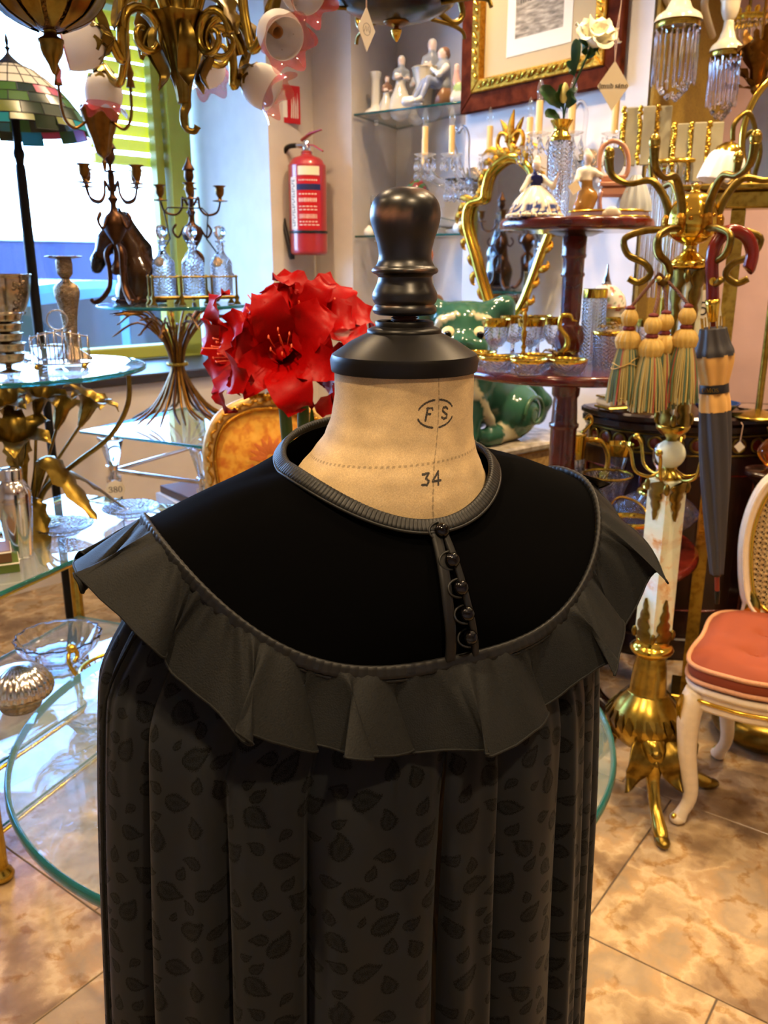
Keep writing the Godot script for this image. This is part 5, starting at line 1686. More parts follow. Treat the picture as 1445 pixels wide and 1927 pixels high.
func build_picture() -> void:
	# local x along the wall, z out of it
	var o := thing("framed_engraving", "framed engraving with wide brown and gold frame on the white wall", "picture", V(0.62, 2.085, -3.757), -51.5)
	o.rotation_degrees.x = 0.0
	var W := 0.84
	var Hh := 0.92
	var side := func(w_out: float, band: float, z0: float, z1: float) -> G:
		var g := G.new()
		var x := W / 2 - w_out
		var y0 := w_out
		var y1 := Hh - w_out
		for s in [[[-x, y0], [x, y0], [x - band, y0 + band], [-x + band, y0 + band]], [[x, y0], [x, y1], [x - band, y1 - band], [x - band, y0 + band]], [[x, y1], [-x, y1], [-x + band, y1 - band], [x - band, y1 - band]], [[-x, y1], [-x, y0], [-x + band, y0 + band], [-x + band, y1 - band]]]:
			var poly := PackedVector2Array()
			for q in s:
				poly.append(Vector2(q[0], -q[1]))
			g.slab(poly, z0, z1, 0.004, Transform3D(turned(Vector3.RIGHT, 90), Vector3.ZERO))
		return g
	part(o, "outer_frame", side.call(0.0, 0.075, 0.004, 0.034), M.frame_wood, "brown wooden outer frame")
	part(o, "gold_frame", side.call(0.072, 0.05, 0.006, 0.044), M.gilt, "carved gold inner frame")
	var orn := G.new()
	var k := 0
	for s in [[V(-0.3, 0.097, 0.046), V(0.3, 0.097, 0.046)], [V(0.323, 0.12, 0.046), V(0.323, 0.8, 0.046)], [V(-0.323, 0.12, 0.046), V(-0.323, 0.8, 0.046)]]:
		for i in 22:
			var c: Vector3 = s[0].lerp(s[1], (i + 0.5) / 22.0)
			var d: Vector3 = (s[1] - s[0]).normalized()
			var n := V(-d.y, d.x, 0)
			orn.leaf([c - d * 0.014 - n * 0.01, c + V(0, 0, 0.005) + n * 0.006 * (1 if i % 2 else -1), c + d * 0.014 + n * 0.012], [0.001, 0.006, 0.001], V(0, 0, 1), -0.3, 0.006, 0, 2)
	part(o, "gold_leafwork", orn, M.gold, "raised gold leafwork")
	var mt := func(x0: float, y0: float, x1: float, y1: float, z: float) -> G:
		return G.new().box(V((x0 + x1) / 2, (y0 + y1) / 2, z), V(x1 - x0, y1 - y0, 0.002))
	part(o, "mount", mt.call(-0.3, 0.12, 0.3, 0.8, 0.012), mat(Color(0.72, 0.65, 0.5), 0.9), "buff card mount")
	part(o, "sheet", mt.call(-0.17, 0.185, 0.17, 0.66, 0.014), M.paper, "paper sheet")
	var nz := noise(0.03, 5, false, 4, 20.0)
	var img := picture(192, 224, func(x: int, y: int) -> Color:
		var u := x / 192.0
		var v := y / 224.0
		var d := 0.62 + 0.25 * nz.get_noise_2d(x * 2.0, y)
		var a := Vector2(u - 0.52, (v - 0.55) * 1.1).length()
		if a < 0.2 and v < 0.62:
			d = 0.8 + 0.1 * nz.get_noise_2d(x, y)
		elif a < 0.24 and v < 0.62:
			d = 0.35
		elif v > 0.62:
			d = 0.66 + 0.3 * nz.get_noise_2d(x * 0.6, y * 3.0)
		elif u < 0.3 or u > 0.74:
			d = 0.35 + 0.3 * absf(sin(u * 60.0)) + 0.2 * nz.get_noise_2d(x * 2.0, y * 0.5)
		d *= 0.82 + 0.12 * ((x + y) % 2)
		return Color(d, d * 0.95, d * 0.85))
	var em := mat(Color(1, 1, 1), 0.9)
	em.albedo_texture = img
	var eg := G.new()
	eg.grid(PackedVector3Array([V(-0.125, 0.57, 0.0155), V(0.125, 0.57, 0.0155), V(-0.125, 0.245, 0.0155), V(0.125, 0.245, 0.0155)]), 2, 2)
	part(o, "engraving", eg, em, "grey engraving of an archway")

func build_rococo_mirror() -> void:
	var o := thing("rococo_mirror", "gilt scrolled rococo wall mirror behind the mahogany tier table", "mirror", V(0.535, 1.22, -3.755), -41.0)
	var half := [Vector2(0.0, 0.02), Vector2(0.07, 0.05), Vector2(0.12, 0.15), Vector2(0.17, 0.28), Vector2(0.215, 0.4), Vector2(0.2, 0.48), Vector2(0.13, 0.5), Vector2(0.12, 0.54), Vector2(0.1, 0.6), Vector2(0.05, 0.64), Vector2(0.0, 0.655)]
	var loop := []
	for q in half:
		loop.append(V(q.x, q.y, 0.03))
	for k in range(half.size() - 2, 0, -1):
		loop.append(V(-half[k].x, half[k].y, 0.03))
	loop = smooth(loop, 6, true)
	var poly := PackedVector2Array()
	for q in loop:
		poly.append(Vector2(q.x, -q.y))
	part(o, "mirror_glass", G.new().slab(poly, 0.012, 0.018, 0, Transform3D(turned(Vector3.RIGHT, 90), Vector3.ZERO)), M.mirror, "mirror glass")
	part(o, "frame", G.new().tube(loop, 0.02, 10, true, 0.9), M.gold, "smooth gilt moulding")
	part(o, "inner_bead", G.new().tube(loop.map(func(q): return V(q.x * 0.91, 0.34 + (q.y - 0.34) * 0.94, 0.034)), 0.005, 6, true), M.gilt)
	var n := loop.size()
	for k in range(0, n, 3):
		var q: Vector3 = loop[k]
		var d: Vector3 = (loop[(k + 1) % n] - loop[(k - 1 + n) % n]).normalized()
		var outw := V(q.x, (q.y - 0.34) * 0.6, 0).normalized()
		var L := 0.028 + 0.018 * (1 if k % 2 else 0)
		part(o, "acanthus_leaf", G.new().leaf(smooth([q + outw * 0.006, q + outw * L * 0.7 + d * 0.016 + V(0, 0, 0.012), q + outw * L + d * 0.038, q + outw * (L - 0.01) + d * 0.054], 2), [0.006, 0.011, 0.015, 0.014, 0.01, 0.006, 0.001], V(0, 0, 1), -0.3, 0.007, 0, 2), M.gilt)
	var cr := G.new()
	for s in [-1.0, 1.0]:
		cr.tube(smooth([V(0.01 * s, 0.655, 0.03), V(0.06 * s, 0.70, 0.035), V(0.05 * s, 0.745, 0.035), V(0.015 * s, 0.735, 0.035), V(0.02 * s, 0.71, 0.035)], 6), 0.009, 7)
		cr.leaf(smooth([V(0.0, 0.68, 0.03), V(0.03 * s, 0.76, 0.03), V(0.055 * s, 0.80, 0.03)], 3), [0.006, 0.013, 0.016, 0.013, 0.01, 0.006, 0.001], V(0, 0, 1), -0.3, 0.008)
		cr.leaf(smooth([V(0.05 * s, 0.66, 0.03), V(0.1 * s, 0.69, 0.03), V(0.14 * s, 0.67, 0.03)], 3), [0.006, 0.013, 0.016, 0.013, 0.01, 0.006, 0.001], V(0, 0, 1), -0.3, 0.008)
	cr.leaf(smooth([V(0, 0.70, 0.035), V(0, 0.77, 0.04), V(0.012, 0.83, 0.035)], 3), [0.01, 0.016, 0.02, 0.016, 0.013, 0.007, 0.001], V(0, 0, 1), -0.3, 0.008)
	part(o, "crest", cr, M.gilt, "pierced gilt crest")

func crystal_sconce(label: String, at: Vector3) -> void:
	# local x along the wall, z out of it
	var o := thing("crystal_sconce", label, "wall lamp", at, -51.5, "crystal candle sconces on the picture wall")
	part(o, "backplate", G.new().lathe(P([0.0, 0.0, 0.055, 0.0, 0.058, 0.006, 0.045, 0.014, 0.0, 0.022]), 24), M.chased).transform = Transform3D(turned(Vector3.RIGHT, 90), V(0, -0.02, 0))
	part(o, "bowl", G.new().lathe(smooth(P([0.0, -0.07, 0.02, -0.065, 0.045, -0.04, 0.06, -0.02, 0.062, -0.016]), 3) + P([0.05, -0.02, 0.0, -0.05]), 28, V(0, 0, 0.09), 14, 0.05), M.crystal)
	var ends := [V(-0.2, 0.04, 0.12), V(0.0, 0.055, 0.29), V(0.11, 0.05, 0.24), V(0.2, 0.05, 0.11)]
	for e in ends:
		var arm := part(o, "arm", G.new().tube(smooth([V(0, -0.02, 0.03), e * 0.4 + V(0, -0.06, 0), e * 0.8 + V(0, -0.055, 0), e], 6), 0.0065, 8), M.crystal, "twisted glass arm")
		part(arm, "drip_pan", G.new().lathe(P([0.0, 0.0, 0.02, 0.002, 0.042, 0.012, 0.044, 0.015, 0.03, 0.009, 0.0, 0.006]), 24, e, 12, 0.08), M.clear)
		part(arm, "candle_sleeve", G.new().lathe(P([0.0, 0.012, 0.0125, 0.012, 0.0125, 0.122, 0.0, 0.124]), 16, e), M.candle_card, "cream candle sleeve")
		part(arm, "bulb", G.new().lathe(P([0.0, 0.122, 0.008, 0.124]) + smooth(P([0.01, 0.135, 0.0135, 0.152, 0.011, 0.172, 0.004, 0.19, 0.0, 0.197]), 3), 14, e), M.pane, "clear flame bulb")
		for k in 7:
			var a := TAU * k / 7
			var c: Vector3 = e + V(sin(a) * 0.04, -0.004, cos(a) * 0.04)
			part(arm, "drop", G.new().ball(c, 0.005, 8).lathe(smooth(P([0.0, -0.006, 0.004, -0.012, 0.0095, -0.028, 0.006, -0.042, 0.0, -0.047]), 2), 6, c), M.crystal, "crystal drop")
	var sc := G.new()
	for s in [-1.0, 1.0]:
		sc.tube(smooth([V(0.01 * s, -0.02, 0.04), V(0.03 * s, 0.07, 0.07), V(0.05 * s, 0.15, 0.09), V(0.03 * s, 0.19, 0.1), V(0.0, 0.17, 0.1)], 6), 0.008, 8)
	part(o, "scroll", sc, M.crystal, "tall glass scroll")
	for k in 16:
		var a := TAU * k / 16
		var c := V(sin(a) * 0.058, -0.03, 0.09 + cos(a) * 0.058)
		part(o, "bead_swag", G.new().ball(c, 0.006, 8).ball(c + V(0, -0.013, 0), 0.005, 8).ball(c + V(0, -0.025, 0), 0.006, 8).lathe(smooth(P([0.0, -0.032, 0.004, -0.038, 0.011, -0.056, 0.007, -0.074, 0.0, -0.08]), 2), 6, c), M.crystal)

func build_niche_things() -> void:
	# three glass shelves let into the niche
	var poly := PackedVector2Array([Vector2(-0.143, -4.455), Vector2(0.362, -4.112), Vector2(0.495, -4.245), Vector2(0.07, -4.885)])
	var ys := [2.14, 1.583, 1.1]
	for i in 3:
		var s := thing("glass_shelf", ["upper glass shelf holding the porcelain figures", "glass shelf under the figures, holding a painted egg and dishes", "lowest glass shelf behind the green dog"][i], "shelf", V(0, ys[i], 0), 0.0, "glass shelves in the niche")
		glass_top(s, poly, 0.0, 0.01, "pane")
		for q in [Vector2(-0.04, -4.66), Vector2(0.43, -4.18)]:
			part(s, "bracket", G.new().box(V(q.x, -0.007, q.y), V(0.02, 0.014, 0.02), 0.003), M.chrome)
	var y := 2.1505
	var cream := Color(0.62, 0.58, 0.48)
	var white := Color(0.68, 0.68, 0.66)
	var grey := Color(0.3, 0.33, 0.38)
	var blue := Color(0.24, 0.29, 0.42)
	var brown := Color(0.24, 0.13, 0.09)
	var o := thing("column_candlestick", "pale porcelain column candlestick on the upper glass shelf", "candlestick", V(-0.04, y, -4.5))
	part(o, "column", G.new().lathe(P([0.0, 0.0, 0.055, 0.0, 0.058, 0.008, 0.045, 0.02, 0.024, 0.035, 0.021, 0.05, 0.019, 0.15, 0.022, 0.165, 0.028, 0.185, 0.024, 0.19, 0.012, 0.185, 0.0, 0.18]), 28, Vector3.ZERO, 9, 0.06), M.porcelain_white)
	var figs := [["porcelain girl in a red-brown shawl beside the column candlestick", V(0.01, y, -4.46), 0.17, [cream, brown, brown], 20.0], ["porcelain lady in a long cream gown on the upper glass shelf", V(0.075, y, -4.42), 0.25, [cream, grey, white], 10.0], ["tall grey porcelain lady holding a basket on the upper glass shelf", V(0.215, y, -4.37), 0.31, [Color(0.36, 0.35, 0.32), grey, white], 0.0], ["pale porcelain lady with a fan behind the long cream gown", V(0.16, y, -4.56), 0.24, [white, white, grey], 0.0]]
	for f in figs:
		o = thing("porcelain_lady", f[0], "figurine", f[1], f[4], "porcelain figures on the upper shelf")
		var g := lady(f[3], 0.04)
		var body := part(o, "figure", g, M.porcelain)
		body.scale = Vector3.ONE * f[2]
		part(o, "base", G.new().lathe(P([0.0, 0.0, 0.05, 0.0, 0.05, 0.006, 0.0, 0.008]), 24, Vector3.ZERO, 5, 0.06), M.porcelain_cream)
	o = thing("flower_basket", "cream porcelain basket held before the tall grey lady", "basket", V(0.185, y, -4.29))
	part(o, "basket", G.new().lathe(P([0.0, 0.0, 0.03, 0.0, 0.04, 0.1, 0.055, 0.16, 0.06, 0.165, 0.05, 0.16, 0.0, 0.15]), 24, Vector3.ZERO, 12, 0.05), M.porcelain_cream)
	o = thing("seated_figurine", "seated porcelain youth in blue breeches on a tree stump", "figurine", V(0.27, y, -4.25), -70.0)
	part(o, "figure", G.new().blob([[V(0, 0.08, 0), V(0, 0.16, 0.0), 0.035, 0.032, grey], [V(0.012, 0.085, 0.01), V(0.02, 0.1, 0.08), 0.02, 0.017, blue], [V(-0.012, 0.085, 0.01), V(-0.02, 0.095, 0.085), 0.02, 0.017, blue], [V(0.02, 0.1, 0.08), V(0.022, 0.03, 0.115), 0.017, 0.012, blue], [V(-0.02, 0.095, 0.085), V(-0.022, 0.03, 0.13), 0.017, 0.012, blue], [V(0.022, 0.02, 0.12), V(0.022, 0.012, 0.145), 0.011, 0.009, white], [V(-0.022, 0.02, 0.13), V(-0.022, 0.012, 0.155), 0.011, 0.009, white], [V(0.035, 0.155, 0), V(0.04, 0.12, 0.04), 0.014, 0.011, white], [V(-0.035, 0.155, 0), V(-0.03, 0.14, 0.05), 0.014, 0.011, white], [V(0.04, 0.12, 0.04), V(0.0, 0.15, 0.06), 0.011, 0.009, white], [V(0, 0.17, 0), V(0, 0.19, 0.005), 0.012, 0.012, Color(0.7, 0.55, 0.47)], [V(0, 0.207, 0.008), V(0, 0.213, 0.008), 0.022, 0.022, Color(0.7, 0.55, 0.47)], [V(0, 0.22, -0.006), V(0, 0.21, -0.012), 0.024, 0.02, brown]], 0.006, 0.012), M.porcelain)
	part(o, "stump", G.new().lathe(P([0.0, 0.0, 0.042, 0.0, 0.038, 0.04, 0.034, 0.07, 0.0, 0.075]), 20, Vector3.ZERO, 6, 0.06), mat(Color(0.5, 0.36, 0.24), 0.3))
	o = thing("porcelain_lamb", "small white porcelain lamb lying at the cream gown's hem", "figurine", V(0.125, y, -4.27))
	part(o, "body", G.new().blob([[V(-0.025, 0.022, 0), V(0.02, 0.024, 0), 0.022, 0.022, white], [V(0.035, 0.042, 0), V(0.05, 0.038, 0.004), 0.013, 0.009, white], [V(0.02, 0.012, 0.015), V(0.045, 0.008, 0.02), 0.008, 0.007, white]], 0.004, 0.008), M.porcelain)
	o = thing("flower_group", "porcelain couple on a green flowery mound beside the picture frame", "figurine", V(0.355, y, -4.17), -30.0)
	part(o, "mound", G.new().blob([[V(-0.03, 0.02, 0), V(0.03, 0.02, 0), 0.035, 0.035, cream], [V(-0.02, 0.05, 0), V(0.02, 0.055, 0), 0.03, 0.03, Color(0.3, 0.4, 0.16)], [V(0.03, 0.07, 0.01), V(0.04, 0.075, 0), 0.02, 0.02, Color(0.36, 0.45, 0.2)], [V(-0.035, 0.085, 0), V(-0.035, 0.12, 0), 0.02, 0.014, Color(0.6, 0.35, 0.3)], [V(-0.035, 0.14, 0.0), V(-0.035, 0.15, 0), 0.014, 0.013, Color(0.7, 0.5, 0.42)], [V(0.02, 0.09, 0), V(0.02, 0.16, 0), 0.02, 0.018, white], [V(0.02, 0.18, 0.0), V(0.02, 0.19, 0), 0.014, 0.013, Color(0.7, 0.5, 0.42)], [V(0.02, 0.2, 0), V(0.02, 0.23, 0), 0.018, 0.015, Color(0.01, 0.01, 0.015)]], 0.007, 0.012), M.porcelain)
	var sprig := G.new()
	rng.seed = 8
	for k in 22:
		var a := rng.randf() * TAU
		var h := rng.randf_range(0.2, 0.33)
		var b := V(0.06 + sin(a) * 0.015, h, cos(a) * 0.015)
		sprig.leaf([b, b + V(sin(a) * 0.012, 0.012, cos(a) * 0.012), b + V(sin(a) * 0.022, 0.016, cos(a) * 0.022)], [0.001, 0.004, 0.0005], Vector3.UP, 0.2, 0.001, 0, 2)
	sprig.tube([V(0.05, 0.06, 0), V(0.06, 0.33, 0)], 0.003, 6)
	part(o, "sprig", sprig, M.leaf, "dark leafy sprig")
	# shelf under the figures
	y = 1.5935
	o = thing("painted_egg", "egg shaped art glass vase swirled with red, green and blue", "vase", V(0.16, y, -4.42))
	var eg := G.new().lathe(smooth(P([0.0, 0.0, 0.03, 0.0, 0.05, 0.03, 0.072, 0.09, 0.075, 0.14, 0.058, 0.21, 0.03, 0.25, 0.0, 0.262]), 5), 40)
	eg.tinted = true
	var en := noise(14.0, 6, false, 3)
	var pal := [Color(0.02, 0.12, 0.16), Color(0.25, 0.03, 0.03), Color(0.05, 0.16, 0.05), Color(0.02, 0.06, 0.14), Color(0.2, 0.18, 0.04)]
	for k in eg.v.size():
		eg.c[k] = pal[clampi(int((en.get_noise_3dv(eg.v[k] * 1.2) * 0.5 + 0.5) * 7.0) - 1, 0, 4)]
	part(o, "body", eg, M.porcelain)
	o = thing("glass_dish", "thick clear glass dish at the frame end of the egg's shelf", "dish", V(0.31, y, -4.3))
	part(o, "bowl", G.new().lathe(P([0.0, 0.0, 0.06, 0.0, 0.072, 0.03, 0.076, 0.075, 0.07, 0.075, 0.064, 0.03, 0.0, 0.015]), 32), M.crystal)
	o = thing("porcelain_shell", "white scalloped porcelain shell beside the thick glass dish", "dish", V(0.365, y, -4.16))
	part(o, "shell", G.new().lathe(smooth(P([0.0, 0.0, 0.03, 0.0, 0.045, 0.02, 0.035, 0.045, 0.0, 0.055]), 3), 32, Vector3.ZERO, 10, 0.08), M.porcelain_white)
	o = thing("small_goblet", "small clear goblet on the egg's shelf behind the black finial", "goblet", V(-0.03, y, -4.52))
	part(o, "cup", G.new().lathe(P([0.0, 0.0, 0.03, 0.0, 0.03, 0.003, 0.005, 0.01, 0.005, 0.1]) + smooth(P([0.02, 0.12, 0.036, 0.15, 0.038, 0.19]), 3) + smooth(P([0.036, 0.19, 0.033, 0.15, 0.0, 0.122]), 3), 24), M.crystal)
	o = thing("white_pot", "tiny white lidded pot at the pier end of the egg's shelf", "pot", V(-0.075, y, -4.46))
	part(o, "body", G.new().lathe(smooth(P([0.0, 0.0, 0.02, 0.0, 0.026, 0.015, 0.02, 0.032, 0.012, 0.038, 0.006, 0.046, 0.0, 0.048]), 3), 20), M.porcelain_white)
	# parrot shaped vase on the lowest shelf
	o = thing("parrot_vase", "orange and green bird shaped pottery vase below the glass shelves", "vase", V(0.185, 1.111, -4.28))
	var og := Color(0.62, 0.15, 0.03)
	var gr := Color(0.06, 0.14, 0.05)
	var yl := Color(0.55, 0.4, 0.15)
	var pv := G.new().lathe(smooth(P([0.0, 0.0, 0.06, 0.0, 0.065, 0.02, 0.05, 0.06, 0.045, 0.12, 0.06, 0.19, 0.055, 0.26, 0.042, 0.32, 0.05, 0.36, 0.055, 0.39, 0.045, 0.42, 0.035, 0.432, 0.04, 0.45]), 4) + P([0.03, 0.45, 0.0, 0.43]), 32)
	pv.tinted = true
	for k in pv.v.size():
		var q := pv.v[k]
		pv.c[k] = og if q.y > 0.36 or q.y < 0.12 else (gr if sin(q.y * 34.0 + q.x * 20.0) > -0.3 else yl)
	part(o, "body", pv, M.porcelain)
	part(o, "handle", G.new().tube(smooth([V(0.05, 0.08, 0), V(0.1, 0.1, 0), V(0.095, 0.18, 0), V(0.055, 0.2, 0)], 5), 0.01, 8), mat(Color(0.6, 0.42, 0.28), 0.3))
	# gilt console below, with the green dog on it
	o = thing("gilt_console", "cream and gilt console table under the green dog", "console table", V(0.372, 0, -3.655), -51.5)
	part(o, "top", G.new().box(V(0, 0.755, 0), V(0.84, 0.03, 0.5), 0.008), M.marble_top)
	part(o, "frieze", G.new().box(V(0, 0.69, 0), V(0.8, 0.1, 0.47), 0.006), M.cream_gilt)
	part(o, "moulding", G.new().box(V(0, 0.642, 0), V(0.81, 0.014, 0.48), 0.006).box(V(0, 0.735, 0), V(0.82, 0.01, 0.485), 0.004), M.gilt)
	for q in [[-0.37, -0.21], [0.37, -0.21], [-0.37, 0.21], [0.37, 0.21]]:
		part(o, "leg", G.new().lathe(P([0.0, 0.0, 0.02, 0.0, 0.025, 0.03, 0.016, 0.06, 0.03, 0.6, 0.035, 0.64, 0.0, 0.64]), 14, V(q[0], 0, q[1]), 7, 0.06), M.cream_gilt)
	build_dog()

func build_dog() -> void:
	var o := thing("guardian_dog", "large green glazed pottery guardian dog with cream brows on the console", "statue", V(0.372, 0.7705, -3.42), -42.0)
	var g := Color(0.02, 0.075, 0.052)
	var g2 := Color(0.03, 0.1, 0.066)
	var c := Color(0.42, 0.38, 0.24)
	var B := [
		[V(0, 0.17, -0.14), V(0, 0.2, 0.0), 0.135, 0.135, g], [V(0, 0.2, 0.0), V(0, 0.27, 0.08), 0.135, 0.115, g],
		[V(0.1, 0.12, -0.13), V(0.11, 0.11, -0.1), 0.105, 0.105, g2], [V(-0.1, 0.12, -0.13), V(-0.11, 0.11, -0.1), 0.105, 0.105, g2],
		[V(0.12, 0.04, -0.1), V(0.125, 0.035, 0.04), 0.04, 0.036, c], [V(-0.12, 0.04, -0.1), V(-0.125, 0.035, 0.04), 0.04, 0.036, c],
		[V(0.125, 0.04, 0.05), V(0.125, 0.035, 0.09), 0.042, 0.038, g2], [V(-0.125, 0.04, 0.05), V(-0.125, 0.035, 0.09), 0.042, 0.038, g2],
		[V(0.075, 0.26, 0.08), V(0.08, 0.06, 0.16), 0.055, 0.042, g], [V(-0.075, 0.26, 0.08), V(-0.08, 0.06, 0.16), 0.055, 0.042, g],
		[V(0.08, 0.04, 0.17), V(0.08, 0.035, 0.21), 0.045, 0.04, g2], [V(-0.08, 0.04, 0.17), V(-0.08, 0.035, 0.21), 0.045, 0.04, g2],
		[V(0, 0.33, 0.09), V(0, 0.42, 0.12), 0.11, 0.12, g2], [V(-0.03, 0.46, 0.11), V(0.03, 0.46, 0.11), 0.09, 0.09, g],
		[V(-0.045, 0.385, 0.22), V(0.045, 0.385, 0.22), 0.05, 0.05, g2], [V(0, 0.41, 0.24), V(0, 0.405, 0.265), 0.032, 0.028, g2], [V(-0.045, 0.33, 0.205), V(0.045, 0.33, 0.205), 0.04, 0.04, g], [V(-0.075, 0.352, 0.225), V(0.075, 0.352, 0.225), 0.014, 0.014, c],
		[V(0.03, 0.495, 0.195), V(0.085, 0.475, 0.185), 0.018, 0.02, c], [V(0.085, 0.475, 0.185), V(0.115, 0.42, 0.165), 0.02, 0.012, c], [V(-0.03, 0.495, 0.195), V(-0.085, 0.475, 0.185), 0.018, 0.02, c], [V(-0.085, 0.475, 0.185), V(-0.115, 0.42, 0.165), 0.02, 0.012, c],
		[V(0.1, 0.51, 0.09), V(0.15, 0.53, 0.08), 0.045, 0.04, g], [V(0.15, 0.53, 0.08), V(0.165, 0.46, 0.09), 0.036, 0.026, g], [V(-0.1, 0.51, 0.09), V(-0.15, 0.53, 0.08), 0.045, 0.04, g], [V(-0.15, 0.53, 0.08), V(-0.165, 0.46, 0.09), 0.036, 0.026, g],
		[V(0.06, 0.3, 0.16), V(0.1, 0.2, 0.14), 0.02, 0.022, c], [V(0.1, 0.2, 0.14), V(0.13, 0.1, 0.08), 0.022, 0.02, c],
		[V(0.03, 0.08, -0.25), V(0.1, 0.07, -0.3), 0.04, 0.036, g], [V(0.1, 0.07, -0.3), V(0.13, 0.13, -0.3), 0.036, 0.034, g], [V(0.13, 0.13, -0.3), V(0.09, 0.2, -0.27), 0.034, 0.03, g2], [V(0.09, 0.2, -0.27), V(0.04, 0.22, -0.24), 0.03, 0.02, c]]
	var turn := Transform3D(Basis(Vector3.UP, deg_to_rad(36)), Vector3.ZERO)
	var pivot := V(0, 0, 0.09)
	for k in range(12, 26):   # the head looks round towards the room
		for e in 2:
			B[k][e] = turn * (B[k][e] - pivot) + pivot
	part(o, "body", G.new().blob(B, 0.013, 0.022), M.porcelain)
	for s in [-1.0, 1.0]:
		var e := part(o, "eye", G.new().ball(turn * (V(0.058 * s, 0.432, 0.218) - pivot) + pivot, 0.031, 16), mat(Color(0.86, 0.8, 0.62), 0.1))
		part(e, "pupil", G.new().ball(turn * (V(0.06 * s, 0.433, 0.241) - pivot) + pivot, 0.0155, 12), M.black_gloss)
		var sw := []
		for k in 26:
			var a := k * 0.36
			var r := 0.075 - 0.0026 * k
			sw.append(V(s * 0.208, 0.115 + sin(a) * r, -0.115 + cos(a) * r))
		part(o, "haunch_scroll", G.new().tube(sw, 0.008, 7), mat(Color(0.22, 0.35, 0.25), 0.15))

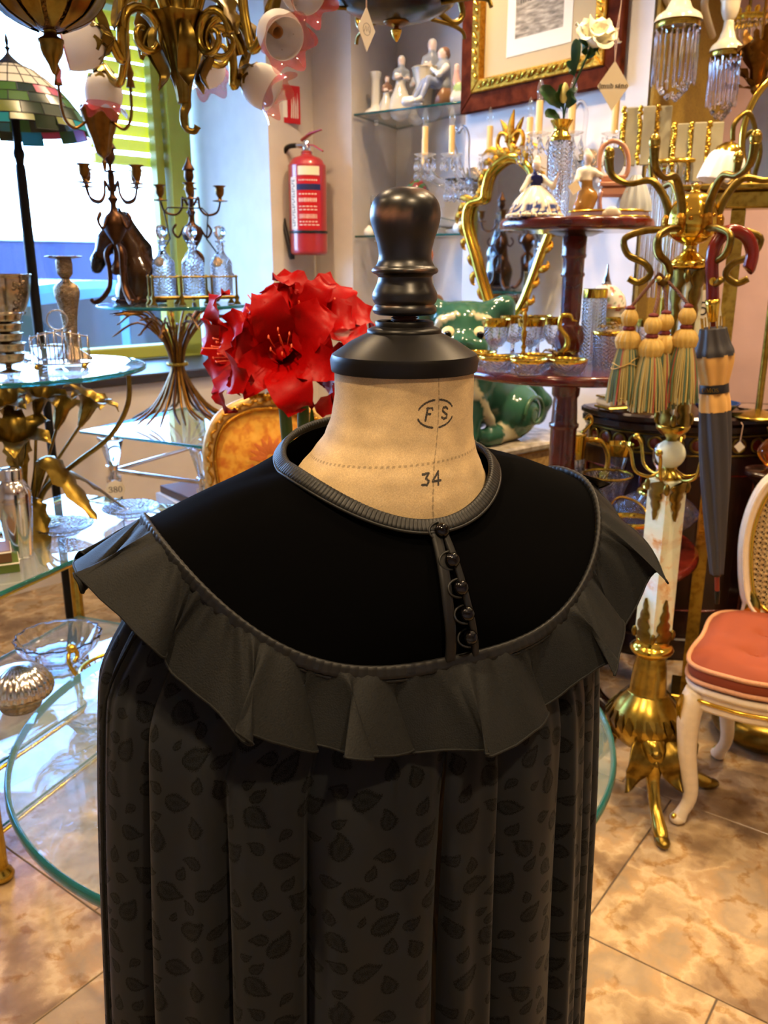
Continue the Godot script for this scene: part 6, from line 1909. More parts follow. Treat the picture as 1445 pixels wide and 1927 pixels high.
func build_tier_table_things() -> void:
	var c := V(0.586, 0, -2.74)
	var o := thing("tier_table", "three-tier round mahogany table on a turned column, loaded with gilt crystal", "table", c)
	var disc := func(y: float, r: float, th: float) -> G:
		return G.new().lathe(P([0.0, y - th, r * 0.9, y - th]) + smooth(P([r * 0.9, y - th, r * 0.985, y - th * 0.8, r, y - th * 0.45, r * 0.99, y - th * 0.12, r * 0.97, y]), 3) + P([r * 0.97, y, 0.0, y]), 96)
	part(o, "top_tier", disc.call(1.583, 0.232, 0.034), M.mahogany)
	part(o, "middle_tier", disc.call(1.15, 0.36, 0.034), M.mahogany)
	part(o, "bottom_tier", disc.call(0.56, 0.455, 0.036), M.mahogany)
	part(o, "collar", G.new().lathe(P([0.0, 1.535, 0.05, 1.535, 0.085, 1.548, 0.085, 1.549, 0.0, 1.549]), 32), M.dark_wood)
	part(o, "upper_column", G.new().lathe(P([0.0, 1.15, 0.045, 1.15, 0.045, 1.165, 0.034, 1.175]) + smooth(P([0.03, 1.19, 0.038, 1.22, 0.038, 1.25, 0.028, 1.275]), 3) + P([0.03, 1.28, 0.03, 1.286, 0.031, 1.29, 0.0325, 1.415, 0.036, 1.418, 0.037, 1.425, 0.033, 1.43, 0.033, 1.47, 0.038, 1.474, 0.038, 1.482, 0.036, 1.487, 0.037, 1.536, 0.0, 1.536]), 32), M.mahogany)
	var tw := G.new().lathe(smooth(P([0.034, 1.185, 0.04, 1.21, 0.042, 1.235, 0.034, 1.268]), 4), 40, Vector3.ZERO, 5, 0.12, 0, 99, 60.0)
	part(o, "spiral_knop", tw, M.mahogany, "spiral carved knop")
	part(o, "lower_column", G.new().lathe(P([0.0, 0.56, 0.055, 0.56, 0.055, 0.585, 0.044, 0.6, 0.042, 0.94, 0.047, 0.945, 0.048, 0.955, 0.042, 0.96, 0.038, 1.04, 0.044, 1.05, 0.046, 1.09, 0.06, 1.112, 0.06, 1.116, 0.0, 1.116]), 32), M.mahogany)
	part(o, "pedestal", G.new().lathe(P([0.0, 0.1, 0.06, 0.1, 0.09, 0.14, 0.06, 0.2, 0.05, 0.3, 0.07, 0.42, 0.11, 0.49, 0.2, 0.51, 0.2, 0.524, 0.0, 0.524]), 32), M.dark_wood)
	for i in 4:
		var a := TAU * i / 4 + 0.75
		var d := V(sin(a), 0, cos(a))
		part(o, "foot", G.new().tube(smooth([d * 0.04 + V(0, 0.16, 0), d * 0.13 + V(0, 0.13, 0), d * 0.2 + V(0, 0.05, 0), d * 0.26 + V(0, 0.022, 0)], 5), 0.024, 10), M.dark_wood)
	# --- top tier
	var y := 1.5835
	o = thing("gilt_neck_vase", "slim cut crystal vase with gold neck holding a white rose", "vase", V(0.53, y, -2.76))
	part(o, "body", G.new().lathe(P([0.0, 0.0, 0.03, 0.0, 0.034, 0.004, 0.038, 0.2, 0.034, 0.222, 0.028, 0.226, 0.026, 0.2, 0.0, 0.02]), 48, Vector3.ZERO, 16, 0.03, 1, 4, 130.0), M.cut)
	part(o, "gold_neck", G.new().lathe(smooth(P([0.029, 0.224, 0.03, 0.235, 0.022, 0.25, 0.023, 0.262, 0.03, 0.275, 0.034, 0.282]), 4) + P([0.03, 0.282, 0.018, 0.255]), 32), M.gold, "polished gold neck")
	build_rose(V(0.53, y, -2.76))
	# lace lady in navy
	o = thing("lace_lady", "crinoline porcelain lady in navy bodice and lace on the top tier", "figurine", V(0.445, y, -2.66), -10.0)
	var cr := Color(0.68, 0.63, 0.52)
	var nv := Color(0.012, 0.018, 0.1)
	var skin := Color(0.72, 0.58, 0.48)
	var gl := Color(0.45, 0.26, 0.06)
	var skirt := G.new().lathe(smooth(P([0.0, 0.0, 0.074, 0.0, 0.078, 0.006, 0.072, 0.02, 0.056, 0.05, 0.034, 0.075, 0.018, 0.09]), 4), 72, Vector3.ZERO, 13, 0.07, 2, 30)
	skirt.tinted = true
	var ln := noise(22.0, 15)
	for k in skirt.v.size():
		var q := skirt.v[k]
		var n := ln.get_noise_3dv(q * 2.5)
		skirt.c[k] = cr if q.y > 0.036 + 0.012 * n else (Color(0.03, 0.05, 0.18) if n > -0.05 else (gl if n < -0.28 else cr))
	part(o, "skirt", skirt, M.porcelain, "cream lace over blue and gold skirt")
	part(o, "figure", G.new().blob([[V(0, 0.085, 0), V(0, 0.112, 0.0), 0.014, 0.018, nv], [V(-0.018, 0.113, 0), V(0.018, 0.113, 0), 0.009, 0.009, cr], [V(0.02, 0.11, 0), V(0.05, 0.085, 0.02), 0.009, 0.007, cr], [V(0.05, 0.085, 0.02), V(0.062, 0.12, 0.025), 0.006, 0.004, skin], [V(-0.02, 0.11, 0), V(-0.04, 0.075, 0.025), 0.009, 0.007, cr], [V(0, 0.12, 0), V(0, 0.133, 0), 0.006, 0.006, skin], [V(0, 0.143, 0.003), V(0, 0.147, 0.003), 0.012, 0.012, skin], [V(0, 0.152, -0.003), V(0, 0.162, -0.004), 0.013, 0.01, cr], [V(0, 0.165, -0.004), V(0.004, 0.178, -0.004), 0.006, 0.002, Color(0.2, 0.2, 0.28)]], 0.0045, 0.007), M.porcelain)
	var rf := G.new()
	for k in 30:
		var a := TAU * k / 30
		rf.ball(V(sin(a) * 0.077, 0.007, cos(a) * 0.077), V(0.009, 0.006, 0.009), 8)
	part(o, "lace_hem", rf, M.porcelain_cream, "ruffled cream lace hem")
	# dressing table group on an oval gilt plinth
	o = thing("dressing_table_group", "porcelain group of a lady at a mirrored dressing table on oval gilt base", "figurine", V(0.665, y, -2.67), -6.0)
	part(o, "oval_base", G.new().slab(round_outline(0.118, 0.07, 56), 0.0, 0.018, 0.003), mat(Color(0.55, 0.48, 0.55), 0.25), "mauve oval base")
	part(o, "gilt_rims", G.new().tube(range(60).map(func(k): return V(cos(TAU * k / 60) * 0.119, 0.003, sin(TAU * k / 60) * 0.071)), 0.004, 6, true).tube(range(60).map(func(k): return V(cos(TAU * k / 60) * 0.114, 0.02, sin(TAU * k / 60) * 0.067)), 0.004, 6, true), M.gold, "gold rims")
	part(o, "cartouche", G.new().ball(V(0.0, 0.014, 0.071), V(0.022, 0.016, 0.008), 12).ball(V(-0.016, 0.01, 0.07), V(0.012, 0.01, 0.007), 10).ball(V(0.016, 0.01, 0.07), V(0.012, 0.01, 0.007), 10), M.porcelain_cream)
	var pk := mat(Color(0.72, 0.52, 0.42), 0.2)
	var dt := part(o, "dressing_table", G.new().box(V(0.012, 0.096, -0.005), V(0.088, 0.012, 0.04), 0.003).box(V(0.012, 0.075, -0.005), V(0.078, 0.03, 0.034), 0.008), pk, "pink and gilt dressing table")
	for q in [[-0.024, 0.012], [0.048, 0.012], [-0.024, -0.022], [0.048, -0.022]]:
		part(dt, "leg", G.new().tube(smooth([V(q[0], 0.075, q[1]), V(q[0] * 1.15, 0.05, q[1]), V(q[0] * 0.95, 0.022, q[1])], 4), 0.005, 7), pk)
	part(dt, "mirror_frame", G.new().tube(smooth([V(-0.024, 0.115, -0.012), V(-0.034, 0.16, -0.015), V(-0.026, 0.2, -0.018), V(0.004, 0.216, -0.018), V(0.036, 0.2, -0.018), V(0.05, 0.16, -0.015), V(0.04, 0.115, -0.012)], 5, true), 0.007, 8, true), pk)
	part(dt, "mirror_glass", G.new().slab(round_outline(0.03, 0.04, 24, 0.008, -0.158), -0.002, 0.002, 0, Transform3D(turned(Vector3.RIGHT, 90), V(0, 0, -0.014))), M.mirror)
	part(dt, "drawer_stand", G.new().box(V(0.008, 0.112, -0.01), V(0.07, 0.018, 0.022), 0.003), pk)
	var gauze := Color(0.62, 0.6, 0.56)
	part(o, "seated_lady", G.new().blob([[V(-0.07, 0.06, 0.0), V(-0.07, 0.1, 0.0), 0.024, 0.018, Color(0.24, 0.12, 0.03)], [V(-0.075, 0.03, 0.005), V(-0.06, 0.06, 0.005), 0.03, 0.026, Color(0.28, 0.14, 0.03)], [V(-0.07, 0.1, 0.0), V(-0.07, 0.128, 0.0), 0.017, 0.018, cr], [V(-0.088, 0.13, 0.0), V(-0.052, 0.13, 0.0), 0.011, 0.011, cr], [V(-0.05, 0.13, 0.0), V(-0.028, 0.118, 0.016), 0.01, 0.007, cr], [V(-0.09, 0.13, 0.0), V(-0.1, 0.105, 0.02), 0.01, 0.008, cr], [V(-0.07, 0.14, 0), V(-0.068, 0.155, 0), 0.007, 0.007, skin], [V(-0.067, 0.166, 0.002), V(-0.067, 0.17, 0.002), 0.0125, 0.0125, skin], [V(-0.07, 0.178, -0.004), V(-0.072, 0.188, -0.004), 0.0125, 0.008, cr]], 0.0048, 0.008), M.porcelain)
	part(o, "gauze_train", G.new().lathe(smooth(P([0.05, 0.02, 0.045, 0.05, 0.03, 0.09, 0.012, 0.12]), 4), 40, V(0.075, 0, -0.005), 11, 0.1), mat(Color(0.66, 0.68, 0.68), 0.4), "pale gathered gauze train")
	part(o, "little_tag", G.new().box(V(-0.105, 0.085, 0.03), V(0.03, 0.03, 0.001), 0.0, turned(V(0.2, 0.4, 1), 40)), M.tag_cream)
	# --- middle tier: crystal bowls with gold rims
	y = 1.1505
	var bowl := G.new().lathe(smooth(P([0.0, 0.0, 0.034, 0.0, 0.038, 0.004, 0.05, 0.024, 0.054, 0.038]), 3) + smooth(P([0.051, 0.038, 0.046, 0.024, 0.03, 0.008, 0.0, 0.006]), 3), 56, Vector3.ZERO, 14, 0.035, 1, 9).mesh()
	var rim := G.new().lathe(P([0.0505, 0.034, 0.0552, 0.0335, 0.056, 0.044, 0.052, 0.0445, 0.0505, 0.034]), 48).mesh()
	var bl := ["gold rimmed crystal bowl at the front edge below the gold swan", "gold rimmed crystal bowl at the front edge next to the gilt jar", "gold rimmed crystal bowl between the front bowl and the outer bowl", "gold rimmed crystal bowl nearest the dress form's neck", "gold rimmed crystal bowl behind the front bowls, beside the swan"]
	var bp := [V(0.415, y, -2.455), V(0.525, y, -2.45), V(0.335, y, -2.53), V(0.293, y, -2.66), V(0.455, y, -2.575)]
	for i in 5:
		o = thing("gold_rim_bowl", bl[i], "bowl", bp[i], 12.0 * i, "gold rimmed crystal bowls on the middle tier")
		piece(o, "bowl", bowl, M.cut)
		piece(o, "gold_rim", rim, M.gold)
	var cup := G.new().lathe(P([0.0, 0.0, 0.03, 0.0, 0.03, 0.003, 0.008, 0.01, 0.006, 0.03, 0.008, 0.045]) + smooth(P([0.02, 0.05, 0.036, 0.075, 0.04, 0.105, 0.042, 0.115]), 3) + smooth(P([0.04, 0.115, 0.037, 0.1, 0.03, 0.07, 0.0, 0.055]), 3), 40, Vector3.ZERO, 10, 0.035, 6, 14).mesh()
	var cr_rim := G.new().lathe(P([0.04, 0.112, 0.0425, 0.112, 0.0455, 0.134, 0.044, 0.135, 0.04, 0.112]), 40).mesh()
	var gp := [V(0.36, y, -2.78), V(0.475, y, -2.80), V(0.565, y, -2.87), V(0.44, y, -2.95), V(0.53, y, -2.98), V(0.76, y, -2.86), V(0.85, y, -2.78)]
	var gs := ["gold rimmed goblet above the dog's shoulder on the middle tier", "gold rimmed goblet behind the bowls and the dog figure", "gold rimmed goblet next to the mahogany column behind the swan", "gold rimmed goblet at the back edge below the mirror", "gold rimmed goblet at the back edge close to the column", "gold rimmed goblet behind the gilt jar", "gold rimmed goblet above the tassels on the middle tier"]
	for i in 7:
		o = thing("gold_rim_goblet", gs[i], "goblet", gp[i], 17.0 * i, "gold rimmed goblets on the middle tier")
		piece(o, "bowl", cup, M.cut)
		piece(o, "gold_rim", cr_rim, M.gold)
	# painted porcelain jar at the back of the tier
	o = thing("painted_jar", "white porcelain jar painted with flowers, its lid rising to a silver spire", "jar", V(0.755, y, -2.985))
	var pj := G.new().lathe(smooth(P([0.0, 0.0, 0.04, 0.0, 0.05, 0.03, 0.062, 0.11, 0.066, 0.15, 0.07, 0.165, 0.062, 0.2, 0.035, 0.228, 0.016, 0.235]), 5), 56)
	pj.tinted = true
	var pn := noise(30.0, 23)
	for k in pj.v.size():
		var n := pn.get_noise_3dv(pj.v[k])
		pj.c[k] = Color(0.45, 0.13, 0.1) if n > 0.34 else (Color(0.16, 0.24, 0.12) if n < -0.36 else Color(0.7, 0.66, 0.56))
	part(o, "body", pj, M.porcelain)
	part(o, "gilt_rim", G.new().ring(V(0, 0.163, 0), 0.07, 0.003, 48, 6), M.gold)
	part(o, "spire", G.new().lathe(P([0.0, 0.232, 0.018, 0.233, 0.012, 0.25, 0.005, 0.275, 0.003, 0.3, 0.0, 0.306]), 20), M.silver, "silver spire")
	# small brass candlestick in front of the goblets
	o = thing("brass_stick", "thin turned gilt dinner bell handle standing between the goblets", "bell", V(0.435, y, -2.69))
	part(o, "handle", G.new().lathe(P([0.0, 0.0, 0.026, 0.0, 0.028, 0.006, 0.012, 0.03, 0.005, 0.045, 0.009, 0.055, 0.004, 0.065, 0.008, 0.085, 0.009, 0.1, 0.004, 0.11, 0.007, 0.12, 0.004, 0.13, 0.008, 0.142, 0.006, 0.16, 0.0, 0.166]), 16), M.gilt)
	# swan dish
	o = thing("gold_swan_dish", "gilt swan with arched neck on a crystal dish", "dish", V(0.545, y, -2.63), -25.0)
	part(o, "dish", G.new().lathe(smooth(P([0.0, 0.0, 0.03, 0.0, 0.05, 0.02, 0.055, 0.03]), 3) + P([0.05, 0.03, 0.0, 0.012]), 40, Vector3.ZERO, 12, 0.05), M.crystal)
	part(o, "swan_neck", G.new().tube(smooth([V(-0.01, 0.03, 0), V(0.012, 0.06, 0), V(0.01, 0.09, 0), V(-0.012, 0.12, 0), V(-0.008, 0.15, 0), V(0.014, 0.156, 0), V(0.026, 0.14, 0)], 5), [0.013, 0.013, 0.012, 0.012, 0.011, 0.01, 0.009, 0.009, 0.0085, 0.008, 0.008, 0.0075, 0.007, 0.007, 0.007, 0.007, 0.007, 0.007, 0.007, 0.007, 0.008, 0.009, 0.009, 0.009, 0.009, 0.008, 0.007, 0.006, 0.005, 0.004, 0.003], 10).tube([V(0.024, 0.142, 0), V(0.04, 0.138, 0)], [0.005, 0.001], 6), M.gold, "arched gold swan neck")
	part(o, "swan_wings", bloom(7, [Vector2(0.01, 0.025), Vector2(0.032, 0.045), Vector2(0.055, 0.05), Vector2(0.066, 0.042)], [0.006, 0.012, 0.01, 0.002], 0.002, 0.2, 0.0, 0.8), M.gold, "spread gold feathers")
	# tall canister
	o = thing("crystal_canister", "tall diamond cut crystal canister with gold lid beside the column", "canister", V(0.672, y, -2.79))
	part(o, "body", G.new().lathe(P([0.0, 0.0, 0.036, 0.0, 0.038, 0.003, 0.038, 0.2, 0.034, 0.2, 0.033, 0.01, 0.0, 0.008]), 56, Vector3.ZERO, 24, 0.022, 1, 3, 150.0), M.cut)
	part(o, "gold_lid", G.new().lathe(P([0.0, 0.2, 0.0375, 0.2, 0.0385, 0.202, 0.0385, 0.226, 0.037, 0.229, 0.0, 0.23]), 40), M.gold, "polished gold lid")
	# jar with gilt blossoms
	o = thing("blossom_jar", "fluted crystal jar with gilt blossoms on its lid, beside the tassels", "jar", V(0.68, y, -2.6), 0.0)
	part(o, "body", G.new().lathe(P([0.0, 0.0, 0.044, 0.0, 0.046, 0.004, 0.05, 0.1, 0.047, 0.1, 0.042, 0.008, 0.0, 0.006]), 48, Vector3.ZERO, 16, 0.035), M.cut)
	var lid := part(o, "gold_lid", G.new().lathe(P([0.0, 0.115, 0.048, 0.112, 0.053, 0.11, 0.053, 0.1, 0.048, 0.098, 0.0, 0.1]), 40), M.gold)
	for q in [V(0.0, 0.118, 0.025), V(-0.025, 0.12, 0.0), V(0.022, 0.122, -0.005), V(0.0, 0.13, 0.0), V(-0.005, 0.1, 0.055), V(-0.02, 0.105, 0.045)]:
		part(lid, "blossom", bloom(5, [Vector2(0.0, 0.0), Vector2(0.01, 0.006), Vector2(0.018, 0.003)], [0.002, 0.009, 0.002], 0.002, 0.2).ball(V(0, 0.005, 0), 0.004, 8), M.gold).position = q
	o = thing("small_basket", "little crystal basket with twisted gold wire handle at the tier's edge", "basket", V(0.735, y, -2.5), 30.0)
	part(o, "bowl", G.new().lathe(smooth(P([0.0, 0.0, 0.02, 0.0, 0.034, 0.02, 0.038, 0.034]), 3) + P([0.034, 0.034, 0.0, 0.01]), 32, Vector3.ZERO, 10, 0.05), M.crystal)
	part(o, "gold_rim", G.new().lathe(P([0.034, 0.032, 0.039, 0.032, 0.04, 0.042, 0.036, 0.042]), 32), M.gold)
	part(o, "handle", G.new().tube(range(13).map(func(k): return V(cos(PI * k / 12) * 0.036, 0.04 + sin(PI * k / 12) * 0.04, 0)), 0.002, 6), M.gold)
	# --- bottom tier
	y = 0.5605
	o = thing("gold_pitcher", "crystal pitcher with tall gold lid and curved gold handle", "pitcher", V(0.665, y, -2.95), 20.0)
	part(o, "body", G.new().lathe(smooth(P([0.0, 0.0, 0.06, 0.0, 0.075, 0.06, 0.07, 0.14, 0.045, 0.2, 0.042, 0.24]), 4) + P([0.036, 0.24, 0.06, 0.13, 0.0, 0.02]), 48, Vector3.ZERO, 14, 0.04), M.cut)
	part(o, "gold_collar", G.new().lathe(P([0.043, 0.235, 0.047, 0.236, 0.047, 0.315, 0.05, 0.32, 0.046, 0.325, 0.0, 0.328]), 36), M.gold, "gold collar and lid")
	part(o, "handle", G.new().tube(smooth([V(0.045, 0.3, 0.02), V(0.1, 0.29, 0.03), V(0.13, 0.22, 0.035), V(0.1, 0.12, 0.03), V(0.07, 0.09, 0.02)], 6), 0.009, 9), M.gold)
	part(o, "thumb_piece", G.new().tube(smooth([V(0.03, 0.325, 0.01), V(0.06, 0.36, 0.02), V(0.05, 0.385, 0.02), V(0.035, 0.37, 0.012)], 5), 0.006, 7), M.gold)
	o = thing("gold_rim_vase", "large diamond cut crystal vase with gold rim on the bottom tier", "vase", V(0.765, y, -2.83))
	part(o, "body", G.new().lathe(smooth(P([0.0, 0.0, 0.05, 0.0, 0.055, 0.02, 0.05, 0.1, 0.066, 0.17, 0.085, 0.2]), 4) + smooth(P([0.08, 0.2, 0.06, 0.165, 0.04, 0.1, 0.0, 0.03]), 4), 56, Vector3.ZERO, 12, 0.04, 2, 20, 40.0), M.cut)
	part(o, "gold_rim", G.new().lathe(P([0.08, 0.197, 0.086, 0.197, 0.088, 0.205, 0.082, 0.206]), 48), M.gold)
	o = thing("gold_rim_trumpet", "slender trumpet vase with deep gold rim behind the tureen", "vase", V(0.845, y, -3.0))
	part(o, "body", G.new().lathe(smooth(P([0.0, 0.0, 0.045, 0.0, 0.045, 0.005, 0.014, 0.03, 0.016, 0.09, 0.028, 0.18, 0.042, 0.24]), 4) + smooth(P([0.039, 0.24, 0.024, 0.18, 0.0, 0.09]), 3), 36), M.crystal)
	part(o, "gold_rim", G.new().lathe(P([0.041, 0.235, 0.0435, 0.235, 0.053, 0.275, 0.05, 0.276, 0.041, 0.235]), 40), M.gold, "deep gold rim")
	o = thing("crystal_tureen", "wide cut crystal tureen with stepped gold lid beside the onyx column", "tureen", V(0.885, y, -2.66))
	part(o, "bowl", G.new().lathe(smooth(P([0.0, 0.0, 0.05, 0.0, 0.055, 0.01, 0.07, 0.05, 0.12, 0.1, 0.128, 0.13, 0.1, 0.16, 0.06, 0.185]), 4) + smooth(P([0.056, 0.18, 0.095, 0.155, 0.12, 0.128, 0.065, 0.055, 0.0, 0.015]), 4), 64, Vector3.ZERO, 16, 0.025, 2, 30), M.cut)
	part(o, "gold_lid", G.new().lathe(P([0.062, 0.18, 0.066, 0.185, 0.062, 0.195, 0.05, 0.2, 0.052, 0.206, 0.046, 0.214, 0.036, 0.218, 0.038, 0.224, 0.03, 0.232, 0.016, 0.236, 0.012, 0.245, 0.0, 0.246]), 40), M.gold, "stepped gold lid")
	part(o, "stopper", G.new().lathe(smooth(P([0.0, 0.24, 0.01, 0.245, 0.012, 0.26, 0.024, 0.285, 0.026, 0.315, 0.018, 0.34, 0.0, 0.348]), 4), 14), M.crystal, "faceted crystal stopper")
	o = thing("ice_bucket", "crystal ice bucket with gold rim and raised gold swing handle", "bucket", V(0.765, y, -2.51), 30.0)
	part(o, "body", G.new().lathe(P([0.0, 0.0, 0.05, 0.0, 0.056, 0.006, 0.052, 0.02, 0.064, 0.13, 0.06, 0.13, 0.048, 0.014, 0.0, 0.01]), 56, Vector3.ZERO, 18, 0.02, 2, 5), M.cut)
	part(o, "gold_rim", G.new().lathe(P([0.061, 0.125, 0.066, 0.125, 0.067, 0.14, 0.062, 0.141, 0.061, 0.125]), 48), M.gold)
	part(o, "handle", G.new().tube(smooth([V(-0.066, 0.134, 0), V(-0.072, 0.155, -0.02), V(-0.05, 0.18, -0.045), V(0.0, 0.195, -0.06), V(0.05, 0.18, -0.045), V(0.072, 0.155, -0.02), V(0.066, 0.134, 0)], 5), 0.0038, 8), M.gold, "gold swing handle")
	o = thing("round_crystal_jar", "round frosted crystal jar with gold knob by the ruffle", "jar", V(0.635, y, -2.46))
	part(o, "body", G.new().lathe(smooth(P([0.0, 0.0, 0.04, 0.0, 0.065, 0.03, 0.068, 0.06, 0.045, 0.1, 0.0, 0.115]), 4), 48, Vector3.ZERO, 16, 0.03), M.facet)
	part(o, "knob", G.new().lathe(smooth(P([0.0, 0.11, 0.02, 0.11, 0.014, 0.125, 0.018, 0.14, 0.0, 0.152]), 3), 20), M.gold)
	# diamond tag on a cord
	o = thing("diamond_tag", "cream diamond shaped maker's tag hanging on a string before the picture", "tag", V(0.625, 1.92, -2.55), -4.0)
	part(o, "card", G.new().slab(PackedVector2Array([Vector2(0, -0.062), Vector2(0.043, 0), Vector2(0, 0.062), Vector2(-0.043, 0)]), -0.0008, 0.0008, 0, Transform3D(turned(Vector3.RIGHT, 90), Vector3.ZERO)), M.tag_cream)
	piece(o, "lettering", text_mesh("Jmub sáno", 0.0155, 0.0006), M.ink).position = V(0, 0, 0.0014)
	part(o, "cord", G.new().tube([V(0, 0.056, 0), V(0.006, 0.2, 0), V(0.012, 1.125, 0)], 0.0011, 5).tube([V(0, 0.056, 0), V(-0.004, 0.12, 0.002), V(0.006, 0.2, 0)], 0.0011, 5), M.string, "twisted pale string")

func build_rose(base: Vector3) -> void:
	var o := thing("white_rose", "white rose with bud and dark leaves in the gold necked vase", "flower", base)
	var stem := smooth([V(0, 0.06, 0), V(0.004, 0.27, 0.0), V(0.015, 0.34, 0.01), V(0.05, 0.43, 0.03), V(0.068, 0.475, 0.04)], 6)
	part(o, "stem", G.new().tube(stem, 0.0032, 8), M.leaf)
	rng.seed = 17
	var fl := part(o, "bloom", bloom(5, smooth([Vector2(0.004, 0.0), Vector2(0.022, 0.012), Vector2(0.042, 0.03), Vector2(0.056, 0.034), Vector2(0.064, 0.026)], 3), [0.008, 0.012, 0.016, 0.02, 0.025, 0.03, 0.032, 0.034, 0.034, 0.031, 0.026, 0.018, 0.004], 0.0012, 0.35, 0.004, 0.3, 0.5, 0.14, 6).add(bloom(5, smooth([Vector2(0.003, 0.0), Vector2(0.018, 0.018), Vector2(0.03, 0.042), Vector2(0.042, 0.052), Vector2(0.048, 0.048)], 3), [0.008, 0.012, 0.015, 0.018, 0.022, 0.025, 0.027, 0.028, 0.027, 0.025, 0.02, 0.014, 0.004], 0.0012, 0.5, 0.003, 0.9, 0.6, 0.12, 6)).add(bloom(4, smooth([Vector2(0.002, 0.0), Vector2(0.012, 0.02), Vector2(0.018, 0.045), Vector2(0.024, 0.058)], 3), [0.006, 0.01, 0.013, 0.015, 0.018, 0.018, 0.018, 0.017, 0.013, 0.004], 0.0012, 0.7, 0.002, 0.2, 0.8, 0.1, 5)).add(bloom(3, smooth([Vector2(0.001, 0.005), Vector2(0.007, 0.03), Vector2(0.008, 0.055)], 3), [0.006, 0.008, 0.01, 0.011, 0.011, 0.009, 0.004], 0.0012, 0.9, 0.001, 1.2)), M.petal_white, "open white rose head")
	fl.transform = Transform3D(Basis(Quaternion(Vector3.UP, V(0.25, 0.8, 0.55).normalized())), V(0.068, 0.47, 0.04))
	part(o, "sepals", bloom(5, [Vector2(0.003, 0.0), Vector2(0.018, -0.004), Vector2(0.03, -0.014)], [0.003, 0.005, 0.0005], 0.0008, 0.1), M.leaf).transform = fl.transform
	part(o, "bud_stem", G.new().tube([V(0.005, 0.28, 0), V(0.0, 0.31, 0.015), V(0.0, 0.33, 0.02)], 0.0022, 7), M.leaf)
	part(o, "bud", G.new().lathe(smooth(P([0.0, 0.0, 0.009, 0.004, 0.014, 0.02, 0.011, 0.04, 0.004, 0.054, 0.0, 0.056]), 3), 14, V(0.0, 0.325, 0.02), 3, 0.1, 2, 12, 40.0), mat(Color(0.9, 0.85, 0.5), 0.55), "pale yellow bud")
	var lv := [[V(0.005, 0.30, 0.0), V(-0.075, 0.36, 0.02), 0.026], [V(0.002, 0.3, 0.0), V(-0.02, 0.37, 0.03), 0.02], [V(0.002, 0.28, 0.0), V(-0.055, 0.285, 0.04), 0.02], [V(0.01, 0.3, 0.01), V(0.025, 0.35, 0.06), 0.02], [V(0.03, 0.39, 0.02), V(0.002, 0.42, 0.03), 0.02], [V(0.025, 0.38, 0.02), V(0.03, 0.50, 0.0), 0.014], [V(0.055, 0.44, 0.03), V(0.03, 0.475, 0.06), 0.02], [V(0.05, 0.43, 0.03), V(0.085, 0.46, 0.05), 0.016]]
	for l in lv:
		var a: Vector3 = l[0]
		var b: Vector3 = l[1]
		var sp := smooth([a, a.lerp(b, 0.35) + V(0, 0.008, 0), a.lerp(b, 0.75) + V(0, 0.008, 0), b], 4)
		var ws := []
		for k in sp.size():
			ws.append(0.0008 + l[2] * pow(sin(PI * clampf((k / (sp.size() - 1.0) - 0.18) / 0.82, 0.0, 1.0)), 0.75))
		part(o, "leaf", G.new().leaf(sp, ws, V(0, 0.6, 1), 0.25, 0.0008, 0.001, 4), M.leaf, "dark green rose leaf")

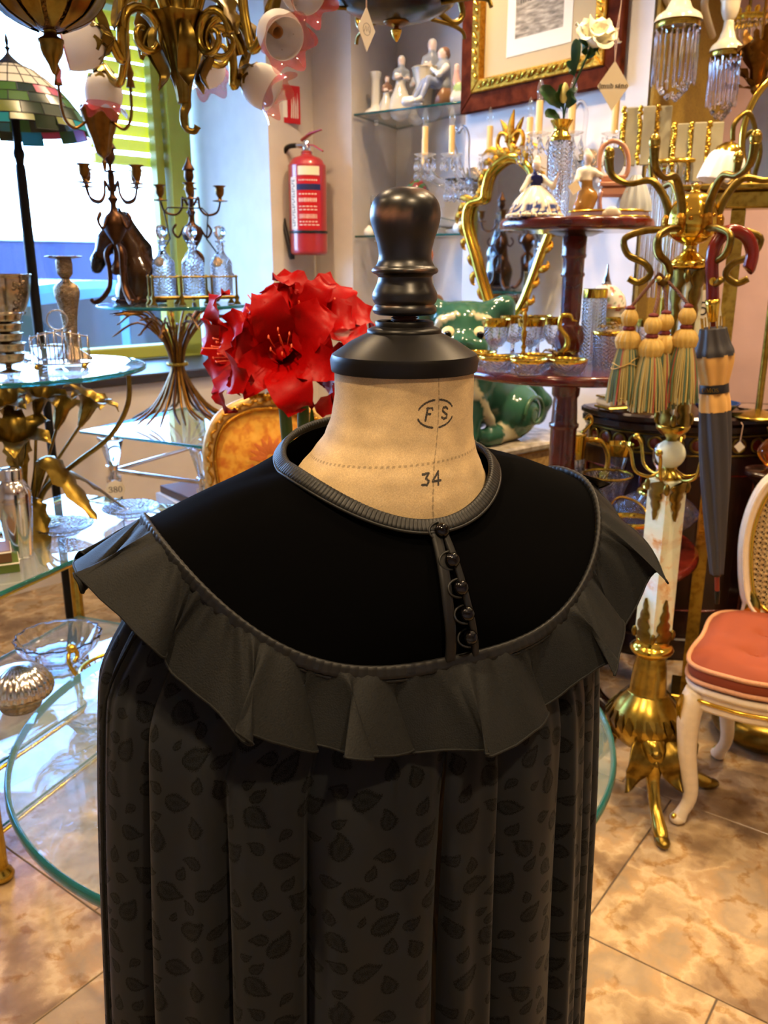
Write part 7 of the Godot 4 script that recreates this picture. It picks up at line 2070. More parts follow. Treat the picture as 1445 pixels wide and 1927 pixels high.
func build_hall_stand_things() -> void:
	var o := thing("hall_stand", "tall onyx and brass hall stand with coat hooks and three lion-paw legs", "coat stand", V(0.722, 0, -2.1))
	var br: Material = M.brass
	# three legs with masks and hoof feet
	for i in 3:
		var a: float = [0.0, 1.75, 4.0][i]
		var d := V(sin(a), 0, cos(a))
		var lg := part(o, "leg", G.new().tube(smooth([d * 0.05 + V(0, 0.215, 0), d * 0.09 + V(0, 0.2, 0), d * 0.105 + V(0, 0.13, 0), d * 0.14 + V(0, 0.07, 0), d * 0.19 + V(0, 0.03, 0), d * 0.22 + V(0, 0.016, 0)], 5), [0.026, 0.034, 0.038, 0.038, 0.036, 0.034, 0.03, 0.027, 0.025, 0.023, 0.02, 0.019, 0.018, 0.017, 0.017, 0.016, 0.016, 0.017, 0.018, 0.019, 0.02, 0.02, 0.019, 0.018, 0.016, 0.014], 12), br)
		part(lg, "paw", G.new().ball(d * 0.215 + V(0, 0.016, 0), V(0.02, 0.015, 0.02) + V(absf(d.x), 0, absf(d.z)) * 0.014, 12), M.brass_old)
		part(lg, "mask", G.new().ball(d * 0.1 + V(0, 0.185, 0), V(0.022, 0.03, 0.022), 12).ball(d * 0.122 + V(0, 0.18, 0), 0.009, 8).ball(d * 0.115 + V(0, 0.205, 0), V(0.016, 0.012, 0.016), 8), M.brass_old, "cast lion mask")
		var s := V(d.z, 0, -d.x)
		part(lg, "acanthus", G.new().leaf(smooth([d * 0.07 + s * 0.03 + V(0, 0.22, 0), d * 0.11 + s * 0.04 + V(0, 0.18, 0), d * 0.1 + s * 0.055 + V(0, 0.13, 0), d * 0.13 + s * 0.075 + V(0, 0.1, 0)], 3), [0.012, 0.028, 0.034, 0.034, 0.03, 0.026, 0.02, 0.015, 0.009, 0.002], d, 0.4, 0.02).leaf(smooth([d * 0.07 - s * 0.03 + V(0, 0.22, 0), d * 0.11 - s * 0.04 + V(0, 0.18, 0), d * 0.1 - s * 0.055 + V(0, 0.13, 0), d * 0.13 - s * 0.075 + V(0, 0.1, 0)], 3), [0.012, 0.028, 0.034, 0.034, 0.03, 0.026, 0.02, 0.015, 0.009, 0.002], d, 0.4, 0.02), M.brass_old)
	part(o, "urn", G.new().lathe(smooth(P([0.0, 0.165, 0.03, 0.168, 0.075, 0.19, 0.098, 0.23, 0.1, 0.262, 0.08, 0.3, 0.055, 0.33]), 4) + P([0.05, 0.335, 0.045, 0.4, 0.038, 0.44, 0.036, 0.45]), 16, Vector3.ZERO, 8, 0.025), br, "faceted brass urn base")
	var swag := G.new()
	for k in 24:
		var a := TAU * k / 24
		swag.leaf([V(sin(a) * 0.09, 0.285, cos(a) * 0.09), V(sin(a + 0.08) * 0.104, 0.262, cos(a + 0.08) * 0.104), V(sin(a + 0.13) * 0.1, 0.238, cos(a + 0.13) * 0.1)], [0.003, 0.01, 0.002], V(sin(a), 0, cos(a)), 0.3, 0.004, 0, 2)
	part(o, "urn_leafwork", swag, M.brass_old)
	part(o, "socket", G.new().lathe(P([0.0, 0.44, 0.04, 0.44, 0.055, 0.452, 0.058, 0.462, 0.05, 0.472, 0.042, 0.476, 0.044, 0.488, 0.04, 0.492, 0.0, 0.492]), 28), M.gold, "bright brass socket ring")
	# square onyx shafts
	part(o, "lower_shaft", G.new().slab(PackedVector2Array([Vector2(-0.033, -0.033), Vector2(0.033, -0.033), Vector2(0.033, 0.033), Vector2(-0.033, 0.033)]), 0.485, 0.93, 0.004, Transform3D(Basis(Vector3.UP, 0.45), Vector3.ZERO)), M.onyx, "banded square onyx shaft")
	part(o, "upper_shaft", G.new().slab(PackedVector2Array([Vector2(-0.027, -0.027), Vector2(0.027, -0.027), Vector2(0.027, 0.027), Vector2(-0.027, 0.027)]), 1.065, 1.445, 0.004, Transform3D(Basis(Vector3.UP, 0.45), Vector3.ZERO)), M.onyx, "square onyx shaft")
	for q in [[0.49, 1.0, 0.034, 0.12], [0.925, -1.0, 0.034, 0.1], [1.07, 1.0, 0.028, 0.12], [1.44, -1.0, 0.028, 0.16]]:
		var mount := G.new()
		for k in 4:
			var b := Basis(Vector3.UP, 0.45 + PI / 2 * k)
			var sp := []
			var ws := []
			for e in 13:
				var u := e / 12.0
				sp.append(b * V(0.004 * sin(u * 11.0) * (1 - u), q[0] + q[1] * u * q[3], q[2] + 0.002 + 0.005 * (1 - u)))
				ws.append(q[2] * (0.95 * pow(1.0 - u, 0.8) + 0.06))
			mount.leaf(sp, ws, b * V(0, 0, 1), -0.15, 0.009, 0.0, 4, 0.45, 2.1)
			mount.ball(b * V(q[2], q[0] + q[1] * 0.014, q[2]), V(0.009, 0.016, 0.009), 8)
		part(o, "gilt_mount", mount, M.brass_old, "cast gilt flower mount").set_meta("kind", "stuff")
	part(o, "ball_neck", G.new().lathe(P([0.0, 0.925, 0.03, 0.928, 0.034, 0.94, 0.016, 0.952, 0.016, 0.965, 0.0, 0.966]), 24), M.brass)
	part(o, "ball_collar", G.new().lathe(P([0.0, 1.022, 0.014, 1.024, 0.016, 1.036, 0.03, 1.046, 0.04, 1.058, 0.042, 1.066, 0.036, 1.072, 0.0, 1.072]), 24), M.brass)
	part(o, "onyx_ball", G.new().ball(V(0, 0.994, 0), 0.037, 32), M.onyx_ball, "polished pale onyx ball")
	for i in 6:
		var a := TAU * i / 6 + 0.5
		var d := V(sin(a), 0, cos(a))
		part(o, "small_hook", G.new().tube(smooth([d * 0.012 + V(0, 0.955, 0), d * 0.045 + V(0, 0.935, 0), d * 0.085 + V(0, 0.95, 0), d * 0.1 + V(0, 1.0, 0), d * 0.118 + V(0, 1.018, 0)], 5), 0.0045, 8).ball(d * 0.12 + V(0, 1.018, 0), 0.009, 10), M.brass)
	part(o, "capital", G.new().lathe(P([0.0, 1.442, 0.044, 1.442, 0.048, 1.45, 0.048, 1.458, 0.038, 1.464, 0.03, 1.47, 0.018, 1.478, 0.013, 1.492, 0.018, 1.5, 0.0, 1.502]), 28), M.gold)
	part(o, "globe", G.new().lathe(smooth(P([0.0, 1.498, 0.024, 1.5, 0.05, 1.516, 0.056, 1.536]), 4) + smooth(P([0.058, 1.54, 0.056, 1.565, 0.046, 1.592, 0.03, 1.608, 0.012, 1.614]), 4) + P([0.008, 1.62, 0.012, 1.628, 0.0, 1.634]), 36, Vector3.ZERO, 9, 0.03), M.gold, "gilded globe")
	var globe_orn := G.new()
	rng.seed = 3
	for k in 40:
		var a := rng.randf() * TAU
		var yy := rng.randf_range(1.545, 1.6)
		var r := sqrt(maxf(0.0, 0.0034 - pow(yy - 1.54, 2.0)))
		globe_orn.ball(V(sin(a) * r, yy, cos(a) * r), V(0.006, 0.005, 0.006), 6)
	part(o, "globe_chasing", globe_orn, M.gilt)
	for i in 6:
		var a := TAU * i / 6 + 0.24
		var d := V(sin(a), 0, cos(a))
		var hk := part(o, "coat_hook", G.new().tube(smooth([d * 0.05 + V(0, 1.55, 0), d * 0.066 + V(0, 1.6, 0), d * 0.1 + V(0, 1.64, 0), d * 0.15 + V(0, 1.635, 0), d * 0.19 + V(0, 1.655, 0), d * 0.2 + V(0, 1.695, 0)], 5), [0.011, 0.011, 0.0105, 0.01, 0.01, 0.0095, 0.009, 0.009, 0.009, 0.0085, 0.008, 0.008, 0.0075, 0.007, 0.007, 0.0065, 0.0065, 0.007, 0.0075, 0.008, 0.0085, 0.009, 0.0095, 0.01, 0.011, 0.012], 9), M.brass_old, "tall curved brass coat hook")
		part(hk, "knob", G.new().ball(d * 0.2 + V(0, 1.702, 0), V(0.013, 0.018, 0.013), 12), M.brass)
		part(hk, "joint", G.new().ball(d * 0.056 + V(0, 1.548, 0), V(0.014, 0.022, 0.014), 10).ball(d * 0.06 + V(0, 1.525, 0), 0.01, 8), M.gilt)
		var s := V(d.z, 0, -d.x)
		part(o, "scroll_hook", G.new().tube(smooth([d * 0.05 + V(0, 1.53, 0), d * 0.1 + V(0, 1.53, 0), d * 0.15 + V(0, 1.512, 0), d * 0.14 + V(0, 1.475, 0), d * 0.1 + V(0, 1.455, 0), d * 0.085 + V(0, 1.43, 0), d * 0.11 + V(0, 1.41, 0), d * 0.135 + V(0, 1.42, 0)], 5), 0.008, 8), M.brass_old, "scrolled brass hat hook")
	# tassels hung from a scroll hook
	var cols := [Color(0.42, 0.32, 0.1), Color(0.36, 0.28, 0.09), Color(0.08, 0.14, 0.09), Color(0.32, 0.07, 0.04), Color(0.38, 0.31, 0.12), Color(0.11, 0.16, 0.07)]
	var tp := [V(0.560, 0, -1.985), V(0.605, 0, -1.955), V(0.642, 0, -1.985), V(0.684, 0, -1.965)]
	var ty := [1.315, 1.30, 1.305, 1.32]
	var tl := ["braided tassel with loose gold thread round its skirt", "braided tassel with the longest fringe of the bunch", "braided tassel at the back of the bunch", "braided tassel nearest the onyx shaft"]
	var thread := mat(Color(1, 1, 1), 0.7)
	thread.vertex_color_use_as_albedo = true
	var ruffm := mat(Color(0.4, 0.08, 0.06), 0.7)
	var wound := relief(mat(Color(0.78, 0.64, 0.32), 0.6), noise_tex(noise(0.2, 4), [], 64), 0.05)
	for i in 4:
		var t := thing("curtain_tassel", tl[i], "tassel", V(tp[i].x, ty[i], tp[i].z), 40.0 * i, "tassels hung on the hall stand")
		var fr := G.new()
		fr.tinted = true
		rng.seed = 50 + i
		for k in 46:
			var a := TAU * k / 46
			fr.tint = cols[rng.randi() % 6] * rng.randf_range(0.8, 1.15)
			var d := V(sin(a), 0, cos(a))
			fr.tube([d * 0.019 + V(0, -0.045, 0), d * 0.027 + V(0, -0.075, 0), d * (0.032 + rng.randf() * 0.004) + V(0, -0.12, 0), d * (0.035 + rng.randf() * 0.006) + V(rng.randf_range(-0.003, 0.003), -0.168 - rng.randf() * 0.008, 0)], 0.0023, 5)
		for k in 22:
			var a := TAU * k / 22 + 0.1
			fr.tint = cols[rng.randi() % 6] * 0.8
			var d := V(sin(a), 0, cos(a))
			fr.tube([d * 0.01 + V(0, -0.045, 0), d * 0.018 + V(0, -0.1, 0), d * 0.022 + V(0, -0.165, 0)], 0.0023, 5)
		var f := part(t, "fringe", fr, thread, "green, gold and red twisted fringe")
		f.set_meta("kind", "stuff")
		part(t, "head", G.new().lathe(smooth(P([0.0, -0.05, 0.02, -0.05, 0.025, -0.04, 0.0265, -0.028, 0.02, -0.014, 0.01, -0.008]), 4), 56, Vector3.ZERO, 14, 0.09), wound, "gold silk wound head")
		part(t, "upper_knop", G.new().lathe(smooth(P([0.0, 0.0, 0.01, 0.002, 0.0175, 0.014, 0.0175, 0.026, 0.01, 0.038, 0.0, 0.04]), 4), 48, Vector3.ZERO, 12, 0.09), wound)
		part(t, "ruff", G.new().lathe(P([0.0, -0.01, 0.011, -0.008, 0.013, -0.004, 0.01, 0.002, 0.0, 0.003]), 18, Vector3.ZERO, 9, 0.12), ruffm, "burgundy ruff")
		part(t, "ruff", G.new().lathe(P([0.0, 0.038, 0.01, 0.039, 0.011, 0.043, 0.006, 0.047, 0.0, 0.048]), 18, Vector3.ZERO, 7, 0.12), ruffm, "burgundy ruff")
		var top := V(0.636, 1.432, -2.045) - t.position
		top = Basis(Vector3.UP, -t.rotation.y) * top
		var cp := []
		for k in 24:
			cp.append(V(0, 0.044, 0).lerp(top, k / 23.0) + V(0, 0, 0.006 * sin(PI * k / 23.0)))
		part(t, "cord", rope(cp, 0.0042, 110.0), mat(Color(0.36, 0.2, 0.12), 0.7), "twisted burgundy cord")
		if i == 0:
			part(t, "loose_thread", G.new().tube(circle3(0.031, -0.078, 30).map(func(q): return q + V(0, 0.01 * sin(q.x * 90), 0)), 0.0011, 5, true).tube(circle3(0.033, -0.088, 30).map(func(q): return q + V(0, 0.008 * cos(q.x * 80), 0)), 0.0011, 5, true), wound, "loose gold thread")
	build_umbrella()

func build_umbrella() -> void:
	var a := V(0.754, 1.345, -2.0)
	var b := V(0.826, 0.715, -1.985)
	var o := thing("rolled_umbrella", "rolled grey and beige umbrella with cherry crook handle on the hall stand", "umbrella", b)
	var ax := (a - b).normalized()
	o.basis = Basis(Quaternion(Vector3.UP, ax))
	var L := a.distance_to(b)
	part(o, "shaft", G.new().lathe(P([0.0, -0.08, 0.004, -0.078, 0.006, -0.04, 0.0065, 0.0, 0.006, 0.01, 0.006, L + 0.03, 0.0, L + 0.03]), 12), M.cherry)
	part(o, "tip_ferrule", G.new().lathe(P([0.0, -0.082, 0.005, -0.08, 0.007, -0.045, 0.0, -0.044]), 12).lathe(P([0.0, -0.006, 0.0095, -0.006, 0.0095, 0.006, 0.0, 0.006]), 12), M.black_gloss)
	var low := smooth(P([0.0145, 0.0, 0.017, 0.03, 0.024, 0.12, 0.031, 0.24, 0.034, 0.34, 0.033, 0.41]), 6)
	part(o, "grey_canopy", G.new().lathe(P([0.004, 0.0]) + low, 64, Vector3.ZERO, 7, 0.13, 0, 99, 9.0), M.umbrella_grey, "rolled grey cloth")
	part(o, "beige_band", G.new().lathe(smooth(P([0.034, 0.408, 0.0335, 0.43, 0.030, 0.452]), 4) + smooth(P([0.0295, 0.47, 0.034, 0.49, 0.041, 0.52, 0.0425, 0.54]), 4), 64, Vector3.ZERO, 7, 0.09, 0, 99, 9.0), M.umbrella_beige, "beige cloth border")
	part(o, "grey_edge", G.new().lathe(smooth(P([0.0435, 0.537, 0.043, 0.548, 0.036, 0.565, 0.031, 0.585, 0.028, 0.6]), 4) + P([0.02, 0.603, 0.006, 0.604]), 64, Vector3.ZERO, 9, 0.08, 0, 99, 22.0), M.umbrella_grey, "grey gathered edge")
	part(o, "strap", G.new().lathe(P([0.031, 0.452, 0.0335, 0.452, 0.0325, 0.472, 0.030, 0.472]), 40), M.rubber, "black strap with small gilt lettering")
	var tm := piece(o, "strap_lettering", text_mesh("OMOS", 0.013, 0.0006), M.gold)
	tm.transform = Transform3D(Basis(Vector3.UP, -0.6), Basis(Vector3.UP, -0.6) * V(0.0, 0.4615, 0.0338))
	for k in 9:
		var an := TAU * k / 9
		part(o, "rib_tip", G.new().tube([V(sin(an) * 0.024, 0.595, cos(an) * 0.024), V(sin(an) * 0.026, 0.625, cos(an) * 0.026)], 0.0018, 6), M.gold)
	part(o, "handle_collar", G.new().lathe(P([0.0, 0.615, 0.011, 0.615, 0.015, 0.65, 0.0165, 0.665, 0.0, 0.666]), 24), M.gold, "gold collar")
	var h0 := L + 0.03
	part(o, "crook_handle", G.new().tube(smooth([V(0, 0.66, 0), V(0.0, 0.70, 0), V(0.0, 0.755, 0), V(0.012, 0.79, 0.0), V(0.042, 0.81, 0.0), V(0.076, 0.795, 0.0), V(0.09, 0.76, 0.0), V(0.084, 0.728, 0.0), V(0.08, 0.722, 0.0)], 7), 0.0145, 16), M.cherry, "glossy cherry wood crook")
	part(o, "emblem", G.new().ball(V(-0.004, 0.705, 0.0145), V(0.009, 0.009, 0.0015), 14), M.gold, "small round gilt emblem")

func build_cane_chair() -> void:
	var o := thing("cane_chair", "cream and gilt carved chair with cane back", "chair", V(1.077, 0, -2.03), -32.0)
	var cm: Material = M.cream_paint
	var seat := smooth([Vector2(-0.19, -0.2), Vector2(0.19, -0.2), Vector2(0.225, 0.02), Vector2(0.215, 0.19), Vector2(0.1, 0.225), Vector2(0.0, 0.215), Vector2(-0.1, 0.225), Vector2(-0.215, 0.19), Vector2(-0.225, 0.02)], 5, true)
	part(o, "seat_rail", G.new().slab(PackedVector2Array(seat), 0.355, 0.425, 0.008), cm, "cream carved seat rail")
	part(o, "gilt_line", G.new().tube(seat.map(func(q): return V(q.x * 1.012, 0.385, q.y * 1.012)), 0.0055, 6, true), M.gold, "gilt line")
	part(o, "rail_moulding", G.new().tube(seat.map(func(q): return V(q.x * 1.01, 0.415, q.y * 1.01)), 0.01, 8, true), cm)
	var orn := G.new().ball(V(0, 0.385, 0.222), V(0.022, 0.018, 0.01), 12)
	for k in 6:
		var an := TAU * k / 6
		orn.ball(V(cos(an) * 0.018, 0.385 + sin(an) * 0.016, 0.225), V(0.009, 0.009, 0.006), 8)
	part(o, "rosette", orn, M.gold, "gilt rosette")
	for q in [[-0.2, 0.185], [0.2, 0.185], [-0.175, -0.185], [0.175, -0.185]]:
		var sx := signf(q[0])
		var sz := signf(q[1])
		var lg := part(o, "leg", G.new().tube(smooth([V(q[0], 0.4, q[1]), V(q[0] + 0.012 * sx, 0.33, q[1] + 0.01 * sz), V(q[0] + 0.008 * sx, 0.22, q[1] + 0.006 * sz), V(q[0] - 0.01 * sx, 0.09, q[1] - 0.006 * sz), V(q[0] + 0.006 * sx, 0.03, q[1] + 0.004 * sz), V(q[0] + 0.012 * sx, 0.012, q[1] + 0.01 * sz)], 5), [0.03, 0.031, 0.032, 0.032, 0.031, 0.03, 0.029, 0.028, 0.026, 0.025, 0.024, 0.023, 0.022, 0.021, 0.02, 0.019, 0.018, 0.0175, 0.017, 0.017, 0.018, 0.019, 0.02, 0.021, 0.02, 0.016], 14).ball(V(q[0] + 0.013 * sx, 0.0165, q[1] + 0.011 * sz), V(0.021, 0.0165, 0.021), 12), cm)
		part(lg, "gilt_carving", G.new().leaf(smooth([V(q[0] + 0.03 * sx, 0.39, q[1] + 0.028 * sz), V(q[0] + 0.034 * sx, 0.34, q[1] + 0.03 * sz), V(q[0] + 0.024 * sx, 0.28, q[1] + 0.022 * sz)], 3), [0.004, 0.01, 0.012, 0.01, 0.007, 0.004, 0.001], V(sx, 0, sz), 0.2, 0.004), M.gold)
		part(lg, "gilt_toe", G.new().ball(V(q[0] + 0.02 * sx, 0.024, q[1] + 0.02 * sz), 0.01, 8), M.gold)
	# back: oval frame raked backwards, on two posts
	var rake := Basis(Vector3.RIGHT, -0.14)
	var bo := V(0, 0.40, -0.19)
	var half := [Vector2(0.0, 0.08), Vector2(0.09, 0.075), Vector2(0.155, 0.12), Vector2(0.185, 0.25), Vector2(0.185, 0.36), Vector2(0.155, 0.46), Vector2(0.09, 0.51), Vector2(0.0, 0.525)]
	var loop := []
	for q in half:
		loop.append(bo + rake * V(q.x, q.y, 0))
	for k in range(half.size() - 2, 0, -1):
		loop.append(bo + rake * V(-half[k].x, half[k].y, 0))
	loop = smooth(loop, 6, true)
	part(o, "back_frame", G.new().tube(loop, 0.02, 12, true), cm, "cream moulded back frame")
	var mid := bo + rake * V(0, 0.3, 0)
	part(o, "frame_bead", G.new().tube(loop.map(func(q): return mid + (q - mid) * 0.9 + rake * V(0, 0, 0.012)), 0.006, 6, true), M.gold, "gilt bead")
	part(o, "frame_groove", G.new().tube(loop.map(func(q): return q + rake * V(0, 0, 0.017)), 0.007, 6, true), cm)
	for s in [-1.0, 1.0]:
		part(o, "back_post", G.new().tube(smooth([V(0.175 * s, 0.38, -0.19), bo + rake * V(0.16 * s, 0.1, 0), bo + rake * V(0.165 * s, 0.17, 0), bo + rake * V(0.187 * s, 0.28, 0)], 5), 0.014, 10), cm)
		part(o, "gilt_leaf", G.new().leaf(smooth([bo + rake * V(0.165 * s, 0.05, 0.012), bo + rake * V(0.14 * s, 0.1, 0.018), bo + rake * V(0.15 * s, 0.16, 0.012)], 3), [0.003, 0.014, 0.02, 0.022, 0.018, 0.01, 0.002], V(0, 0, 1), 0.2, 0.006), M.gold, "gilt corner leaf")
	# woven cane: strands both ways and on the slant
	var poly := PackedVector2Array()
	for q in loop:
		var l3: Vector3 = rake.inverse() * (q - bo)
		poly.append(Vector2(l3.x, l3.y))
	var cane := G.new()
	var lines := []
	for k in range(-12, 13):
		lines.append([Vector2(k * 0.0155, 0.0), Vector2(0, 1)])
		lines.append([Vector2(k * 0.0155 + 0.0035, 0.0), Vector2(0, 1)])
	for k in range(0, 33):
		lines.append([Vector2(0, 0.05 + k * 0.0155), Vector2(1, 0)])
		lines.append([Vector2(0, 0.0535 + k * 0.0155), Vector2(1, 0)])
	for k in range(-24, 32):
		lines.append([Vector2(0.0, 0.28 + k * 0.0155 + 0.0017), Vector2(0.7071, 0.7071)])
		lines.append([Vector2(0.0, 0.28 + k * 0.0155 + 0.0095), Vector2(0.7071, -0.7071)])
	var lo := PackedVector2Array(lines.map(func(q): return q[0] - q[1] * 0.8))
	for i in lines.size():
		var cut := Geometry2D.intersect_polyline_with_polygon(PackedVector2Array([lo[i], lines[i][0] + lines[i][1] * 0.8]), poly)
		for c in cut:
			var z := 0.0012 * (i % 3 - 1)
			cane.tube([bo + rake * V(c[0].x, c[0].y, z), bo + rake * V(c[c.size() - 1].x, c[c.size() - 1].y, z)], 0.0013, 4, false, 0.6)
	var ca := part(o, "cane_panel", cane, M.cane, "woven cane panel")
	ca.set_meta("kind", "stuff")
	# velvet cushion on the seat
	var c := thing("seat_cushion", "tufted rust orange velvet cushion with pink braid on the cane chair", "cushion", V(1.077, 0.4255, -2.03), -32.0)
	var rows := 26
	var n := seat.size()
	var pts := PackedVector3Array()
	var prof := [[0.0, 0.004], [0.9, 0.004], [1.0, 0.008], [1.035, 0.02], [1.04, 0.035], [1.035, 0.045], [1.0, 0.056], [0.93, 0.066]] + range(22).map(func(k): return [0.88 - 0.88 * k / 21.0, 0.085 - 0.015 * pow(0.88 - 0.88 * k / 21.0, 2.0)])
	var tufts := [Vector2(-0.085, 0.08), Vector2(0.085, 0.08), Vector2(-0.08, -0.06), Vector2(0.08, -0.06), Vector2(0.0, 0.01)]
	for r in prof:
		for q in seat:
			var x: float = q.x * r[0]
			var z: float = q.y * r[0]
			var h: float = r[1]
			if h > 0.05:
				for t in tufts:
					var d := Vector2(x, z).distance_to(t)
					h -= 0.028 * exp(-d * d / 0.0007) + 0.009 * exp(-d * d / 0.005)
			pts.append(V(x, h, z))
	part(c, "velvet", G.new().grid(pts, n, prof.size(), true), M.plush_orange)
	for yy in [0.012, 0.05]:
		part(c, "braid_edge", G.new().tube(smooth(seat, 3, true).map(func(q): return V(q.x * 1.04, yy, q.y * 1.04)), 0.0062, 7, true), M.braid, "pink braided edge")
	for t in tufts:
		part(c, "button", G.new().ball(V(t.x, 0.055, t.y), V(0.006, 0.004, 0.006), 10), M.plush_orange)

func build_far_corner() -> void:
	# bow-fronted commode with marquetry ovals
	var o := thing("bow_commode", "dark bow-fronted commode with a frieze of gilt rings and marble top", "commode", V(1.19, 0, -3.28), 0.0)
	var bow := func(a: float, b: float, back: float) -> PackedVector2Array:
		var p := PackedVector2Array()
		for k in 25:
			var t := PI * k / 24
			p.append(Vector2(cos(t) * a, sin(t) * b))
		p.append(Vector2(-a * 0.8, -back))
		p.append(Vector2(a * 0.35, -back))
		return p
	part(o, "carcass", G.new().slab(bow.call(0.4, 0.31, 0.04), 0.08, 0.89, 0.004), M.dark_wood)
	part(o, "plinth", G.new().slab(bow.call(0.415, 0.325, 0.04), 0.0, 0.09, 0.006), M.dark_wood)
	part(o, "top", G.new().slab(bow.call(0.425, 0.335, 0.05), 0.905, 0.935, 0.008), M.dark_wood)
	part(o, "cornice", G.new().slab(bow.call(0.418, 0.328, 0.045), 0.875, 0.906, 0.006), M.dark_wood)
	for k in 17:
		var t := PI * (k + 0.5) / 17
		var at := V(cos(t) * 0.402, 0.832, sin(t) * 0.312)
		var nrm := V(cos(t) / 0.402, 0, sin(t) / 0.312).normalized()
		var bs := Basis(Quaternion(Vector3.UP, nrm))
		var rg := part(o, "gilt_ring", G.new().ring(Vector3.ZERO, 0.024, 0.005, 24, 6), M.brass_old, "gilt ring")
		rg.transform = Transform3D(bs, at)
		part(rg, "red_disc", G.new().lathe(P([0.0, 0.001, 0.022, 0.001, 0.022, -0.002, 0.0, -0.002]), 20), M.mahogany)
	for yy in [0.795, 0.866]:
		part(o, "gilt_line", G.new().tube(range(25).map(func(k): return V(cos(PI * k / 24) * 0.403, yy, sin(PI * k / 24) * 0.313)), 0.004, 6), M.brass_old)
	for k in 3:
		var t := PI * (k + 0.5) / 3
		part(o, "door_panel", G.new().tube([V(cos(t - 0.38) * 0.403, 0.72, sin(t - 0.38) * 0.313), V(cos(t) * 0.403, 0.72, sin(t) * 0.313), V(cos(t + 0.38) * 0.403, 0.72, sin(t + 0.38) * 0.313), V(cos(t + 0.38) * 0.403, 0.2, sin(t + 0.38) * 0.313), V(cos(t) * 0.403, 0.2, sin(t) * 0.313), V(cos(t - 0.38) * 0.403, 0.2, sin(t - 0.38) * 0.313)], 0.006, 6, true), M.mahogany)
	# cabinet with drawers beyond it
	o = thing("drawer_cabinet", "dark wood cabinet with inlaid drawers behind the umbrella", "cabinet", V(1.72, 0, -2.88), -24.0)
	part(o, "carcass", G.new().box(V(0, 0.44, 0), V(0.5, 0.88, 0.4), 0.006), M.dark_wood)
	part(o, "top", G.new().box(V(0, 0.9, 0), V(0.54, 0.035, 0.44), 0.01), M.marble_top)
	for k in 4:
		var d := part(o, "drawer", G.new().box(V(0, 0.76 - 0.21 * k, 0.202), V(0.44, 0.18, 0.014), 0.004).box(V(-0.252, 0.76 - 0.21 * k, 0.0), V(0.012, 0.18, 0.34), 0.004), M.mahogany)
		part(d, "inlay_line", G.new().tube([V(-0.26, 0.835 - 0.21 * k, -0.15), V(-0.26, 0.835 - 0.21 * k, 0.15), V(-0.26, 0.685 - 0.21 * k, 0.15), V(-0.26, 0.685 - 0.21 * k, -0.15)], 0.003, 5, true).tube([V(-0.2, 0.835 - 0.21 * k, 0.21), V(0.2, 0.835 - 0.21 * k, 0.21), V(0.2, 0.685 - 0.21 * k, 0.21), V(-0.2, 0.685 - 0.21 * k, 0.21)], 0.003, 5, true), M.brass_old)
		part(d, "pull", G.new().ring(V(0, 0.75 - 0.21 * k, 0.222), 0.02, 0.003, 20, 6, turned(Vector3.RIGHT, 80)), M.brass)
	o = thing("drawer_tag", "small white diamond tag hanging by a string in front of the cabinet", "tag", V(1.235, 0.845, -2.9), -15.0)
	part(o, "card", G.new().slab(PackedVector2Array([Vector2(0, -0.02), Vector2(0.018, 0), Vector2(0, 0.02), Vector2(-0.018, 0)]), -0.0008, 0.0008, 0, Transform3D(turned(Vector3.RIGHT, 90), Vector3.ZERO)), M.paper)
	part(o, "cord", G.new().tube([V(0, 0.02, 0), V(0.003, 0.075, 0), V(-0.004, 0.085, -0.004)], 0.0015, 5), M.string)
	# things on the commode
	o = thing("jewel_tray", "gilt and white casket tray set with blue and pink stones", "tray", V(0.90, 0.9355, -3.15), 20.0)
	part(o, "tray", G.new().box(V(0, 0.03, 0), V(0.2, 0.03, 0.09), 0.008), M.porcelain_cream)
	part(o, "gilt_band", G.new().box(V(0, 0.012, 0), V(0.21, 0.01, 0.1), 0.003).box(V(0, 0.05, 0), V(0.205, 0.008, 0.095), 0.003), M.brass)
	for k in 6:
		part(o, "stone", G.new().ball(V(-0.075 + 0.03 * k, 0.032, 0.046), V(0.011, 0.008, 0.004), 10), mat([Color(0.2, 0.16, 0.4), Color(0.5, 0.22, 0.18)][k % 2], 0.15))
	for q in [[-0.09, 0.04], [0.09, 0.04], [-0.09, -0.04], [0.09, -0.04]]:
		part(o, "foot", G.new().ball(V(q[0], 0.006, q[1]), 0.0065, 10), M.brass)
	o = thing("blue_dish", "blue glazed dish on the commode behind the umbrella strap", "dish", V(1.2, 0.9355, -3.06))
	part(o, "bowl", G.new().lathe(smooth(P([0.0, 0.0, 0.04, 0.0, 0.06, 0.015, 0.085, 0.04]), 3) + smooth(P([0.08, 0.04, 0.055, 0.018, 0.0, 0.01]), 3), 40), mat(Color(0.05, 0.2, 0.42), 0.15))
	o = thing("silver_salver", "small silver salver with pierced rim beside the blue dish", "salver", V(1.37, 0.9355, -3.12))
	part(o, "plate", G.new().lathe(P([0.0, 0.006, 0.05, 0.006, 0.07, 0.014, 0.074, 0.016, 0.07, 0.01, 0.05, 0.0, 0.0, 0.0]), 48, Vector3.ZERO, 12, 0.03, 2, 5), M.silver)
	# lamp of hanging glass rods standing on the commode
	o = thing("glass_rod_lamp", "table lamp hung with long clear glass rods behind the tier table", "lamp", V(1.03, 0.9355, -3.22))
	part(o, "stem", G.new().lathe(P([0.0, 0.0, 0.08, 0.0, 0.085, 0.012, 0.05, 0.03, 0.016, 0.06, 0.014, 0.2, 0.025, 0.22, 0.013, 0.25, 0.012, 0.86, 0.0, 0.86]), 24), M.brass)
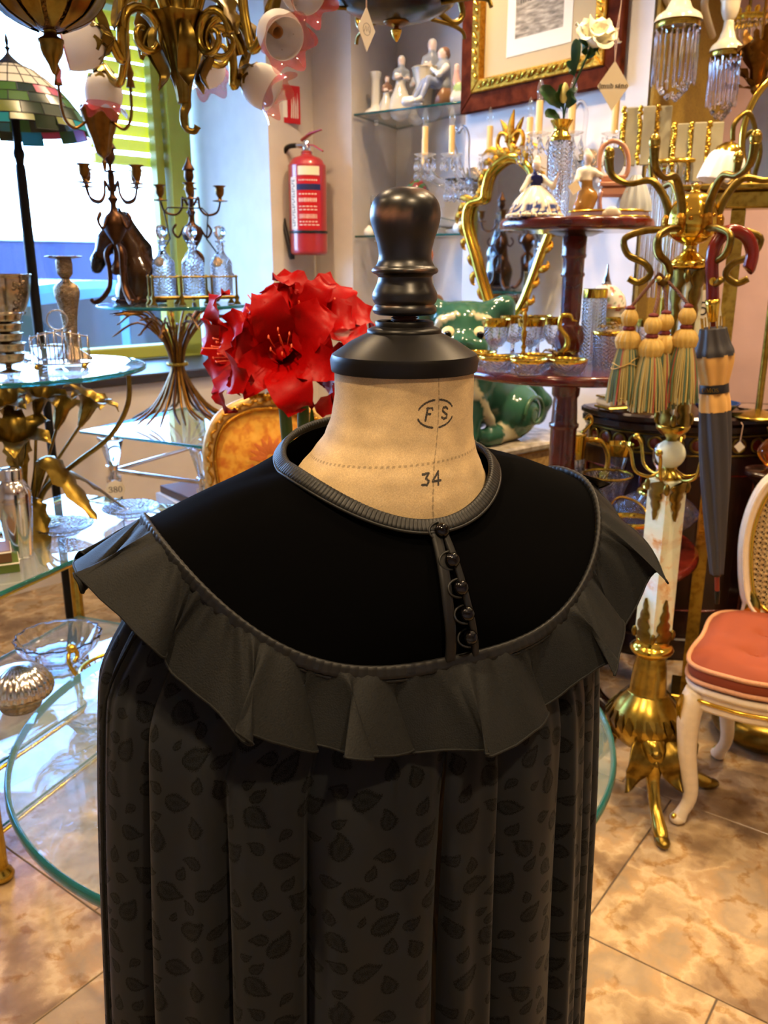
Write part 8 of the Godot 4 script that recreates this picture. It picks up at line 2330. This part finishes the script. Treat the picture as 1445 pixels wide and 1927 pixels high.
	part(o, "ring", G.new().ring(V(0, 0.86, 0), 0.095, 0.008, 48, 8).ring(V(0, 0.84, 0), 0.06, 0.006, 36, 8).tube([V(-0.095, 0.86, 0), V(0.095, 0.86, 0)], 0.005, 6).tube([V(0, 0.86, -0.095), V(0, 0.86, 0.095)], 0.005, 6), M.gold, "gold ring")
	var rod := G.new().lathe(P([0.0, -0.4, 0.006, -0.396, 0.0062, -0.01, 0.003, -0.004, 0.0, 0.0]), 6).mesh()
	for k in 22:
		var a := TAU * k / 22
		piece(o, "glass_rod", rod, M.crystal).position = V(sin(a) * 0.095, 0.853, cos(a) * 0.095)
	for k in 12:
		var a := TAU * k / 12
		piece(o, "glass_rod", rod, M.crystal).position = V(sin(a) * 0.06, 0.80, cos(a) * 0.06)
	# brass frame stand with a deep top beam
	o = thing("brass_frame_stand", "tall square brass display frame between hall stand and cabinet", "display frame", V(1.055, 0, -2.68), -20.0)
	for q in [[0.0, 0.0], [0.62, 0.0]]:
		part(o, "post", G.new().box(V(q[0], 0.81, q[1]), V(0.04, 1.6, 0.04), 0.003).box(V(q[0], 0.02, q[1]), V(0.1, 0.04, 0.16), 0.004), M.brass)
		part(o, "engraved_plate", G.new().box(V(q[0], 0.75, q[1] + 0.021), V(0.03, 0.3, 0.004), 0.001), M.gilt)
	part(o, "beam", G.new().box(V(0.27, 1.635, 0), V(0.85, 0.05, 0.1), 0.006).box(V(0.27, 1.67, 0), V(0.9, 0.018, 0.13), 0.004), M.brass)
	o = thing("price_card", "white price card with large black figures behind the umbrella handle", "card", V(0.845, 1.335, -2.33), -14.0)
	part(o, "card", G.new().box(Vector3.ZERO, V(0.1, 0.1, 0.0015), 0.0, turned(V(0, 0, 1), 12)), M.paper)
	piece(o, "figures", text_mesh("55", 0.05, 0.0006, "Droid Sans"), M.ink).transform = Transform3D(turned(V(0, 0, 1), -4), V(-0.008, 0.005, 0.0016))
	part(o, "wire", G.new().tube([V(0, 0.05, 0), V(-0.03, 0.075, 0.06), V(-0.075, 0.09, 0.18)], 0.001, 5), M.brass)
	# porcelain lamps with prisms
	prism_lamp("cream porcelain bell lamp hung with prisms before the mustard wall", V(0.957, 2.04, -3.1), 0.072, 1.0)
	prism_lamp("smaller cream porcelain bell lamp with prisms next to the pink wall", V(1.158, 1.99, -3.2), 0.055, 0.92)
	# glass slab wall lights
	for s in [["glass slab wall light with gold bark strips beside the diamond tag", V(0.915, 1.79, -3.2), 1.0], ["glass slab wall light with gold bark strips next to the fluted shade", V(1.075, 1.73, -3.14), 1.0]]:
		o = thing("glass_slab_light", s[0], "wall lamp", s[1], -15.0, "glass slab wall lights")
		for k in 3:
			part(o, "glass_slab", G.new().box(V(-0.055 + 0.055 * k, 0.09, 0.012 * (1 if k == 1 else 0)), V(0.04, 0.19, 0.014), 0.003), M.slab_glass, "rough frosted glass slab")
		for k in 3:
			var gs := G.new()
			rng.seed = 60 + k
			for e in 22:
				gs.ball(V(-0.083 + 0.055 * k + rng.randf_range(-0.005, 0.005), 0.004 + e * 0.0085, 0.006 + rng.randf_range(-0.003, 0.003)), V(0.0095, 0.008, 0.008), 6)
			part(o, "gold_strip", gs, M.gold, "crusted gold strip")
		part(o, "backplate", G.new().box(V(-0.01, 0.09, -0.03), V(0.17, 0.1, 0.02), 0.003).box(V(-0.01, 0.09, -0.075), V(0.03, 0.03, 0.09), 0.003), M.brass_old)
	# small basket chandelier and leaf spray
	o = thing("crystal_basket_light", "small gold crowned crystal basket light near the pink wall", "pendant lamp", V(1.3, 2.25, -3.4))
	part(o, "crown", G.new().lathe(P([0.062, 0.03, 0.066, 0.03, 0.07, 0.05, 0.064, 0.05]), 48, Vector3.ZERO, 12, 0.04).add(bloom(14, [Vector2(0.066, 0.045), Vector2(0.072, 0.062), Vector2(0.078, 0.07)], [0.008, 0.01, 0.002], 0.002)), M.gold)
	for k in 20:
		var a := TAU * k / 20
		part(o, "crystal_strand", G.new().tube(smooth([V(sin(a) * 0.064, 0.03, cos(a) * 0.064), V(sin(a) * 0.066, -0.02, cos(a) * 0.066), V(sin(a) * 0.02, -0.07, cos(a) * 0.02)], 4), 0.007, 6), M.crystal)
	part(o, "rod", G.new().tube([V(0, -0.06, 0), V(0, 0.8, 0)], 0.006, 8).tube([V(-0.064, 0.035, 0), V(0.064, 0.035, 0)], 0.004, 6), M.brass_old)
	o = thing("leaf_spray_light", "bronze oak leaf spray chandelier against the pink wall", "chandelier", V(1.275, 2.03, -3.2))
	rng.seed = 44
	for k in 15:
		var a := TAU * k / 15 * 2.0 + 0.3
		var up := 0.02 + 0.05 * (k % 4)
		var d := V(sin(a), 0, cos(a))
		var sp := smooth([V(0, 0, 0) + d * 0.01, d * 0.05 + V(0, up * 0.6, 0), d * 0.1 + V(0, up, 0), d * 0.125 + V(0, up - 0.02 + 0.03 * (k % 3), 0)], 4)
		part(o, "leaf", G.new().leaf(sp, range(sp.size()).map(func(i): return 0.003 + 0.024 * sin(PI * i / (sp.size() - 1.0))), Vector3.UP, 0.2, 0.002, 0.004, 4, 0.45, 2.0), M.bronze_gold, "toothed bronze leaf")
	part(o, "rod", G.new().tube([V(0, -0.07, 0), V(0, 1.02, 0)], 0.005, 8).ball(V(0, -0.075, 0), V(0.008, 0.016, 0.008), 8).ball(V(0, 0, 0), 0.02, 10), M.bronze_gold)
	# swan-necked wall lamp with fluted white shade
	o = thing("swan_neck_lamp", "swan necked brass lamp with fluted white glass shade above the hall stand", "wall lamp", V(1.05, 1.70, -2.85))
	part(o, "shade", G.new().lathe(smooth(P([0.03, 0.095, 0.05, 0.08, 0.06, 0.05, 0.068, 0.0]), 4) + P([0.065, 0.0, 0.056, 0.05, 0.03, 0.09]), 48, Vector3.ZERO, 16, 0.035), M.frosted, "fluted white glass shade").transform = Transform3D(turned(V(0, 0, 1), -14), Vector3.ZERO)
	part(o, "cap", G.new().lathe(P([0.045, 0.08, 0.04, 0.1, 0.022, 0.115, 0.01, 0.12, 0.0, 0.12]), 32), M.gold).transform = Transform3D(turned(V(0, 0, 1), -14), Vector3.ZERO)
	part(o, "arm", G.new().tube(smooth([V(0.03, 0.12, 0), V(0.03, 0.17, 0), V(0.07, 0.2, 0), V(0.1, 0.13, 0), V(0.09, 0.02, 0), V(0.1, -0.075, 0.1)], 5), 0.008, 8), M.brass_old)
	# oval gilt mirror at the edge
	o = thing("oval_gilt_mirror", "oval mirror in a thin gilt frame with ribbon crest", "mirror", V(1.32, 1.72, -2.98), -25.0)
	var ov := []
	for k in 48:
		ov.append(V(cos(TAU * k / 48) * 0.15, 0.14 + sin(TAU * k / 48) * 0.2, 0))
	part(o, "frame", G.new().tube(ov, 0.011, 8, true), M.gold)
	part(o, "glass", G.new().slab(PackedVector2Array(ov.map(func(q): return Vector2(q.x, -q.y))), -0.004, 0.0, 0, Transform3D(turned(Vector3.RIGHT, 90), Vector3.ZERO)), M.mirror)
	part(o, "crest", bloom(6, [Vector2(0.0, 0.0), Vector2(0.03, 0.012), Vector2(0.05, 0.0)], [0.004, 0.014, 0.002], 0.003).add(G.new().tube(smooth([V(-0.06, 0.0, 0), V(-0.02, 0.03, 0), V(0.02, 0.03, 0), V(0.06, 0.0, 0)], 4), 0.007, 7)), M.gilt).position = V(0, 0.35, 0)
	part(o, "stand", G.new().tube([V(0, -0.06, 0), V(0, -0.3, 0.0)], 0.012, 10).tube([V(0, -0.3, 0), V(0, -0.78, 0)], 0.012, 10).lathe(P([0.0, -0.785, 0.09, -0.785, 0.09, -0.775, 0.02, -0.76, 0.0, -0.75]), 24), M.brass)
	# bronze griffin candlestick on the cabinet, beaker and gilt lion
	o = thing("bronze_griffin", "bronze rearing griffin candlestick with a cream candle on the cabinet", "candlestick", V(1.545, 0.918, -2.93), -40.0)
	var bz := Color(0.13, 0.075, 0.03)
	part(o, "figure", G.new().blob([[V(0, 0.08, 0), V(0, 0.2, 0.01), 0.055, 0.05, bz], [V(0, 0.2, 0.01), V(0, 0.33, 0.0), 0.045, 0.028, bz], [V(0, 0.36, 0.01), V(0, 0.36, 0.04), 0.03, 0.018, bz], [V(0.03, 0.1, 0.02), V(0.04, 0.01, 0.05), 0.025, 0.018, bz], [V(-0.03, 0.1, 0.02), V(-0.04, 0.01, 0.05), 0.025, 0.018, bz], [V(0.03, 0.22, 0.04), V(0.05, 0.2, 0.1), 0.018, 0.012, bz], [V(-0.03, 0.22, 0.04), V(-0.05, 0.2, 0.1), 0.018, 0.012, bz], [V(0.02, 0.24, -0.03), V(0.08, 0.3, -0.07), 0.02, 0.008, bz], [V(-0.02, 0.24, -0.03), V(-0.08, 0.3, -0.07), 0.02, 0.008, bz], [V(0, 0.08, -0.04), V(0.05, 0.05, -0.11), 0.02, 0.008, bz], [V(0.015, 0.385, 0.0), V(0.02, 0.41, -0.01), 0.01, 0.004, bz], [V(-0.015, 0.385, 0.0), V(-0.02, 0.41, -0.01), 0.01, 0.004, bz]], 0.009, 0.02), M.griffin)
	part(o, "base", G.new().lathe(P([0.0, 0.0, 0.08, 0.0, 0.075, 0.012, 0.0, 0.018]), 24), M.bronze)
	part(o, "candle", G.new().lathe(P([0.0, 0.37, 0.02, 0.37, 0.024, 0.378, 0.006, 0.384, 0.006, 0.39, 0.011, 0.395, 0.0105, 0.47, 0.0, 0.472]), 16), M.candle_card)
	o = thing("glass_beaker", "plain clear glass beaker vase beside the bronze griffin", "vase", V(1.43, 0.918, -2.82))
	part(o, "body", G.new().lathe(P([0.0, 0.0, 0.04, 0.0, 0.042, 0.004, 0.046, 0.16, 0.043, 0.16, 0.038, 0.012, 0.0, 0.01]), 32), M.crystal)
	o = thing("gilt_lion", "small gilt lion figure in front of the glass beaker", "figurine", V(1.52, 0.918, -2.76), -30.0)
	part(o, "body", G.new().blob([[V(-0.03, 0.025, 0), V(0.025, 0.03, 0), 0.022, 0.026, bz], [V(0.045, 0.05, 0), V(0.055, 0.05, 0), 0.024, 0.02, bz], [V(0.03, 0.012, 0.015), V(0.06, 0.008, 0.015), 0.01, 0.008, bz], [V(0.03, 0.012, -0.015), V(0.06, 0.008, -0.015), 0.01, 0.008, bz], [V(-0.045, 0.02, 0), V(-0.07, 0.04, 0.01), 0.008, 0.005, bz]], 0.006, 0.01), M.gold)
	o = thing("amber_vase", "small amber glass vase with gilt neck on a dark pedestal behind the cane chair", "vase", V(1.24, 0.82, -2.66))
	part(o, "body", G.new().lathe(smooth(P([0.0, 0.0, 0.02, 0.0, 0.016, 0.012, 0.04, 0.04, 0.044, 0.065, 0.03, 0.09, 0.016, 0.1]), 4) + P([0.013, 0.1, 0.036, 0.065, 0.0, 0.02]), 32), M.amber)
	part(o, "gilt_neck", G.new().lathe(P([0.017, 0.098, 0.018, 0.115, 0.026, 0.135, 0.023, 0.135, 0.014, 0.115, 0.014, 0.098]), 24), M.gold)
	o = thing("dark_pedestal", "slim dark wooden pedestal under the amber vase", "pedestal", V(1.24, 0, -2.66))
	part(o, "column", G.new().lathe(P([0.0, 0.0, 0.07, 0.0, 0.07, 0.02, 0.04, 0.05, 0.03, 0.1, 0.03, 0.74, 0.05, 0.78, 0.075, 0.8, 0.075, 0.82, 0.0, 0.82]), 24), M.dark_wood)
	o = thing("brass_urn", "big bellied brass urn on the floor behind the cane chair", "urn", V(1.21, 0, -2.42))
	part(o, "belly", G.new().lathe(smooth(P([0.0, 0.0, 0.1, 0.0, 0.14, 0.02, 0.155, 0.05, 0.14, 0.085, 0.09, 0.105, 0.06, 0.125, 0.07, 0.16, 0.09, 0.19]), 4) + P([0.085, 0.19, 0.06, 0.15, 0.0, 0.12]), 48), M.brass_old)
	part(o, "gadrooned_band", G.new().lathe(P([0.09, 0.104, 0.104, 0.11, 0.1, 0.122, 0.075, 0.128]), 96, Vector3.ZERO, 24, 0.06), M.bronze_gold)
	o = thing("black_ornament", "glossy black glazed bird ornament on the floor by the hall stand", "ornament", V(0.80, 0, -2.42), 30.0)
	part(o, "body", G.new().blob([[V(-0.03, 0.04, 0), V(0.03, 0.042, 0), 0.04, 0.042, Color(0.01, 0.008, 0.012)], [V(0.045, 0.075, 0), V(0.06, 0.08, 0), 0.016, 0.012, Color(0.01, 0.008, 0.012)], [V(-0.05, 0.05, 0), V(-0.08, 0.07, 0), 0.02, 0.008, Color(0.01, 0.008, 0.012)]], 0.007, 0.015), M.porcelain)

func prism_lamp(label: String, at: Vector3, r: float, k: float) -> void:
	var o := thing("prism_lamp", label, "wall lamp", at, 0.0, "porcelain prism lamps")
	o.scale = Vector3.ONE * k
	var top := 0.17
	part(o, "porcelain_bell", G.new().lathe(smooth(P([r + 0.004, top, r * 0.96, top + 0.018, r * 0.62, top + 0.035, r * 0.5, top + 0.05, r * 0.36, top + 0.075, r * 0.3, top + 0.1]), 4) + P([0.0, top + 0.11]), 48), M.porcelain_cream, "cream porcelain bell")
	part(o, "cup", G.new().lathe(smooth(P([0.0, top + 0.1, r * 0.3, top + 0.1, r * 0.55, top + 0.13, r * 0.6, top + 0.16, r * 0.68, top + 0.17]), 3) + P([0.0, top + 0.17]), 40), M.porcelain_cream)
	part(o, "brass_gallery", G.new().lathe(P([r * 0.9, top - 0.018, r * 0.97, top - 0.018, r * 0.99, top, r * 0.9, top + 0.002]), 40), M.brass)
	var prism := G.new().lathe(P([0.0, -0.165, 0.005, -0.158, 0.0052, -0.012, 0.002, -0.004, 0.0, 0.0]), 3).mesh()
	for i in 22:
		var a := TAU * i / 22
		piece(o, "prism", prism, M.crystal).transform = Transform3D(Basis(Vector3.UP, a), V(sin(a) * r * 0.93, top - 0.014 - 0.012 * (i % 2), cos(a) * r * 0.93))
	var beads := G.new()
	rng.seed = 90
	for i in 46:
		var a := rng.randf() * TAU
		var q := rng.randf()
		beads.ball(V(sin(a) * r * (0.8 - 0.6 * q), -0.01 - 0.05 * q, cos(a) * r * (0.8 - 0.6 * q)), rng.randf_range(0.005, 0.009), 6)
	part(o, "bead_cluster", beads, M.crystal, "cluster of crystal beads")
	part(o, "bracket", G.new().tube(smooth([V(0, top + 0.16, 0), V(-0.02, top + 0.22, -0.04), V(-0.05, top + 0.2, -0.14), V(0.05, top + 0.12, -0.31 / k * 0.9)], 6), 0.014, 10), M.porcelain_cream, "cream scrolled bracket")

func shade(o: Node3D, at: Vector3, axis: Vector3, size: float) -> void:
	# frosted tulip with a ruby ruffled mouth; axis points out of the mouth
	var tf := Transform3D(Basis(Quaternion(Vector3.UP, axis.normalized())) * Basis.from_scale(Vector3.ONE * size), at)
	var s := part(o, "glass_shade", G.new().lathe(smooth(P([0.012, 0.0, 0.022, 0.004, 0.036, 0.018, 0.042, 0.038, 0.041, 0.056, 0.038, 0.066]), 4) + smooth(P([0.037, 0.066, 0.039, 0.054, 0.039, 0.038, 0.03, 0.016, 0.012, 0.003]), 4), 40), M.frosted, "frosted white tulip shade")
	s.transform = tf
	var p := PackedVector3Array()
	for j in 7:
		var w := j / 6.0
		for i in 72:
			var a := TAU * i / 72
			var r := 0.038 + 0.013 * w + 0.006 * w * sin(6.0 * a) + 0.0012 * w * sin(36.0 * a)
			p.append(V(sin(a) * r, 0.064 + 0.024 * w + 0.009 * w * sin(6.0 * a + 0.5) - 0.006 * w * w, cos(a) * r))
	var e := part(s, "ruffled_mouth", G.new().grid(p, 72, 7, true, false, 1, 1, false), M.ruby_edge, "ruffled ruby pink mouth")
	part(s, "lamp_socket", G.new().lathe(P([0.0, 0.0, 0.011, 0.0, 0.0115, 0.03, 0.009, 0.03, 0.0085, 0.006, 0.0, 0.005]), 20), mat(Color(0.75, 0.55, 0.3), 0.4), "empty candle socket")
	part(s, "leaf_holder", bloom(6, [Vector2(0.006, -0.016), Vector2(0.02, -0.004), Vector2(0.032, 0.014), Vector2(0.036, 0.026)], [0.008, 0.014, 0.012, 0.002], 0.002, 0.1, 0.0, 0.0, -0.6), M.brass_old)

func build_hanging_lamps() -> void:
	# brass chandelier with tulip shades
	var o := thing("tulip_chandelier", "ornate brass chandelier with frosted pink-edged tulip shades", "chandelier", V(-0.386, 1.70, -1.8))
	part(o, "trunk", G.new().lathe(P([0.0, 0.05]) + smooth(P([0.012, 0.05, 0.016, 0.08, 0.028, 0.12, 0.036, 0.15, 0.052, 0.185, 0.066, 0.2]), 4) + smooth(P([0.06, 0.2, 0.03, 0.19, 0.025, 0.25, 0.035, 0.3, 0.02, 0.36, 0.016, 0.5]), 4) + P([0.012, 1.34, 0.05, 1.345, 0.0, 1.349]), 48, Vector3.ZERO, 9, 0.08, 1, 26), M.brass_old, "fluted leaf trunk")
	part(o, "tail_scroll", G.new().tube(smooth([V(0, 0.07, 0), V(0.004, 0.05, 0.0), V(-0.002, 0.03, 0.004), V(0.0, 0.008, 0.004), V(0.016, 0.0, 0.004), V(0.024, 0.01, 0.004)], 5), [0.014, 0.013, 0.012, 0.011, 0.01, 0.01, 0.01, 0.009, 0.009, 0.009, 0.008, 0.008, 0.008, 0.007, 0.007, 0.006, 0.006, 0.006, 0.006, 0.006, 0.006, 0.006, 0.006, 0.006, 0.007, 0.008], 9), M.brass_old)
	var arms := [[V(-0.105, 0.13, 0.14), V(-0.9, -0.18, 0.28), 1.05], [V(-0.22, 0.15, -0.23), V(-0.08, -1.0, 0.05), 0.95], [V(0.19, 0.15, 0.14), V(0.45, -0.5, 0.75), 0.92], [V(0.105, 0.12, -0.1), V(0.85, -0.52, 0.12), 1.0], [V(0.215, 0.25, 0.04), V(0.4, -0.35, 0.4), 0.95], [V(-0.02, 0.2, -0.3), V(0.1, -0.5, -0.8), 0.95]]
	for a in arms:
		var e: Vector3 = a[0]
		var ax: Vector3 = a[1].normalized()
		var d := V(e.x, 0, e.z).normalized()
		var n := e - ax * 0.012
		var arm := part(o, "arm", G.new().tube(smooth([d * 0.03 + V(0, 0.2, 0), d * 0.07 + V(0, 0.28, 0), d * e.length() * 0.55 + V(0, e.y + 0.1, 0), d * e.length() * 0.62 + V(0, e.y + 0.02, 0), e * 0.8 + V(0, 0.0, 0), n], 6), [0.011, 0.011, 0.012, 0.012, 0.012, 0.012, 0.011, 0.011, 0.01, 0.01, 0.01, 0.01, 0.009, 0.009], 9), M.brass, "scrolled brass arm")
		var sc := []
		for k in 22:
			var t := k * 0.38
			var r := 0.05 * (1.0 - k / 26.0)
			sc.append(d * (0.085 + cos(t) * r) + V(0, 0.155 + sin(t) * r, 0))
		part(arm, "scroll", G.new().tube(sc, range(22).map(func(k): return 0.0095 - 0.00025 * k), 8), M.brass)
		var s := V(d.z, 0, -d.x)
		var lf := G.new()
		lf.leaf(smooth([d * 0.04 + V(0, 0.24, 0), d * 0.09 + V(0, 0.24, 0), d * 0.13 + V(0, 0.19, 0), d * 0.15 + V(0, 0.15, 0)], 4), range(13).map(func(k): return 0.003 + 0.024 * sin(PI * k / 12.0)), Vector3.UP, 0.3, 0.004, 0.003, 4, 0.3)
		part(arm, "acanthus_leaf", lf, M.brass_old)
		lf = G.new()
		lf.leaf(smooth([n, n + d * 0.02 + V(0, 0.035, 0), n + d * 0.035 + V(0, 0.075, 0)], 4), [0.004, 0.007, 0.009, 0.01, 0.009, 0.007, 0.005, 0.003, 0.001], s, 0.2, 0.003)
		part(arm, "acanthus_leaf", lf, M.brass_old)
		shade(o, e, ax, a[2])
	var lv := []
	for k in 6:
		var t := TAU * k / 6 + 0.4
		var d := V(sin(t), 0, cos(t))
		part(o, "hanging_leaf", G.new().leaf(smooth([d * 0.045 + V(0, 0.19, 0), d * 0.06 + V(0, 0.15, 0), d * 0.035 + V(0, 0.1, 0), d * 0.05 + V(0, 0.075, 0)], 4), range(13).map(func(j): return 0.002 + 0.016 * sin(PI * j / 12.0)), d, 0.4, 0.003), M.brass_old)
	# chased brass bowl pendant in front
	o = thing("chased_bowl_pendant", "chased antique brass bowl pendant with acorn finial", "pendant lamp", V(-0.492, 1.735, -1.4))
	part(o, "bowl", G.new().lathe(smooth(P([0.0, 0.046, 0.02, 0.05, 0.05, 0.065, 0.072, 0.09, 0.08, 0.125, 0.07, 0.17, 0.03, 0.2, 0.012, 0.22]), 4) + P([0.008, 1.3, 0.05, 1.305, 0.0, 1.312]), 48, Vector3.ZERO, 12, 0.03, 2, 22), M.chased_brass, "chased brass bowl")
	part(o, "acorn_finial", G.new().lathe(smooth(P([0.0, 0.0, 0.003, 0.003, 0.007, 0.014, 0.0155, 0.03, 0.017, 0.042]), 3) + P([0.0185, 0.043, 0.0185, 0.047, 0.01, 0.052, 0.009, 0.058, 0.012, 0.062, 0.0, 0.064]), 24), M.brass_old, "acorn finial").position = V(0, -0.012, 0)
	for k in 12:
		var t := TAU * k / 12
		part(o, "chased_leaf", G.new().leaf(smooth([V(sin(t) * 0.025, 0.049, cos(t) * 0.025), V(sin(t) * 0.056, 0.066, cos(t) * 0.056), V(sin(t) * 0.078, 0.092, cos(t) * 0.078), V(sin(t) * 0.084, 0.12, cos(t) * 0.084)], 3), [0.003, 0.006, 0.009, 0.012, 0.014, 0.015, 0.014, 0.011, 0.007, 0.002], V(sin(t), -0.6, cos(t)), 0.2, 0.004), M.brass_old)
	# bronze pendant behind the chandelier
	o = thing("bronze_cone_pendant", "small bronze cone pendant with curled arms hanging by the window", "pendant lamp", V(-0.765, 1.70, -2.5))
	part(o, "cone", G.new().lathe(smooth(P([0.0, 0.0, 0.004, 0.002, 0.006, 0.02, 0.003, 0.03, 0.018, 0.045, 0.028, 0.08, 0.045, 0.13, 0.052, 0.16]), 4) + P([0.045, 0.16, 0.01, 0.15, 0.006, 0.6, 0.006, 1.34, 0.04, 1.345, 0.0, 1.349]), 32, Vector3.ZERO, 8, 0.08, 14, 28), M.bronze_gold)
	for k in 3:
		var t := TAU * k / 3 + 1.2
		var d := V(sin(t), 0, cos(t))
		part(o, "arm", G.new().tube(smooth([d * 0.04 + V(0, 0.12, 0), d * 0.075 + V(0, 0.1, 0), d * 0.1 + V(0, 0.13, 0), d * 0.105 + V(0, 0.2, 0)], 5), 0.004, 7).lathe(P([0.0, 0.2, 0.012, 0.2, 0.008, 0.22, 0.011, 0.235, 0.006, 0.25, 0.006, 0.31, 0.0, 0.312]), 12, d * 0.105), M.bronze_gold)
	# black bowl pendant
	o = thing("black_bowl_pendant", "blue-black lacquered bowl pendant with gilt scroll arms and acorn finial", "pendant lamp", V(0.03, 1.97, -2.3))
	part(o, "bowl", G.new().lathe(smooth(P([0.0, 0.043, 0.03, 0.044, 0.09, 0.058, 0.14, 0.085, 0.165, 0.125]), 5) + P([0.16, 0.125]) + smooth(P([0.15, 0.12, 0.08, 0.07, 0.0, 0.06]), 3), 64), M.black_lacquer, "blue-black bowl")
	part(o, "boss", G.new().lathe(P([0.0, 0.034, 0.02, 0.036, 0.03, 0.041, 0.032, 0.046, 0.0, 0.048]), 32), M.bronze_gold)
	part(o, "acorn_finial", G.new().lathe(smooth(P([0.0, 0.0, 0.003, 0.002, 0.009, 0.012, 0.012, 0.022]), 3) + P([0.0135, 0.024, 0.0125, 0.028, 0.006, 0.03, 0.006, 0.036, 0.0, 0.037]), 20), M.gold)
	for k in 5:
		var t := TAU * k / 5 - 1.45
		var d := V(sin(t), 0, cos(t))
		part(o, "scroll_arm", G.new().tube(smooth([d * 0.15 + V(0, 0.09, 0), d * 0.2 + V(0, 0.075, 0), d * 0.235 + V(0, 0.1, 0), d * 0.22 + V(0, 0.15, 0), d * 0.24 + V(0, 0.19, 0)], 5), 0.008, 8).tube(smooth([d * 0.12 + V(0, 0.07, 0), d * 0.19 + V(0, 0.07, 0), d * 0.235 + V(0, 0.062, 0), d * 0.245 + V(0, 0.045, 0)], 4), 0.005, 7), M.brass_old, "gilt scroll arm")
	part(o, "rod", G.new().tube([V(0, 0.06, 0), V(0, 1.07, 0)], 0.008, 8).lathe(P([0.0, 1.05, 0.05, 1.055, 0.05, 1.075, 0.0, 1.078]), 24), M.bronze)
	o = thing("lamp_tag", "white diamond tag on a string before the blue-black bowl pendant", "tag", V(-0.035, 1.903, -1.9), 50.0)
	part(o, "card", G.new().slab(PackedVector2Array([Vector2(0, -0.04), Vector2(0.026, 0), Vector2(0, 0.04), Vector2(-0.026, 0)]), -0.0008, 0.0008, 0, Transform3D(turned(Vector3.RIGHT, 90), Vector3.ZERO)), M.paper)
	part(o, "faint_mark", G.new().ring(V(0, 0, 0.001), 0.011, 0.0005, 24, 5, turned(Vector3.RIGHT, 90)).tube([V(-0.008, -0.005, 0.001), V(-0.003, 0.006, 0.001), V(0, -0.004, 0.001), V(0.004, 0.006, 0.001), V(0.008, -0.005, 0.001)], 0.0005, 5), mat(Color(0.6, 0.58, 0.55), 0.8), "faint grey mark")
	part(o, "cord", G.new().tube([V(0, 0.038, 0), V(0.0, 0.1, 0), V(0.0, 1.147, 0)], 0.0014, 5), M.string)
	build_leaded_lamp()

func build_leaded_lamp() -> void:
	var o := thing("leaded_glass_lamp", "leaded glass floor lamp with water lily shade by the window", "floor lamp", V(-1.155, 0, -2.9))
	var prof := [Vector2(0.035, 2.045), Vector2(0.075, 2.028), Vector2(0.112, 2.0), Vector2(0.145, 1.972), Vector2(0.17, 1.945), Vector2(0.193, 1.915), Vector2(0.212, 1.88), Vector2(0.222, 1.85)]
	rng.seed = 13
	var cols := {"white": Color(0.78, 0.77, 0.72), "green": Color(0.2, 0.34, 0.1), "dark": Color(0.06, 0.14, 0.06), "olive": Color(0.36, 0.4, 0.12), "teal": Color(0.08, 0.42, 0.42), "pink": Color(0.6, 0.25, 0.35), "aqua": Color(0.12, 0.5, 0.55), "yellow": Color(0.7, 0.65, 0.1)}
	var gm := {}
	for k in cols:
		gm[k] = mat(cols[k], 0.25)
		gm[k].backlight_enabled = true
		gm[k].backlight = cols[k]
	var plan := [["white"], ["white"], ["white"], ["pink", "dark", "pink", "green"], ["green", "dark", "olive", "green"], ["olive", "green", "dark", "dark", "teal"], ["green", "aqua", "pink", "olive", "green", "dark", "teal"]]
	var NS := 20
	var lead := G.new()
	for j in 7:
		for i in NS:
			var a0 := TAU * (i + (0.5 if j % 2 and j > 2 else 0.0)) / NS
			var a1 := a0 + TAU / NS
			var am := (a0 + a1) / 2
			var q0: Vector2 = prof[j]
			var q1: Vector2 = prof[j + 1]
			var wob := 0.012 * sin(i * 2.3) if j == 6 else 0.0
			var g := G.new()
			var pts := PackedVector3Array()
			for s in [0.0, 0.004]:
				for e in [[a0, q0, 0.0], [am, q0, 0.0], [a1, q0, 0.0], [a1, q1, wob], [am, q1, wob], [a0, q1, wob]]:
					var rr: float = e[1].x - s
					pts.append(V(sin(e[0]) * rr, e[1].y + e[2], cos(e[0]) * rr))
			var b := g.v.size()
			g.grid(PackedVector3Array([pts[0], pts[1], pts[2], pts[5], pts[4], pts[3]]), 3, 2, false, false, 1, 1, false)
			g.grid(PackedVector3Array([pts[6], pts[7], pts[8], pts[11], pts[10], pts[9]]), 3, 2, false, false, 1, 1, false)
			var names: Array = plan[j]
			part(o, "glass_pane", g, gm[names[rng.randi() % names.size()]])
			lead.tube([pts[0], pts[5]], 0.0016, 4)
			lead.tube([pts[5], pts[4], pts[3]], 0.0016, 4)
	part(o, "leading", lead, M.iron, "dark lead lines")
	part(o, "cap", G.new().lathe(smooth(P([0.05, 2.036, 0.04, 2.045, 0.02, 2.06, 0.006, 2.075, 0.005, 2.085, 0.01, 2.09, 0.004, 2.096, 0.006, 2.11, 0.002, 2.13, 0.0, 2.135]), 3), 24), M.iron)
	part(o, "pole", G.new().lathe(P([0.0, 0.0, 0.13, 0.0, 0.13, 0.015, 0.08, 0.04, 0.03, 0.06, 0.016, 0.1, 0.014, 0.9, 0.017, 1.4]) + smooth(P([0.017, 1.4, 0.016, 1.72, 0.012, 1.76, 0.018, 1.79, 0.012, 1.82, 0.014, 1.95]), 3) + P([0.004, 1.97, 0.004, 2.06, 0.0, 2.06]), 24), M.iron, "dark slender pole")
